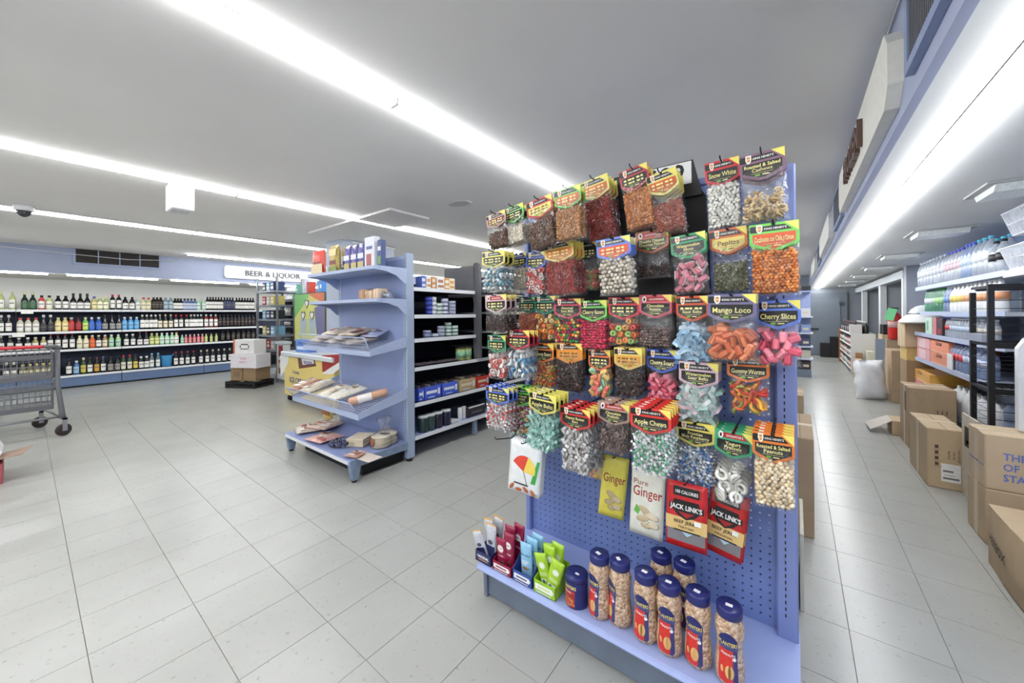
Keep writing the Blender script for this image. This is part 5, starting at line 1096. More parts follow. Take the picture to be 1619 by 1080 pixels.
tins(721, 1.16, 3, .042, .036, (70, 130, 110), (190, 206, 200), (206, 220, 212), 'green tin, wide stack at the right of the third side shelf', 'tins on the third side shelf')
for k in range(2): cyl('pickle_jar', ['left of two green lidded jars on the fourth side shelf', 'right of two green lidded jars on the fourth side shelf'][k], 'jar', (-3.02, sx(731 + 10 * k, 560).y, .881), .055, .14, (180, 186, 110), (70, 74, 50), (140, 190, 150), (.2, .75), 'jars on the fourth side shelf')
for k in range(6): pack('sachet', 'flat dark sachet lying on the fourth side shelf', (-3.05, 2.42 + .1 * k, .882), .12, .1, .018, rnd(-.4, .4), 0, (92, 84, 90), [(160, 150, 150), (60, 50, 60)], 'dark sachets on the fourth side shelf')
for k, (px0, px1, col, tx, lab) in enumerate(((662, 671, (66, 90, 196), None, 'blue tray carton at the left end of the fifth side shelf'), (672, 698, (66, 92, 200), None, 'blue tray carton, second on the fifth side shelf'), (700, 725, (70, 96, 204), None, 'blue tray carton, third on the fifth side shelf'), (727, 753, (190, 166, 124), None, 'kraft tray carton beside the blue ones on the fifth side shelf'), (755, 774, (206, 60, 40), None, 'red tray carton at the right of the fifth side shelf'))):
    y0, y1 = sx(px0, 600, -2.96).y, sx(px1, 600, -2.96).y
    o = bx('tray_carton', lab, 'carton', (-3.06, (y0 + y1) / 2, .536), (.19, y1 - y0 - .008, .125), col, bands=[(-.42, .45, .25, .68, (226, 230, 240) if k < 3 else (230, 214, 180)), (.3, .3, .44, .8, (226, 230, 236)), (-.3, .12, .1, .2, (200, 210, 230))], axis='x', group='tray cartons on the fifth side shelf')
    for j in range(4): MB().box((-.07, (y1 - y0) * (-.38 + .2 * j), .125), (.07, (y1 - y0) * (-.38 + .2 * j) + .02, .125 + rnd(.01, .03))).obj('content_packet', C([(90, 80, 84), (150, 140, 120), (60, 60, 70)][j % 3], .5), o)
for k, (px_, col) in enumerate(((670, (36, 58, 56)), (681, (40, 62, 58)), (693, (34, 32, 50)), (706, (36, 34, 60)))):
    cyl('coffee_canister', ['dark green canister at the left end of the bottom side shelf', 'dark green canister, second on the bottom side shelf', 'dark canister, third on the bottom side shelf', 'dark violet canister, fourth on the bottom side shelf'][k], 'canister', (-3.0, sx(px_, 670).y, .2165), .052, .16, col, (206, 210, 210), None, group='canisters on the bottom side shelf')
    o = bpy.context.scene.collection.objects[-1]
for k, (px_, dx_) in enumerate(((728, 0), (736, -.02))):
    cyl('candle', ['white candle roll on the bottom side shelf, left one', 'white candle roll on the bottom side shelf, right one'][k], 'candle', (-3.0 + dx_, sx(px_, 655).y, .2165), .026, .14, (232, 232, 230), None, None)
bx('low_tray', 'pale low tray under the white candle rolls', 'tray', (-3.0, sx(728, 665).y - .11, .2165), (.1, .1, .03), (206, 206, 206))
bx('dark_carton', 'black carton with white flaps on the bottom side shelf', 'carton', (-3.05, sx(752, 655).y, .2165), (.16, .3, .12), (40, 38, 42), bands=[(-.45, .88, .45, 1.0, (230, 230, 230)), (-.3, .3, .3, .5, (90, 84, 90))], axis='x')
# ------------------------------------------------------------------ wine and liquor wall on the left
WX = -11.3; WZ = (1.535, 1.112, .76, .25)
m_wkick = M('wine_kick', (92, 112, 146), .5, var=.06, scale=4)
secs = [(-1.45, -.088), (-.084, 1.25), (1.254, 2.618), (2.622, 3.98), (3.984, 5.34)]
for k, (y0, y1) in enumerate(secs):
    S = thing('wine_shelf_unit', ['wine shelving bay at the left edge behind the shopping cart', 'wine shelving bay below the vent grille, with the cart in front', 'wine shelving bay in the middle of the left wall', 'wine shelving bay behind the stacked cartons', 'wine shelving bay at the far right end behind the steel rack'][k], 'display shelf', (WX - .25, (y0 + y1) / 2, 0))
    ofs = (-(WX - .25), -(y0 + y1) / 2, 0)
    MB().box((WX - .42, y0, .05), (WX - .40, y1, 1.53)).obj('back_panel', M('wine_back', (34, 42, 66), .6), S, ofs)
    for j, z in enumerate(WZ):
        s = MB().box((WX - .4, y0, z - .03), (WX - .008, y1, z)).obj('shelf', M('wine_shelf', (60, 66, 86), .5), S, ofs)
        MB().box((WX - .008, y0 + .002, z - .038), (WX, y1 - .002, z + .004)).obj('price_edge', m_shlf, s)
    MB().box((WX - .05, y0 + .003, .035), (WX - .015, y1 - .003, .21)).obj('kick_plate', m_wkick, S, ofs)
    MB().box((WX - .4, y0, 0), (WX - .06, y1, .2)).obj('base', m_black, S, ofs)
# bottle kinds: body radius, shoulder start, neck length, height, glass, cap, label, label z
def bottle_mesh(kind):
    r, h, sh, nr = {'wine': (.037, .31, .19, .0135), 'bord': (.037, .305, .215, .014), 'fat': (.043, .29, .17, .015), 'champ': (.044, .31, .15, .015), 'short': (.04, .26, .17, .016), 'sq': (.042, .27, .2, .016), 'mini': (.03, .2, .13, .012)}[kind]
    body = MB(); body.lathe([(r * .9, 0), (r, .008), (r, sh), (r * .8, sh + (h - sh) * .22), (nr * 1.15, sh + (h - sh) * .5), (nr, h * .97), (nr, h)], 10)
    cap = MB(); cap.lathe([(nr * 1.2, h * .86), (nr * 1.25, h * 1.0), (0, h * 1.005)], 8)
    lab = MB(); n = 8
    for k in range(n):
        a0, a1 = -1.1 + 2.2 * k / n, -1.1 + 2.2 * (k + 1) / n; q = r * 1.015
        for z0, z1, mi in ((sh * .18, sh * .55, 0), (sh * .55, sh * .64, 1), (sh * .64, sh * .9, 0)): lab.add([(q * math.cos(a), q * math.sin(a), z) for a, z in ((a0, z0), (a1, z0), (a1, z1), (a0, z1))], [(0, 1, 2, 3)], mi if 1 <= k <= 6 else 0)
    return body, cap, lab, r
BM = {}
def bottle(kind, glass, capc, labc, loc, label, group, ink=(110, 100, 90), s=1.0):
    k = (kind, glass, capc, labc)
    if k not in BM:
        b, c, l, r = bottle_mesh(kind)
        BM[k] = (b.mesh('bottle', C(glass, .12)), c.mesh('cap', C(capc, .4)), l.mesh('paper_label', [C(labc, .55), C(ink, .55)]) if labc else None)
    me, ce, le = BM[k]
    o = mob('bottle', me, None, loc); tag(o, label, 'bottle', group); o.rotation_euler = (0, 0, rnd(-.3, .3) - .1)
    if s != 1: o.scale = (s, s, s)
    mob('cap', ce, o)
    if le: mob('paper_label', le, o)
    return o
DK = (22, 26, 24); GR = (52, 74, 46); CL = (190, 200, 190); AM = (110, 60, 30); BK = (16, 15, 17); BL = (46, 86, 160); YG = (170, 180, 120); WH = (232, 230, 224)
def wy(px_, py_): return pX(px_, py_, WX - .07).y
# runs: (px from, px to, number, kind, glass, cap, label, words)
ROWS = [
 (WZ[0], 480, 'top', [(2, 20, 2, 'wine', YG, (200, 196, 160), WH, 'pale green bottle at the far left end'), (39, 52, 2, 'champ', (30, 50, 36), (206, 200, 150), (70, 110, 80), 'dark champagne style bottle with green label'), (66, 66, 1, 'short', (200, 80, 70), (26, 26, 26), WH, 'reddish bottle with black cap'), (78, 78, 1, 'short', (196, 200, 150), (30, 30, 30), (236, 236, 220), 'yellowish clear bottle with black cap'), (92, 104, 2, 'short', BK, (20, 20, 20), WH, 'black bottle with black cap and white label'), (116, 138, 3, 'champ', BK, (30, 28, 30), WH, 'dark round shouldered bottle with white label'), (149, 149, 1, 'short', (190, 180, 130), (80, 90, 180), (232, 220, 160), 'amber bottle with blue cap'), (158, 168, 2, 'short', (170, 180, 120), (220, 214, 150), (240, 236, 210), 'yellow green bottle with gold cap'), (178, 188, 2, 'bord', DK, (176, 40, 56), WH, 'dark bottle with red capsule'), (198, 209, 2, 'champ', BK, (226, 224, 216), WH, 'dark bottle with white capsule'), (218, 218, 1, 'short', CL, (226, 224, 220), WH, 'clear bottle with white cap'), (227, 235, 2, 'short', (206, 196, 150), (190, 40, 50), (226, 220, 190), 'pale spirit bottle with red cap'), (243, 254, 3, 'sq', (34, 26, 24), (20, 18, 18), (60, 50, 44), 'black spirit bottle with dark label'), (262, 270, 2, 'sq', (120, 140, 150), (120, 140, 150), (170, 190, 200), 'grey blue spirit bottle'), (277, 286, 3, 'short', DK, (30, 30, 30), WH, 'short dark bottle with white label'), (292, 308, 4, 'short', (90, 110, 150), (30, 34, 60), (190, 200, 220), 'blue tinted bottle with pale label'), (314, 322, 2, 'short', (170, 206, 180), (200, 210, 200), (214, 232, 220), 'pale mint bottle'), (328, 350, 6, 'bord', BK, (20, 20, 22), WH, 'black bottle beside the mint ones'), (355, 368, 4, 'bord', (30, 34, 60), (24, 26, 50), (60, 66, 100), 'dark blue bottle'), (374, 400, 7, 'bord', BK, (26, 26, 28), WH, 'black bottle with small white label')]),
 (WZ[1], 512, 'second', [(2, 14, 2, 'wine', DK, (206, 206, 206), WH, 'dark bottle at the far left end'), (32, 57, 3, 'short', (196, 190, 170), (190, 70, 70), WH, 'pale bottle with reddish cap'), (69, 80, 2, 'champ', BK, (214, 214, 214), (60, 60, 64), 'black bottle with silver neck'), (92, 103, 2, 'short', (206, 190, 130), (206, 196, 150), (236, 220, 160), 'golden bottle with cream label'), (113, 113, 1, 'short', (170, 50, 40), (190, 190, 196), (190, 60, 60), 'red bottle with silver cap'), (124, 124, 1, 'short', (90, 30, 30), (60, 30, 30), (170, 40, 50), 'dark red bottle with red label'), (135, 135, 1, 'short', (110, 170, 90), (206, 210, 150), (206, 220, 110), 'bright green bottle'), (145, 156, 2, 'short', BL, (206, 210, 220), (60, 110, 200), 'blue bottle with blue label'), (166, 188, 3, 'champ', BK, (30, 30, 34), (150, 150, 150), 'black bottle with grey label'), (197, 216, 3, 'short', (90, 150, 200), (190, 200, 210), (110, 176, 220), 'sky blue bottle'), (225, 246, 4, 'bord', DK, (214, 212, 206), WH, 'dark bottle with pale capsule'), (253, 270, 3, 'wine', DK, (190, 180, 150), (226, 216, 190), 'dark green bottle with cream label'), (278, 295, 3, 'bord', BK, (190, 50, 50), WH, 'black bottle with red or dark capsule'), (302, 318, 4, 'bord', BK, (206, 206, 206), WH, 'black bottle with silver capsule'), (326, 341, 3, 'bord', (120, 40, 36), (206, 210, 206), WH, 'red wine bottle with white label'), (348, 400, 10, 'bord', BK, (28, 24, 26), (52, 40, 40), 'near black bottle with dark label')]),
 (WZ[2], 539, 'third', [(2, 16, 2, 'wine', DK, (226, 226, 222), WH, 'dark bottle with white capsule'), (30, 44, 2, 'short', DK, (230, 230, 228), WH, 'dark bottle with tall white cap'), (56, 69, 2, 'short', (150, 140, 90), (214, 210, 180), WH, 'greenish bottle with cream cap'), (80, 114, 4, 'bord', BK, (120, 30, 36), WH, 'bottle with dark red capsule'), (126, 136, 2, 'short', (206, 206, 170), (226, 214, 150), (236, 226, 200), 'pale bottle with gold neck'), (146, 146, 1, 'short', (190, 90, 50), (236, 226, 206), (230, 110, 50), 'orange bottle with cream cap'), (156, 156, 1, 'short', DK, (210, 200, 170), WH, 'dark bottle with grey label'), (166, 166, 1, 'short', (150, 110, 60), (206, 206, 200), (226, 216, 190), 'amber bottle with pale label'), (176, 187, 2, 'short', (150, 190, 130), (230, 232, 226), (170, 206, 190), 'light green bottle with white cap'), (200, 210, 2, 'short', DK, (234, 234, 232), WH, 'dark bottle with bright white cap'), (221, 231, 2, 'champ', BK, (150, 40, 50), (226, 220, 220), 'black bottle with patterned white label'), (240, 248, 2, 'short', (150, 160, 90), (206, 200, 150), (220, 226, 150), 'yellow green bottle'), (256, 272, 3, 'short', (150, 196, 160), (214, 220, 214), (206, 226, 210), 'mint green bottle'), (279, 279, 1, 'short', (200, 196, 170), (226, 206, 80), WH, 'pale bottle with yellow cap'), (288, 288, 1, 'mini', (120, 190, 150), (180, 210, 190), (170, 220, 190), 'short green can shaped bottle'), (294, 320, 5, 'mini', (206, 110, 120), (230, 200, 200), (232, 150, 150), 'short pink bottle'), (326, 342, 3, 'mini', (170, 190, 110), (200, 190, 120), (206, 210, 140), 'short lime and amber bottle'), (352, 400, 7, 'sq', BK, (18, 18, 18), (70, 64, 60), 'square black bottle at the right end')]),
 (WZ[3], 578, 'bottom', [(10, 22, 2, 'wine', DK, (226, 222, 210), WH, 'dark bottle left behind the cart'), (36, 90, 6, 'short', (120, 110, 80), (206, 190, 120), (206, 200, 170), 'mixed bottle seen through the cart basket'), (109, 109, 1, 'wine', BK, (30, 30, 30), WH, 'black bottle right of the cart'), (121, 121, 1, 'short', (60, 90, 140), (226, 226, 230), (150, 190, 220), 'dark bottle with pale blue label'), (132, 132, 1, 'wine', GR, (200, 196, 160), (206, 190, 90), 'green bottle with gold label'), (142, 142, 1, 'wine', DK, (60, 60, 60), WH, 'dark bottle with large white label'), (153, 153, 1, 'wine', BK, (120, 50, 40), (206, 160, 70), 'dark bottle with gold brown label'), (163, 163, 1, 'wine', DK, (80, 90, 130), WH, 'dark bottle with upright white label'), (175, 186, 2, 'fat', BK, (30, 30, 32), (150, 146, 140), 'stout black bottle'), (195, 205, 2, 'wine', (60, 80, 50), (170, 40, 50), (226, 220, 200), 'green bottle with red capsule'), (214, 214, 1, 'wine', BK, (40, 36, 36), (226, 200, 90), 'dark bottle with yellow label'), (223, 232, 2, 'short', DK, (234, 234, 232), WH, 'dark bottle with white cap'), (240, 250, 2, 'wine', (90, 110, 120), (120, 170, 200), (226, 230, 226), 'grey green bottle with white label'), (278, 306, 4, 'wine', BK, (150, 40, 50), WH, 'black wine bottle with dark red capsule'), (318, 372, 7, 'wine', BK, (206, 190, 150), WH, 'black wine bottle with pale capsule')]),
]
for z, py_, nm, runs in ROWS:
    used = {}
    for x0, x1, n, kind, gl, cp, lb, words in runs:
        lab = words + ' on the %s wine shelf' % nm
        grp = ('run of ' if n > 1 else '') + words + ', ' + nm + ' shelf'
        y0, y1 = wy(x0, py_), wy(x1, py_)
        for k in range(n):
            y = y0 + (y1 - y0) * k / max(1, n - 1)
            for dx_ in (.07,):
                bottle(kind, gl, cp, lb, (WX - dx_, y, z + .001), lab, grp if n > 1 else None, s=1.05 if z != WZ[2] else 1.0)
# blue tub on the bottom shelf, shelf price tags
p = pX(263, 565, WX - .12); t = thing('ice_bucket', 'bright blue tub with handles on the bottom wine shelf', 'tub', (WX - .12, p.y, .251))
MB().lathe([(.075, 0), (.09, .02), (.105, .24), (.11, .25), (.1, .25), (.09, .03), (0, .02)], 16).obj('tub', C((70, 150, 206), .4), t)
for a in (1, -1): MB().tube([(0, a * .105, .24), (0, a * .13, .25), (0, a * .125, .29), (0, a * .1, .25)], .008, 6).obj('handle', C((60, 140, 200), .4), t)
for k, (px_, z) in enumerate(((43, WZ[0]), (29, WZ[1]))):
    p = pX(px_, 490, WX); o = MB().box((0, -.07, -.075), (.006, .07, .0)).obj('shelf_tag', C((232, 230, 224), .5), None, (WX + .001, p.y, z)); tag(o, 'white price tag hanging from the %s wine shelf edge' % ('top', 'second')[k], 'price tag')
# stacked cartons and crate in front of the wine wall
p0, p1 = pz(378, 604, 0), pz(430, 607, 0)
cx, cy = -8.62, 2.72
t = thing('black_crate', 'black plastic crate on the floor under the stacked wine cartons', 'crate', (cx, cy, 0)); t.rotation_euler = (0, 0, .5)
for z in (.0, .075):
    for s_ in (-1, 1):
        MB().box((-.31, s_ * .22 - .012, z), (.31, s_ * .22 + .012, z + .05)).obj('rail', C((20, 20, 22), .5), t); MB().box((s_ * .31 - .012, -.22, z), (s_ * .31 + .012, .22, z + .05)).obj('rail', C((20, 20, 22), .5), t)
for k in range(6): MB().box((-.3 + .11 * k, -.2, .02), (-.25 + .11 * k, .2, .04)).obj('slat', C((24, 24, 26), .5), t)
for a in (-1, 1):
    for b in (-1, 1): MB().box((a * .3 - .025, b * .21 - .025, 0), (a * .3 + .025, b * .21 + .025, .128)).obj('corner_post', C((20, 20, 22), .5), t)
def wcarton(label, dx_, dy_, z, d, col, txt, tc, rz=.5, band=None):
    return bx('wine_carton', label, 'carton', (cx + dx_, cy + dy_, z), d, col, rz=rz, text=txt, tcol=tc, bands=band or [(-.45, .0, .45, .02, (150, 130, 100))], tsize=.2)
wcarton('brown kraft wine carton on the black crate', -.02, .02, .131, (.55, .36, .25), (150, 124, 92), None, (90, 70, 50), band=[(-.05, .0, .02, 1.0, (120, 96, 70)), (-.4, .3, -.12, .7, (130, 106, 78))])
o = wcarton('white wine carton with pink lettering on the kraft one', .05, 0, .383, (.56, .36, .27), (226, 222, 226), ['WINE', 'SELECT'], (214, 150, 160)); 
o = wcarton('smaller white carton with orange side and black emblem, topmost of the stack', -.06, .02, .655, (.46, .3, .27), (228, 226, 224), None, (40, 40, 44), band=[(-.5, .0, -.42, 1.0, (206, 110, 70)), (-.15, .3, .25, .36, (70, 66, 66)), (-.12, .62, .22, .7, (60, 56, 58)), (-.18, .4, -.13, .6, (90, 86, 86)), (.22, .4, .27, .6, (90, 86, 86))])
# steel post rack with goods
m_steel = M('galvanised_steel', (150, 156, 164), .4, metal=.5, var=.12, scale=30)
RK = thing('steel_rack', 'grey slotted steel post rack in front of the wine shelves', 'rack', (-9.0, 3.3, 0))
def rk(mb, name, mats, **k): return mb.obj(name, mats, RK, (9.0, -3.3, 0), **k)
for px_, Y_ in ((406, 3.1), (437, 3.22)):
    p = pY(px_, 500, Y_)
    for dy_ in (0, .5):
        mb = MB(); x = p.x; y = Y_ + dy_; mb.box((x - .03, y, 0), (x + .03, y + .006, 2.2)); mb.box((x - .03, y, 0), (x - .024, y + .05, 2.2))
        for k in range(40): mb.box((x - .006, y - .0012, .08 + .053 * k), (x + .012, y + .0002, .108 + .053 * k), 1)
        rk(mb, 'post', [m_steel, C((40, 42, 46), .5)])
xa, xb = pY(406, 500, 3.1).x, pY(437, 500, 3.22).x
for z in (.35, .68, .98, 1.32, 1.62, 1.92):
    s = rk(MB().box((xa - .03, 3.1, z - .035), (xb + .03, 3.75, z)), 'shelf', m_steel)
    k0 = int(z * 100)
    for k in range(3 if z > .5 else 2):
        x = xa + .14 + .22 * k; cc = [(206, 190, 110), (176, 60, 60), (40, 60, 110), (60, 60, 64), (190, 186, 180), (46, 44, 50), (120, 170, 200)][(k0 + k * 3) % 7]
        bx('stock_box', '%s box on the %s level of the steel rack' % (['tall', 'middle', 'right'][k], {.35: 'lowest', .68: 'second', .98: 'third', 1.32: 'fourth', 1.62: 'fifth', 1.92: 'top'}[z]), 'box', (x, 3.3, z + .001), (.17, .22, .19), cc, bands=[(-.4, .2, .4, .5, (226, 224, 216)), (-.3, .65, .3, .8, (236, 236, 232))], group='boxes on the steel rack')
# ------------------------------------------------------------------ ice cream freezer, poster, cooler cabinet behind the blue end shelving
def pbox(name, label, cat, rect, Y, depth, col, snap=True, r=.004, group=None, rough=.6, mat=None):
    x0, y0, x1, y1 = rect; a = pY(x0, y1, Y); b = pY(x1, y0, Y); z0 = a.z; c = pY(x0, y0, Y)
    if snap and z0 < .05: z0 = 0
    o = MB().bbox((0, 0, 0), (b.x - a.x, depth, c.z - z0), r).obj(name, mat or C(col, rough), None, (a.x, Y, z0 + .0005)); o['w'] = b.x - a.x; o['h'] = c.z - z0
    return tag(o, label, cat, group)
fx0, fx1, fy0 = -6.72, -5.1, 2.6
FZ = thing('ice_cream_freezer', 'yellow ice cream chest freezer on casters behind the wire trays', 'freezer', (fx0, fy0, 0))
W_ = fx1 - fx0
MB().bbox((0, 0, .1), (W_, .65, .74), .015).obj('body', M('freezer_yellow', (222, 200, 120), .4, var=.05, scale=4), FZ)
MB().bbox((-.03, -.04, .74), (W_ + .03, .68, .81), .012).obj('lid', M('freezer_lid', (206, 212, 216), .3), FZ)
for x in (.08, W_ - .08):
    for y in (.07, .58): MB().lathe([(.045, -.015), (.05, -.01), (.05, .01), (.045, .015)], 14, T=RT((x, y, .05), 0, math.pi / 2, 0)).obj('caster', m_black, FZ)
def fz(x, y): q_ = pY(x, y, fy0); return (q_.x - fx0, q_.z)
pr = MB()
pr.prism([fz(443, 562), fz(457, 562), fz(455, 575), fz(449, 588), fz(444, 597)], -.003, .0, 0)
pr.prism([fz(471, 566), fz(496, 563), fz(500, 579), fz(473, 583)], -.003, 0, 2); pr.prism([fz(477, 567), fz(495, 565), fz(497, 575), fz(479, 577)], -.0045, -.002, 0)
a_, b_ = fz(478, 575), fz(497, 567); put_text(pr, 'SNICKERS', Matrix.Translation(((a_[0] + b_[0]) / 2, -.006, a_[1] + .005)), .065, 3, width=(b_[0] - a_[0]) * .92, bold=.03)
pr.prism([fz(509, 562), fz(538, 560), fz(538, 580), fz(522, 586), fz(510, 588)], -.003, 0, 4); pr.prism([fz(509, 591), fz(522, 582), fz(538, 572), fz(538, 582), fz(526, 592)], -.0045, -.002, 0)
a_ = fz(468, 591); put_text(pr, 'Creamy', Matrix.Translation((a_[0], -.004, a_[1])), .075, 5, shear=.1)
a_, b_ = fz(456, 603), fz(488, 603); put_text(pr, 'ICE CREAM', Matrix.Translation(((a_[0] + b_[0]) / 2, -.004, a_[1])), .12, 5, width=(b_[0] - a_[0]), bold=.03)
pr.obj('graphics', [C((228, 228, 226), .4), C((206, 60, 50), .4), C((110, 64, 50), .4), C((70, 76, 150), .4), C((156, 40, 36), .4), C((110, 116, 150), .4)], FZ, kind='stuff')
# white cabinet with posters left of the freezer, behind it
p = pY(438, 640, 3.2)
CB = thing('white_freezer_cabinet', 'white freezer cabinet edge with food pictures left of the yellow freezer', 'freezer', (p.x, 3.2, 0))
MB().bbox((0, 0, .08), (.3, .15, .8), .01).obj('body', C((216, 218, 220), .4), CB); MB().bbox((-.02, -.03, .8), (.32, .17, .86), .01).obj('lid', C((196, 206, 212), .3), CB)
pr = MB(); pr.box((.1, -.004, .55), (.3, 0, .78), 0); pr.box((.1, -.004, .2), (.28, 0, .48), 1); pr.box((.12, -.006, .32), (.26, -.003, .42), 2); pr.obj('pictures', [C((140, 40, 46), .4), C((170, 100, 60), .4), C((226, 206, 170), .4)], CB, kind='stuff')
# silver cooler cabinet with shelves
p0, p1 = pY(441, 640, 3.75), pY(466, 640, 3.75); w_ = p1.x - p0.x
CC = thing('drinks_cooler', 'silver framed drinks cooler between the steel rack and the poster', 'cooler', (p0.x, 3.75, 0))
MB().box((0, .5, 0), (w_, .54, 1.75)).obj('back_panel', C((60, 64, 70), .5), CC)
for x in (0, w_ - .09): MB().box((x, 0, 0), (x + .09, .54, 1.78)).obj('side_frame', m_steel, CC)
for z in (.86, 1.14, 1.42, 1.75): MB().box((.09, .02, z - .03), (w_ - .09, .5, z)).obj('shelf', m_steel, CC)
MB().box((.09, .02, 0), (w_ - .09, .5, .83)).obj('base', C((70, 74, 80), .5), CC)
for j, z in enumerate((.86, 1.14, 1.42)):
    for k in range(3): cyl('drink_bottle', ['dark bottle on the lowest cooler shelf', 'dark bottle on the middle cooler shelf', 'pale bottle on the upper cooler shelf'][j], 'bottle', (p0.x + .17 + .13 * k, 3.86, z + .001), .045, .2, [(50, 60, 56), (40, 44, 60), (170, 180, 170)][j], (70, 74, 80), (206, 206, 200), (.1, .5), 'bottles on cooler shelf %d' % (j + 1), 10, neck=.12)
for k, (c_, h_) in enumerate((((206, 210, 212), .2), ((226, 228, 226), .28), ((224, 226, 222), .27), ((120, 176, 150), .18))):
    bx('stock_box', ['grey carton', 'white carton with black marks', 'second white carton', 'green carton'][k] + ' standing on top of the drinks cooler', 'box', (p0.x + .1 + .155 * k, 3.95, 1.781), (.14, .16, h_), c_, bands=[(-.3, .3, -.1, .6, (90, 90, 90)), (.1, .3, .3, .6, (120, 120, 120))])
# poster board on the freezer
p0, p1 = pY(466, 540, 3.4), pY(512, 465, 3.4); w_ = p1.x - p0.x; zb = .87
zt = pY(470, 466, 3.4).z
PB = thing('poster_board', 'colourful poster board with glasses and hearts above the freezer', 'poster', (p0.x, 3.4, 0))
h_ = zt
MB().box((-.05, .01, 0), (w_ + .25, .5, zt + .02)).obj('cabinet', C((70, 74, 78), .5), PB)
pr = MB(); pr.box((0, 0, zb), (w_, .01, zt), 0); L2 = zt - zb
pr.prism([(0, zt), (w_ * .55, zt), (w_ * .3, zt - L2 * .25), (0, zt - L2 * .5)][::-1], -.003, 0, 1); pr.prism([(w_ * .5, zt), (w_, zt), (w_, zt - L2 * .2), (w_ * .7, zt - L2 * .1)][::-1], -.003, 0, 2); pr.prism([(w_ * .7, zt - L2 * .3), (w_, zt - L2 * .2), (w_, zb), (w_ * .8, zb)][::-1], -.003, 0, 3)
def heart(x, z, s, y, mi): pr.prism([(x + s * .9 * (16 * math.sin(a) ** 3) / 16, z + s * (13 * math.cos(a) - 5 * math.cos(2 * a) - 2 * math.cos(3 * a) - math.cos(4 * a)) / 16) for a in [k * .349 for k in range(18)]], y - .002, y, mi)
for x, z, s in ((.45, .8, .1), (.32, .55, .11), (.62, .55, .11)):
    heart(x * w_, zb + z * L2, s, -.003, 4); heart(x * w_, zb + z * L2, s * .72, -.0055, 5)
for x in (.32, .62): pr.prism([((x - .12) * w_, zb + .48 * L2), ((x + .12) * w_, zb + .48 * L2), ((x + .09) * w_, zb + .15 * L2), ((x - .09) * w_, zb + .15 * L2)][::-1], -.0025, 0, 6)
pr.obj('poster', [C((206, 206, 120), .5), C((120, 186, 110), .5), C((206, 110, 70), .5), C((110, 110, 150), .5), C((40, 44, 60), .5), C((226, 230, 230), .5), C((170, 186, 196), .5)], PB, kind='stuff')
bx('blue_carton', 'blue carton lying tilted below the poster beside the upper wire tray', 'carton', (pY(484, 530, 2.75).x, 2.75, .8115), (.36, .14, .2), (96, 132, 200), rz=.1, bands=[(-.4, .2, .3, .45, (200, 214, 236)), (-.3, .6, .4, .8, (70, 100, 170))])
bx('blue_carton', 'tall red carton high behind the top blue shelf', 'carton', (pY(492, 447, 3.5).x, 3.5, 1.9), (.14, .12, .22), (190, 60, 46)).location.z = zt + .021
for k in range(4):
    bx('blue_carton', ['pale blue carton on the cabinet beside the blue column, leftmost', 'pale blue carton on the cabinet, second of the row', 'white carton on the cabinet above the poster', 'green carton on the cabinet above the poster left end'][k], 'carton', (pY((505, 512, 482, 474)[k], 447, 3.5).x, 3.52 - .03 * (k % 2), zt + .021), (.1, .1, (.22, .24, .3, .2)[k]), ((90, 140, 190), (70, 130, 196), (206, 212, 226), (120, 186, 160))[k], bands=[(-.3, .3, .3, .6, (220, 226, 230))])
# ------------------------------------------------------------------ shopping cart at the left edge (rear side towards the camera)
m_chrome = C((150, 152, 156), .3, metal=.6); m_cplast = C((98, 100, 104), .45)
CT = thing('shopping_cart', 'grey two basket shopping cart with red handle at the left edge', 'shopping cart', (-7.2, -.05, 0))
def ct(mb, name, mats, **k): return mb.obj(name, mats, CT, (7.2, .05, 0), **k)
xa, xb = -6.92, -7.72     # rear plane (handle), front
ya, yb = -.72, .24
ct(MB().tube([(xa, ya, 1.055), (xa, yb - .1, 1.055)], .02, 10), 'handle', C((206, 60, 70), .4))
ct(MB().tube([(xa, yb - .1, 1.055), (xa, yb - .01, 1.055), (xa - .02, yb + .02, 1.03)], .022, 10), 'handle_end', m_cplast)
for y in (yb, ya):
    ct(MB().tube([(xa - .02, y, 1.04), (xa - .02, y, .72), (xa + .01, y + .0, .6), (xa + .05, y + (.0 if y < 0 else .03), .3), (xa + .04, y + (.0 if y < 0 else .04), .2)], .022, 8), 'side_tube', m_cplast)
    ct(MB().tube([(xa - .04, y, .62), (xa - .02, y + .01, .4), (xa + .02, y + (.0 if y < 0 else .02), .2)], .014, 6), 'brace_tube', m_chrome)
def basket(z0, z1, x0, x1, y0, y1, name, inset):
    w = MB(); n = int((y1 - y0) / .042)
    for k in range(n + 1):
        y = y0 + (y1 - y0) * k / n
        for x, xi in ((x0, x0 - inset), (x1, x1 + inset)): w.bar((x, y, z1), (xi, y, z0), .0028)
        w.bar((x0 - inset, y, z0), (x1 + inset, y, z0), .0028)
    m = int((x0 - x1) / .042)
    for k in range(m + 1):
        x = x1 + (x0 - x1) * k / m
        for y in (y0, y1): w.bar((x, y, z1), (x, y, z0), .0028)
        w.bar((x, y0, z0), (x, y1, z0), .0028)
    for f in (0, .25, .5, .75, 1):
        z = z0 + (z1 - z0) * f; i = inset * (1 - f); w.tube([(x0 - i, y0, z), (x0 - i, y1, z), (x1 + i, y1, z), (x1 + i, y0, z)], .004 if f in (.25, .5, .75) else .007, 5, closed=True)
    s = ct(w, name, m_chrome, kind='stuff')
    MB().box((x0 - .006, y0, z1 - .07), (x0 + .006, y1, z1 - .02)).obj('basket_band', m_cplast, s)
    MB().box((x0 - .02, y0, z0 - .012), (x0 + .004, y1, z0 + .04)).obj('basket_base_band', m_cplast, s)
basket(.68, .98, xa - .03, xb, ya + .02, yb - .03, 'upper_basket', .02)
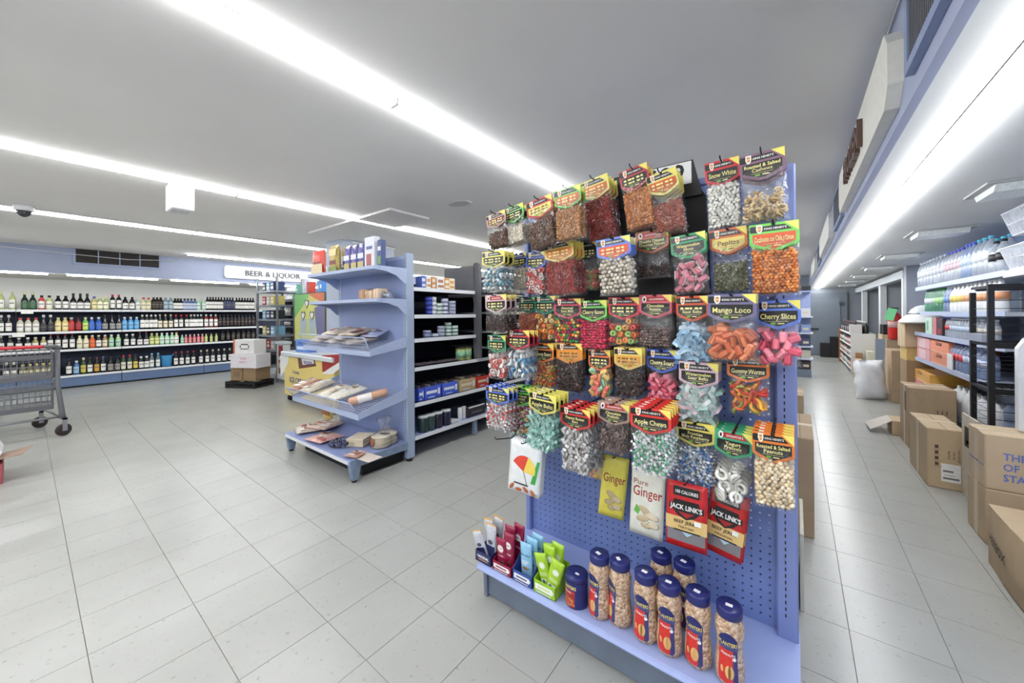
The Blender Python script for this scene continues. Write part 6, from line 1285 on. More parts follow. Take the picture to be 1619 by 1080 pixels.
basket(.33, .62, xa - .03, xb + .1, ya + .02, yb - .03, 'lower_basket', .05)
ct(MB().box((xb, yb - .03, .68), (xa - .06, yb - .01, .98)), 'side_panel', m_cplast)
ct(MB().tube([(xa, yb + .02, .22), (xb, yb - .1, .22), (xb, ya + .1, .22), (xa, ya, .22)], .014, 6, closed=True), 'base_frame', m_chrome)
for k, (x, y) in enumerate(((xa + .04, yb + .04), (xa + .04, ya), (xb + .1, yb - .12), (xb + .1, ya + .12))):
    w = MB().lathe([(.02, -.02), (.062, -.018), (.07, -.012), (.07, .012), (.062, .018), (.02, .02)], 16, T=RT((x, y, .07), 0, math.pi / 2, .5)); wo = ct(w, 'wheel', [C((48, 34, 38), .5)])
    f = MB(); f.box((x - .03, y - .008, .06), (x - .022, y + .03, .21)); f.box((x + .022, y - .008, .06), (x + .03, y + .03, .21)); f.box((x - .03, y - .01, .19), (x + .03, y + .03, .21)); f.obj('wheel_fork', m_chrome, wo, (7.2, .05, 0)); bpy.context.view_layer.update
# fork offset is inherited from the wheel, so cancel it
for o in list(CT.children):
    for c in o.children:
        if c.name.startswith('wheel_fork'): c.location = (0, 0, 0)
        if c.name.startswith('basket_'): c.location = (0, 0, 0)
p = pX(3, 580, -7.25); bx('blue_box', 'purple blue carton lying in the upper cart basket', 'box', (-7.25, -.5, .70), (.22, .2, .22), (84, 84, 170))
# promo carton cut by the left edge
p = pz(4, 735, .16)
t = thing('promo_carton', 'blue and brown carton with open flap on the floor at the left edge', 'carton', (p.x, p.y, 0))
MB().bbox((-.4, -.6, .0005), (0, 0, .17), .004).obj('box_body', C((170, 80, 88), .5), t)
MB().bbox((-.38, -.58, .17), (-.05, -.03, .29), .004).obj('blue_packet', C((44, 60, 150), .45), t)
MB().prismx([(-.05, .29), (-.03, .33), (.0, .26), (-.03, .2)], -.35, -.02).obj('white_edge', C((226, 226, 230), .5), t)
MB().add([(.0, -.45, .172), (-.3, .0, .172), (-.25, .16, .235), (.02, .1, .225), (.0, -.45, .167), (-.3, .0, .167), (-.25, .16, .23), (.02, .1, .22)], [(0, 3, 2, 1), (4, 5, 6, 7), (0, 4, 7, 3), (1, 2, 6, 5), (2, 3, 7, 6), (0, 1, 5, 4)]).obj('flap', C((150, 126, 110), .7), t)
# ------------------------------------------------------------------ right aisle : water shelves
m_ws = M('water_shelf', (206, 212, 224), .4, var=.03, scale=4)
PETB = FILM('pet_clear', (.93, .96, 1), .32, .08, (.82, .88, .96), scale=20, bump=.4)
PETBL = FILM('pet_blue', (.72, .82, .98), .4, .08, (.5, .62, .88), scale=20, bump=.4)
PETG = FILM('pet_green', (.5, .8, .6), .4, .08, (.2, .5, .34), scale=20, bump=.4)
JUG = FILM('jug_milky', (.95, .97, 1), .85, .06, (.93, .95, .97), scale=12, bump=.3)
WXF = 1.25; RZ = (1.70, 1.385, 1.12, .79, .36)
WS = thing('water_shelf_unit', 'white shelf unit loaded with bottled water along the right wall', 'display shelf', (1.5, 5.8, 0))
for k, z in enumerate(RZ):
    y1 = (7.16, 6.95, 7.22, 7.2, 7.2)[k]
    s = MB().box((WXF + .006, 4.5, z - .035), (1.74, y1, z)).obj('shelf', m_ws, WS, (-1.5, -5.8, 0)); MB().box((WXF, 4.5, z - .04), (WXF + .006, y1, z + .006)).obj('price_edge', C((186, 196, 222), .4), s)
MB().box((1.74, 4.5, .1), (1.765, 7.05, 1.95)).obj('back_panel', M('water_back', (170, 182, 206), .5), WS, (-1.5, -5.8, 0))
MB().box((WXF + .04, 4.5, 0), (1.74, 7.0, .32)).obj('base', C((90, 100, 118), .5), WS, (-1.5, -5.8, 0))
for y in (4.5, 5.75, 7.0): MB().box((1.70, y, 0), (1.76, y + .05, 1.95)).obj('upright', m_ws, WS, (-1.5, -5.8, 0))
WM = {}
def water(kind, mat, capc, labc, loc, label, group=None, rz=0, ink=None):
    key = (kind, mat.name, capc, labc)
    r, h = {'tall': (.042, .32), 'slim': (.034, .27), 'big': (.05, .33), 'sqr': (.045, .27), 'fat': (.055, .28), 'gal': (.07, .27), 'mini': (.03, .2), 'five': (.125, .48)}[kind]
    if key not in WM:
        b = MB(); n = 12
        if kind == 'five': b.lathe([(r * .9, 0), (r, .02), (r, .09), (r * .93, .105), (r, .12), (r, .2), (r * .93, .215), (r, .23), (r, .33), (r * .75, .4), (.03, .43), (.03, h)], 16)
        elif kind == 'gal': b.lathe([(r * .9, 0), (r, .015), (r * .97, .09), (r, .1), (r, .15), (r * .75, .215), (.022, .245), (.022, h)], 12)
        else: b.lathe([(r * .85, 0), (r, .012), (r, h * .3), (r * .92, h * .34), (r * .92, h * .4), (r, h * .44), (r, h * .62), (r * .8, h * .76), (.016, h * .88), (.015, h * .96)], n)
        c = MB(); c.lathe([(.018 if kind != 'five' else .034, h * .93), (.018 if kind != 'five' else .034, h), (0, h * 1.003)], 10)
        l = MB(); l.lathe([(r * 1.012, h * .38), (r * 1.012, h * .6)], 12)
        WM[key] = (b.mesh('bottle', mat), c.mesh('cap', C(capc, .4)), l.mesh('paper_label', C(labc, .5)) if labc else None)
    me, ce, le = WM[key]
    o = mob('water_bottle', me, None, loc); tag(o, label, 'bottle', group); mob('cap', ce, o)
    if le: mob('paper_label', le, o)
    return o
def wr(n, px0, px1, py_, X_, z, kind, mat, capc, labc, words, back=0):
    y0, y1 = pX(px0, py_, X_).y, pX(px1, py_, X_).y
    for b in range(back + 1):
        for k in range(n):
            y = y0 + (y1 - y0) * k / max(1, n - 1)
            water(kind, mat, capc, labc, (X_ + .1 * b, y, z + .001), words + (', front row' if b == 0 and back else '') + (', back row' if b else ''), words + (' row %d' % b if back else ''))
wr(8, 1458, 1496, 440, 1.31, 1.70, 'tall', PETB, (200, 206, 216), (206, 210, 220), 'clear bottle with dark printed label on top shelf', 1)
wr(5, 1501, 1524, 420, 1.31, 1.70, 'tall', PETB, (84, 90, 200), (214, 190, 200), 'clear bottle with violet cap on top shelf', 1)
wr(3, 1531, 1542, 410, 1.31, 1.70, 'big', PETBL, (80, 100, 210), (190, 206, 226), 'large bluish bottle with blue cap on top shelf', 1)
wr(3, 1550, 1568, 400, 1.31, 1.70, 'big', PETB, (90, 186, 220), (230, 234, 238), 'large clear bottle with cyan cap on top shelf', 1)
wr(2, 1576, 1588, 400, 1.32, 1.70, 'sqr', PETB, (24, 24, 26), (40, 40, 44), 'clear bottle with wide black cap on the top shelf')
# second shelf
wr(4, 1468, 1478, 485, 1.31, 1.385, 'slim', PETG, (40, 90, 70), (206, 214, 222), 'green glass bottle with pale label on second shelf')
wr(3, 1483, 1494, 485, 1.31, 1.385, 'slim', PETG, (60, 140, 60), (170, 220, 150), 'green glass bottle with light green label on the second shelf')
wr(2, 1501, 1506, 480, 1.31, 1.385, 'sqr', PETBL, (230, 230, 230), (120, 150, 210), 'blue labelled jug with white cap on the second shelf')
wr(3, 1512, 1525, 478, 1.31, 1.385, 'sqr', JUG, (232, 232, 232), (222, 200, 110), 'yellow labelled jug with white cap on the second shelf')
wr(4, 1532, 1552, 475, 1.31, 1.385, 'sqr', JUG, (232, 232, 232), (226, 170, 120), 'orange labelled jug with white cap on the second shelf')
wr(4, 1560, 1584, 470, 1.31, 1.385, 'sqr', JUG, (226, 226, 230), (214, 150, 110), 'peach labelled jug behind the black rack on the second shelf')
# third shelf
def sb(name, label, px0, px1, py_, z, d, h, col, bands=(), text=None, tcol=(255, 255, 255), X_=1.27, group=None, tsize=.3):
    y1, y0 = pX(px0, py_, X_).y, pX(px1, py_, X_).y
    return bx(name, label, 'case', (X_ + d / 2, (y0 + y1) / 2, z + .001), (d, y1 - y0 - .006, h), col, bands=bands, axis='-x', text=text, tcol=tcol, group=group, tsize=tsize)
sb('drink_carton', 'mint and white carton at the far end of the third shelf', 1463, 1473, 520, 1.12, .2, .2, (190, 216, 200), [(-.3, .2, .0, .8, (120, 170, 150))])
sb('drink_carton', 'red and pink carton beside the mint one on the third shelf', 1475, 1480, 520, 1.12, .2, .2, (206, 120, 130))
sb('drink_carton', 'black and red drink pack on the third shelf', 1481, 1490, 522, 1.12, .2, .19, (60, 40, 46), [(-.3, .1, .3, .4, (160, 40, 50))])
wr(4, 1494, 1504, 525, 1.31, 1.12, 'mini', PETB, (84, 84, 190), (206, 60, 70), 'small clear bottle with red label on third shelf', 1)
wr(8, 1508, 1540, 528, 1.31, 1.12, 'mini', PETB, (226, 228, 232), (190, 206, 226), 'small clear bottle with white cap on third shelf', 1)
wr(4, 1546, 1575, 530, 1.31, 1.12, 'mini', PETB, (226, 228, 232), (206, 200, 190), 'small clear bottle behind the black rack on the third shelf')
# fourth shelf : seltzer cases in pink and orange
for j in range(2):
    sb('seltzer_case', 'pink seltzer case at the far end of the fourth shelf, %s one' % ('lower', 'upper')[j], 1450, 1470, 560, .79 + .135 * j, .34, .13, (226, 170, 178), [(-.3, .1, .2, .9, (236, 206, 206))], group='pink seltzer cases')
    sb('seltzer_case', 'orange seltzer case with cursive lettering on the fourth shelf, %s one' % ('lower', 'upper')[j], 1471, 1500, 565, .79 + .135 * j, .34, .13, (232, 148, 116), [(-.48, .02, .48, .1, (236, 200, 170))], 'LaCroix', (70, 40, 40), group='orange seltzer cases', tsize=.5)
sb('price_card', 'white upright card beside the orange seltzer cases', 1497, 1505, 575, .79, .01, .16, (236, 236, 236), X_=1.262)
wr(5, 1508, 1530, 570, 1.33, .79, 'fat', PETBL, (60, 76, 180), (206, 70, 80), 'blue bottle with red label on the fourth shelf', 1)
wr(4, 1536, 1566, 580, 1.33, .79, 'fat', PETBL, (90, 90, 180), (190, 196, 220), 'bluish bottle behind the black rack on the fourth shelf')
# base deck : cases, jugs, large water bottles
for j, (c_, l_) in enumerate((((226, 140, 140), 'pink seltzer case on the bottom deck under the orange one'), ((226, 170, 90), 'orange seltzer case stacked on the pink one on the bottom deck'))):
    sb('seltzer_case', l_, 1441, 1470, 600, .36 + .135 * j, .34, .13, c_, [(-.48, .02, .48, .1, (240, 226, 170))], 'LaCroix' if j else None, (80, 50, 40), tsize=.5)
sb('seltzer_case', 'yellow green seltzer case on the bottom deck beside the white jugs', 1471, 1488, 590, .36, .3, .13, (206, 206, 110)); 
for k in range(7):
    y = 5.82 - .155 * k
    water('gal', JUG, (226, 228, 230), None, (1.33, y, .361), 'white plastic gallon jug on the bottom deck behind the cartons', 'gallon jugs on the bottom deck'); 
for k, y in enumerate((4.66,)):
    water('five', PETBL, (70, 90, 170), None, (1.4, y, .361), 'large blue water cooler bottle on the bottom deck').scale = (.9, .9, .78)
# nearer shelf section behind the black rack
NS = thing('near_shelf_unit', 'white shelf unit behind the black wire rack at the right edge', 'display shelf', (1.6, 3.6, 0))
NF = 1.47
for z in (.2, .72, 1.07, 1.33):
    s = MB().box((NF + .006, 2.6, z - .03), (1.74, 4.46, z)).obj('shelf', m_ws, NS, (-1.6, -3.6, 0)); MB().box((NF, 2.6, z - .036), (NF + .006, 4.46, z + .005)).obj('price_edge', C((226, 230, 236), .4), s)
MB().box((1.74, 2.6, .0), (1.765, 4.46, 1.95)).obj('back_panel', MATS['water_back'], NS, (-1.6, -3.6, 0))
for k in range(10):
    y = 4.38 - .105 * k
    water('fat', PETB, (206, 208, 214), (206, 206, 200), (1.56, y, 1.334), 'wide clear jar bottle on the near shelf behind the rack top', 'jars on the near shelf behind the rack top')
    water('fat', PETB if k % 2 else PETBL, (90, 94, 130), (60, 150, 90) if k == 3 else (150, 156, 180), (1.56, y, .721), ('bluish bottle' if k % 2 == 0 else 'clear bottle') + (' with green label' if k == 3 else '') + ' on the near shelf behind the lower rack', 'bottles behind the rack %d' % (k % 2 if k != 3 else 3))
for k in range(3):
    water('five', PETBL, (70, 90, 170), None, (1.6, 4.28 - .29 * k, .201), 'large blue water bottle lying low behind the black rack', 'large bottles behind the rack')
pk = pack('pillow_pack', 'grey patterned packet lying on the near shelf behind the rack', (1.6, 4.0, 1.08), .4, .24, .12, math.pi / 2, 0, (120, 128, 150), [(90, 96, 120), (206, 208, 214)], None)
# white wire baskets at the top right
def wbasket(label, x0, x1, y0, y1, z0, z1):
    t = thing('wire_basket', label, 'basket', (x0, (y0 + y1) / 2, z0)); w = MB(); yo = (y0 + y1) / 2
    n = int((y1 - y0) / .022)
    for k in range(n + 1): y = y0 - yo + (y1 - y0) * k / n; w.bar((0, y, 0), (-.05, y, z1 - z0), .0028); w.bar((0, y, 0), (x1 - x0, y, 0), .0028)
    m = int((x1 - x0) / .03)
    for k in range(m + 1):
        x = (x1 - x0) * k / m
        for y in (y0 - yo, y1 - yo): w.bar((x, y, 0), (x, y, z1 - z0), .0028)
    w.obj('wires', C((236, 238, 244), .4), t, kind='stuff')
    r = MB()
    for f in (0, .5, 1): r.tube([(-.05 * f, y0 - yo, (z1 - z0) * f), (-.05 * f, y1 - yo, (z1 - z0) * f), (x1 - x0, y1 - yo, (z1 - z0) * f), (x1 - x0, y0 - yo, (z1 - z0) * f)], .006 if f != .5 else .004, 5, closed=True)
    r.obj('rim', C((236, 238, 244), .4), t)
wbasket('white wire basket hanging at the top right above the water bottles', 1.25, 1.6, 3.7, 4.36, 2.0 - .06, 2.1)
wbasket('white wire basket at the top right below the upper basket', 1.25, 1.6, 3.75, 4.4, 1.70, 1.85)
MB().box((1.22, 3.6, 1.64), (1.7, 4.42, 1.69)).obj('shelf', m_ws, NS, (-1.6, -3.6, 0))
for k in range(4): water('big', PETB, (70, 90, 210), (190, 200, 220), (1.4, 4.3 - .12 * k, 1.705), 'clear water bottle with blue cap inside the lower white wire basket', 'bottles in the lower wire basket')
# black wire rack
BR_ = thing('black_wire_rack', 'black metal wire rack standing in front of the water shelves', 'rack', (1.2, 4.08, 0))
m_bl = C((16, 16, 18), .4)
rx0, rx1, ry0, ry1, rz_ = 1.03, 1.40, 3.92, 4.24, 1.575
for x in (rx0, rx1):
    for y in (ry0, ry1): MB().box((x - .014, y - .014, .0), (x + .014, y + .014, rz_ if y == ry0 else 1.53)).obj('post', m_bl, BR_, (-1.2, -4.08, 0))
for z in (1.56, 1.17, .865, .42):
    f = MB()
    for y in (ry0, ry1): f.box((rx0 + .014, y - .012, z - .02), (rx1 - .014, y + .012, z + .014))
    for x in (rx0, rx1): f.box((x - .012, ry0 + .014, z - .01), (x + .012, ry1 - .014, z + .008))
    f.obj('shelf_frame', m_bl, BR_, (-1.2, -4.08, 0), kind='stuff')
f = MB()
for k in range(18):
    z = .5 + .057 * k
    for y in (ry0, ry1): f.bar((rx0, y, z), (rx1, y, z), .0022)
    f.bar((rx0, ry0, z), (rx0, ry1, z), .0022)
for z in (1.17, .865, .42):
    for k in range(9): f.bar((rx0 + .04 * k, ry0, z), (rx0 + .04 * k, ry1, z), .002)
f.obj('wires', m_bl, BR_, (-1.2, -4.08, 0), kind='stuff')
tag(MB().box((0, 0, 0), (.05, .3, .05)).obj('shelf_tag', C((150, 156, 170), .4), None, (rx0 - .036, ry0 + .012, 1.185)), 'grey label holder clipped between the posts of the black rack', 'label holder')
pW = pY(1611, 690, 3.62)
t = tag(MB().prism([(0, .01), (0, .5), (.03, .56), (.08, .58), (.14, .58), (.14, .0), (.02, 0)][::-1], 0, .05).obj('plastic_board', C((232, 232, 234), .35), None, (pW.x, 3.62, .67)), 'white rounded plastic panel cut by the right edge of view', 'board')
# ------------------------------------------------------------------ cartons on the right
m_kraft = M('kraft', (192, 169, 138), .75, var=.06, scale=9); m_kraft2 = M('kraft_dark', (174, 150, 121), .75, var=.07, scale=9); m_tape = C((208, 190, 160), .35)
def kraft(name, label, x0, y0, z0, d, mat=None, tape=True, r=.006, grp=None):
    t = thing(name, label, 'carton', (x0, y0, z0), 0, grp)
    MB().bbox((0, 0, .0005), d, r).obj('box_body', mat or m_kraft, t)
    mb = MB(); mb.box((d[0] / 2 - .002, .0, d[2]), (d[0] / 2 + .002, d[1], d[2] + .0008)); mb.obj('top_seam', C((110, 92, 70), .8), t)
    if tape:
        mb = MB(); mb.box((-.0012, d[1] * .5 - .03, 0), (.0, d[1] * .5 + .03, d[2])); mb.box((.0, d[1] * .5 - .03, d[2]), (d[0], d[1] * .5 + .03, d[2] + .0012)); mb.obj('tape', m_tape, t, kind='stuff')
    return t
TX_ = Matrix.Rotation(-math.pi / 2, 4, 'Z')
# C : box with sticker
c = kraft('carton', 'brown carton with white shipping sticker standing on the right aisle floor', .822, 4.38, 0, (.215, .58, .468))
pr = MB(); pr.box((.075, -.0015, .06), (.178, 0, .2), 0); pr.box((.085, -.002, .135), (.14, -.001, .15), 1); pr.box((.085, -.002, .08), (.17, -.001, .095), 1); pr.box((.09, -.002, .11), (.15, -.001, .114), 1)
for k in range(4): pr.box((.035, -.0015, .17 + .045 * k), (.078, -.0005, .172 + .045 * k), 2); pr.box((.042, -.0015, .18 + .045 * k), (.062, -.0005, .205 + .045 * k), 2)
for k, s_ in enumerate(('MADE IN', 'FOR USE', 'CARTON SIZE', 'KEEP DRY')): put_text(pr, s_, Matrix.Translation((.112 + .026 * k, -.001, .27)) @ Matrix.Rotation(math.pi / 2, 4, 'Y'), .016, 2, bold=.01)
pr.obj('print', [C((236, 236, 234), .5), C((120, 120, 124), .5), C((86, 70, 52), .7)], c, kind='stuff')
# B, A and the small open carton with flap
b = kraft('carton', 'brown carton standing behind the stickered one', .90, 5.44, 0, (.32, .42, .625), m_kraft2)
pr = MB()
for k in range(3): pr.box((.19 + .03 * k, -.0012, .38), (.2 + .03 * k, 0, .42), 0); 
pr.box((-.0012, .12, .36), (0, .2, .56), 0); pr.obj('print', [C((120, 98, 72), .7)], b, kind='stuff')
a = kraft('carton', 'tall brown carton with dark opening beside the white sack', 1.143, 8.03, 0, (.27, .5, .8), m_kraft2, False)
MB().prism([(.09, .58), (.27, .58), (.27, .3), (.17, .3)][::-1], -.003, 0).obj('opening', C((18, 16, 15), .8), a)  # black panel on the face, standing in for the dark inside
t = thing('open_carton', 'low open carton with a long flap folded out into the aisle', 'carton', (.83, 5.95, 0))
MB().bbox((.02, 0, .0005), (.3, .3, .16), .004).obj('box_body', m_kraft, t)
MB().add([(.02, 0, .16), (.02, .3, .16), (-.17, .34, .04), (-.16, -.02, .04), (.02, 0, .155), (.02, .3, .155), (-.17, .34, .035), (-.16, -.02, .035)], [(0, 1, 2, 3), (4, 7, 6, 5), (0, 3, 7, 4), (1, 5, 6, 2), (2, 6, 7, 3), (0, 4, 5, 1)]).obj('flap', C((206, 200, 188), .7), t)
# E, D2 stacked ; F in front
e = kraft('carton', 'brown carton under the one with blue lettering', .89, 3.48, 0, (.5, .3, .335), m_kraft)
d2 = kraft('carton', 'brown carton with blue capital lettering, stacked on another', .89, 3.485, .336, (.5, .27, .328), M('kraft_light', (204, 182, 151), .75, var=.05, scale=9))
pr = MB(); xl = pY(1586, 735, 3.485).x - .89
for k, s_ in enumerate(('THE POWER', 'OF NUTRITION', 'STARTS HERE')):
    vs, fs = text_tris(s_, .02, 0); mn = min(v[0] for v in vs); h_ = .058
    pr.add([((v[0] - mn) * h_ * .82 + xl, -.0015, .185 - .062 * k + v[1] * h_) for v in vs], fs, 0)
pr.box((-.0012, .02, .13), (0, .26, .136), 0); pr.obj('lettering', [C((104, 122, 196), .6)], d2, kind='stuff')
bp_ = bx('sticker_box', 'small carton with black printed label between the two big cartons', 'carton', (1.008, 4.21, .0), (.014, .3, .62), (206, 196, 178), bands=[(-.3, .62, .35, .86, (20, 20, 20)), (-.2, .66, .1, .7, (230, 230, 230))], axis='-x')
# F : bulging box
t = thing('carton', 'bulging brown carton with black lettering at the lower right edge', 'carton', (.84, 2.45, 0))
mb = MB(); n = 8; V = []; Fc = []
d = (.46, .8, .325)
for j in range(n + 1):
    for i in range(n + 1):
        y = d[1] * i / n; z = d[2] * j / n; bulge = -.035 * math.sin(math.pi * i / n) * (.3 + .7 * math.sin(math.pi * j / n)); V.append((bulge, y, z + .0005))
for j in range(n):
    for i in range(n): q_ = j * (n + 1) + i; Fc.append((q_, q_ + n + 1, q_ + n + 2, q_ + 1))
mb.add(V, Fc, 0, True)
mb.add([V[n * (n + 1) + i] for i in range(n + 1)] + [(d[0], d[1], d[2]), (d[0], 0, d[2])], [tuple(range(n + 1)) + (n + 1, n + 2)])
mb.box((d[0] - .004, 0, .0005), (d[0], d[1], d[2])); mb.box((.0, d[1] - .004, .0005), (d[0], d[1], d[2])); mb.box((0, 0, .0005), (d[0], .004, d[2])); mb.box((.02, .02, .0005), (d[0], d[1] - .02, .005))
mb.obj('box_body', m_kraft, t)
vs, fs = text_tris('HERBOX', .015, 0); h_ = .066; tv = []
for v in vs:
    yy = .60 - (v[0] * h_ * 1.1) ; zz = .15 + v[1] * h_; fi = yy / d[1]; fj = zz / d[2]
    tv.append((-.035 * math.sin(math.pi * fi) * (.3 + .7 * math.sin(math.pi * fj)) - .004, yy, zz))
pr = MB(); pr.add(tv, fs); pr.obj('lettering', [C((40, 34, 30), .6)], t, kind='stuff')
MB().box((.06, .1, d[2] + .0005), (.34, .5, d[2] + .002)).obj('paper_sheet', C((232, 232, 228), .6), t)
# white sack, rice sacks, cartons around them
def sack(name, label, loc, W, Hh, b, rot, col, seed, lean=0):
    t = thing(name, label, 'sack', loc); t.rotation_euler = rot; pl = pillow(W, Hh, b, 12, 14, seed=seed); rr = random.Random(seed)
    pl.v = [(x * (1 + .06 * math.sin(z * 9 + seed)) + .01 * math.sin(z * 23), y * (1 + .35 * math.sin(x * 17 + z * 11 + seed)) + rr.uniform(-.006, .006), z + Hh / 2) for x, y, z in pl.v]
    pl.obj('sack_body', M('sack_%02x%02x%02x' % col, col, .4, var=.04, scale=12, bump=.35), t); return t
sack('plastic_sack', 'large crumpled white plastic sack standing in the right aisle', (.94, 8.15, .0), .37, .62, .12, (-.08, -.06, .15), (222, 224, 228), 3)
kraft('carton', 'narrow brown carton behind the white sack', .93, 10.2, 0, (.12, .3, .42))
kraft('carton', 'brown carton under the white rice sacks', 1.17, 7.3, .9, (.3, .45, .33), m_kraft)
for k, (z0, h_) in enumerate(((0, .42), (.42, .3), (.72, .18))):
    o = pbox('stock_carton', ['brown carton at the bottom of the stack under the rice sacks', 'darker brown carton in the middle of the stack under the rice sacks', 'pale yellow carton just under the large brown carton'][k], 'carton', (1437, 550, 1455, 600), 7.35, .4, [(160, 134, 100), (206, 190, 110), (214, 190, 110)][k], False); o.location = (1.19, 7.32, z0 + .0005); o.data = MB().bbox((0, 0, 0), (.26, .4, h_ - .001), .004).mesh('stock_carton', C([(160, 134, 100), (150, 126, 96), (206, 176, 110)][k], .6))
def lying(label, c, lx, ly, b, rz, seed, col=(226, 226, 224)):
    t = thing('rice_sack', label, 'sack', c, rz); pl = pillow(lx, ly, b, 12, 14, seed=seed); rr = random.Random(seed)
    V = []
    for x, y, z in pl.v:
        h = -y; q_ = .35 * b + (h * 1.65 * (1 + .2 * math.sin(x * 19 + z * 13 + seed)) if h > 0 else h * .33)
        V.append((x + .012 * math.sin(z * 21), z, max(.001, q_)))
    mb = MB(); mb.add(V, pl.f, 0, True); mb.obj('sack_body', M('sack_%02x%02x%02x' % col, col, .45, var=.04, scale=12, bump=.35), t)
lying('white rice sack lying on the brown carton, lower of the two', (1.34, 7.28, 1.2325), .44, .72, .055, -.12, 5)
lying('white rice sack lying on the lower one, upper of the two', (1.42, 7.36, 1.352), .36, .55, .055, -.1, 8, (216, 220, 222))
pbox('stock_carton', 'flat brown carton low behind the tall open carton', 'carton', (1402, 543, 1437, 572), 8.75, .12, (166, 142, 112), False).location.z = .62
pbox('stock_carton', 'brown carton supporting the flat one behind the tall open carton', 'carton', (1402, 572, 1437, 610), 8.7, .18, (150, 128, 100), False)
for o in [o for o in bpy.data.objects if o.get('label') == 'brown carton supporting the flat one behind the tall open carton']: o.location.z = 0; o.data = MB().bbox((0, 0, 0), (o['w'], .18, .619), .004).mesh('stock_carton', C((150, 128, 100), .6))
o = pbox('grey_board', 'grey blue board standing between the brown cartons far down the right aisle', 'board', (1384, 536, 1420, 575), 9.6, .05, (136, 146, 160), False); o.data = MB().bbox((0, 0, 0), (o['w'], .05, pY(1390, 536, 9.6).z), .004).mesh('grey_board', C((136, 146, 160), .5)); o.location.z = .0005
# fire extinguisher on the pier
p = pY(1415, 515, 8.78)
t = thing('fire_extinguisher', 'red fire extinguisher with green tag on the grey pier', 'fire extinguisher', (1.5, 8.8, .98))
t.location = (p.x, 8.8, pY(1415, 537, 8.78).z)
MB().lathe([(.07, 0), (.085, .02), (.085, .36), (.06, .43), (.025, .46), (.025, .5)], 16).obj('cylinder', C((190, 40, 34), .3), t)
MB().lathe([(.0862, .2), (.0862, .3)], 16).obj('paper_label', C((190, 150, 150), .5), t)
MB().tube([(.02, 0, .48), (.04, -.02, .52), (-.06, -.02, .53), (-.07, -.02, .49)], .012, 6).obj('handle', C((40, 40, 44), .4), t)
o = MB().box((-.055, -.003, -.1), (.055, .003, .1)).obj('inspection_tag', C((130, 220, 150), .5), t, (-.06, -.1, .42)); o.rotation_euler = (0, .25, 0)
MB().box((-.05, .08, .1), (.05, .1, .42)).obj('wall_bracket', C((120, 120, 124), .5), t)
# white cabinet with side shelves down the aisle
CBX0, CBY0, CBY1 = .957, 11.2, 13.9
KC = thing('white_counter_shelf', 'white counter shelf with goods facing the aisle near the cooler door', 'display shelf', (1.07, 12.5, 0))
def kc(mb, name, mats): return mb.obj(name, mats, KC, (-1.07, -12.5, 0))
kc(MB().box((CBX0, CBY0, .02), (1.36, CBY0 + .03, .9)), 'end_panel', m_white); kc(MB().box((1.3, CBY0 + .03, .02), (1.36, CBY1, .9)), 'back_panel', m_white)
for z in (.12, .38, .64, .9): kc(MB().box((CBX0, CBY0 + .03, z - .03), (1.3, CBY1, z)), 'shelf', m_white)
MB().box((CBX0 - .02, CBY1, .0), (1.36, CBY1 + .04, .93)).obj('wood_end', C((156, 100, 60), .5), KC, (-1.07, -12.5, 0))
for k in range(16):
    y = CBY0 + .16 + .165 * k
    for j, z in enumerate((.12, .38, .64)):
        cc = [(190, 50, 50), (60, 90, 80), (200, 196, 190), (40, 44, 50), (206, 150, 150)][(k // 3 + j * 2) % 5]
        cyl('jar', 'small packed jar on the %s shelf of the white counter' % ('lowest', 'middle', 'upper')[j], 'jar', (1.02, y, z + .001), .055, .17, cc, (60, 60, 64), (200, 196, 190), (.2, .7), 'jars on the %s shelf of the white counter' % ('lowest', 'middle', 'upper')[j], 8)
    cyl('dark_bottle', 'dark bottle standing on top of the white counter', 'bottle', (1.05, y, .901), .055, .26, (40, 38, 42), (150, 60, 60) if k % 4 == 1 else (90, 90, 96), (206, 200, 196) if k % 3 == 0 else None, (.1, .5), 'bottles on top of the white counter', 8, neck=.16)
    if k < 9: cyl('dark_bottle', 'dark bottle in the second row on top of the white counter', 'bottle', (1.22, y, .901), .055, .26, (44, 46, 44), (206, 206, 206), None, (.1, .5), 'second row bottles on top of the white counter', 8, neck=.16)
o = pbox('red_label_box', 'white box with red mark on the near end of the white counter', 'box', (1344, 512, 1363, 526), 11.26, .2, (220, 214, 212), False); o.location.z = .901
kraft('carton', 'large brown carton behind the white counter', 1.38, 10.6, .0, (.5, .5, .92), m_kraft)
for k, (x, y, d, lab) in enumerate(((1.4, 10.62, (.3, .4, .2), 'black crate on the large brown carton beyond the white counter'), (1.72, 10.65, (.26, .4, .3), 'taller black crate on the large brown carton near the extinguisher'))):
    bx('black_carton', lab, 'crate', (x + d[0] / 2, y + d[1] / 2, .923), d, (22, 22, 24), bands=[(-.4, .3, .4, .4, (50, 50, 54)), (-.4, .6, .4, .7, (50, 50, 54))])
pbox('stock_carton', 'cream carton with green print on the floor by the white counter', 'carton', (1372, 556, 1383, 595), 10.8, .3, (222, 222, 200))
pbox('stock_carton', 'small brown carton on the floor by the white counter end', 'carton', (1353, 558, 1364, 595), 11.0, .15, (170, 130, 96))
# black bins by the cooler door
for k, (x0, x1, h_) in enumerate(((1297, 1313, .42), (1313, 1328, .62))):
    xa_, xb_ = pY(x0, 560, 14.9).x, pY(x1, 560, 14.9).x
    o = bx('black_bin', ['lower black bin in front of the grey cooler door', 'taller black bin in front of the grey cooler door'][k], 'bin', ((xa_ + xb_) / 2, 15.1, .0005), (xb_ - xa_ - .01, .4, h_), (18, 18, 20))
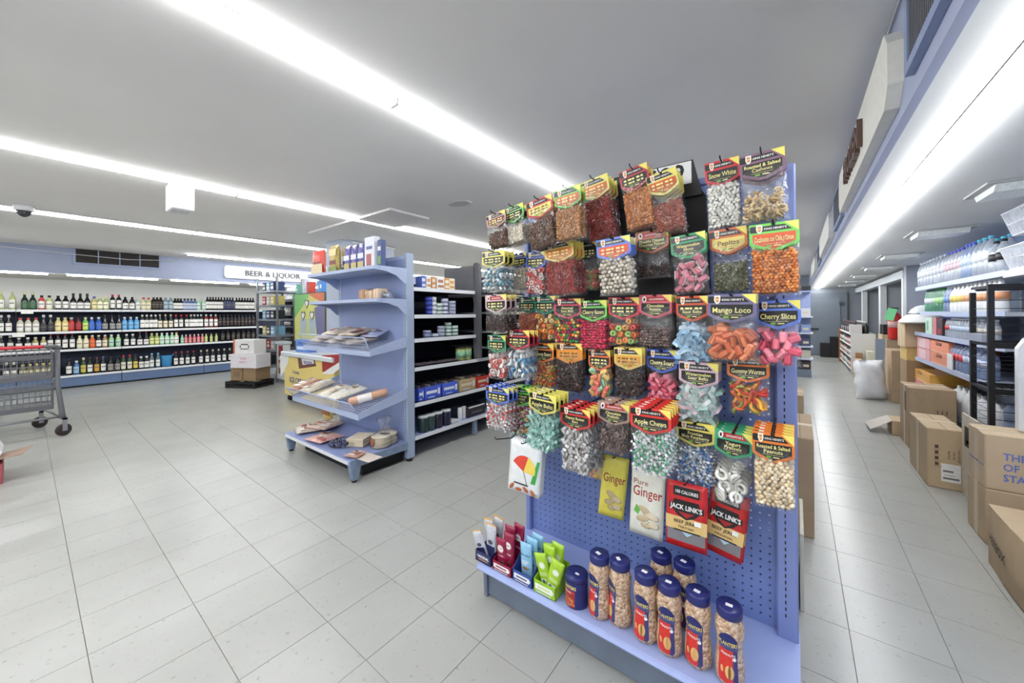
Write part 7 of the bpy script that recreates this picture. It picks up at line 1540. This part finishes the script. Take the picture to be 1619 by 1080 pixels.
# far gondola end on the left of the aisle
fx = pY(1283, 560, 10.1).x
FG = thing('far_end_display', 'far blue shelf end with packed goods down the right aisle', 'display shelf', (fx - .5, 10.4, 0))
def fg(mb, name, mats): return mb.obj(name, mats, FG, (-(fx - .5), -10.4, 0))
fg(MB().box((fx - 1.1, 10.5, 0), (fx, 10.55, 1.85)), 'back_panel', C((150, 164, 206), .5)); fg(MB().box((fx - 1.1, 10.1, 0), (fx, 10.5, .16)), 'base', C((110, 122, 136), .5))
for z in (.4, .66, .95, 1.3): fg(MB().box((fx - 1.1, 10.14, z - .03), (fx + .03, 10.5, z)), 'shelf', C((206, 212, 226), .5))
for k, (z, c_) in enumerate(((.161, (60, 44, 50)), (.401, (196, 190, 180)), (.661, (70, 76, 110)), (.951, (130, 150, 196)), (1.301, (206, 206, 214)))):
    for j in range(3): bx('stock_box', ['dark box', 'pale box', 'navy box', 'light blue box', 'white box'][k] + ' on the far blue shelf end', 'box', (fx - .09 - .2 * j, 10.3, z), (.16, .2, .17), c_, bands=[(-.3, .3, .3, .6, (206, 196, 170))], group='boxes on far shelf level %d' % (k + 1))
bx('black_carton', 'black crate on top of the far blue shelf end', 'crate', (fx - .15, 10.36, 1.851), (.3, .2, .1), (24, 26, 34)); fg(MB().box((fx - 1.1, 10.2, 1.82), (fx, 10.5, 1.85)), 'top_shelf', C((150, 164, 206), .5))
# cartons leaning on the gondola run, right side
kraft('carton', 'tall brown carton pushed against the blue gondola in the aisle', -.055, 2.94, 0, (.135, .7, .615), m_kraft2)
for k in range(2): tag(MB().bbox((0, 0, .0005), (.016, .42, .36 + .05 * k), .002).obj('flat_carton', C([(206, 202, 190), (180, 160, 130)][k], .7), None, (-.005 + .018 * k * 0 - .02 * k + .01, 2.2 + .02 * k, 0)), ['pale flattened carton leaning on the gondola beside the pegboard post', 'kraft flattened carton behind the pale one beside the pegboard post'][k], 'flattened carton')
kraft('carton', 'brown carton farther back against the blue gondola', -.055, 5.05, 0, (.11, .5, .5), m_kraft)
# ------------------------------------------------------------------ tell look-alikes apart by their order from left to right
ORD = 'leftmost second third fourth fifth sixth seventh eighth ninth tenth eleventh twelfth thirteenth fourteenth fifteenth sixteenth seventeenth eighteenth nineteenth twentieth'.split()
bpy.context.view_layer.update()
same = {}
for o in bpy.data.objects:
    if o.parent is None and o.get('label'): same.setdefault(o['label'], []).append(o)
for lab, os_ in same.items():
    if len(os_) < 2 or len(os_) > 20: continue
    os_.sort(key=lambda o: proj(o.location)[0])
    for k, o in enumerate(os_): o['label'] = lab + (', leftmost of %s' % ('two' if len(os_) == 2 else 'them') if k == 0 else ', rightmost of %s' % ('two' if len(os_) == 2 else 'them') if k == len(os_) - 1 else ', %s from the left' % ORD[k])
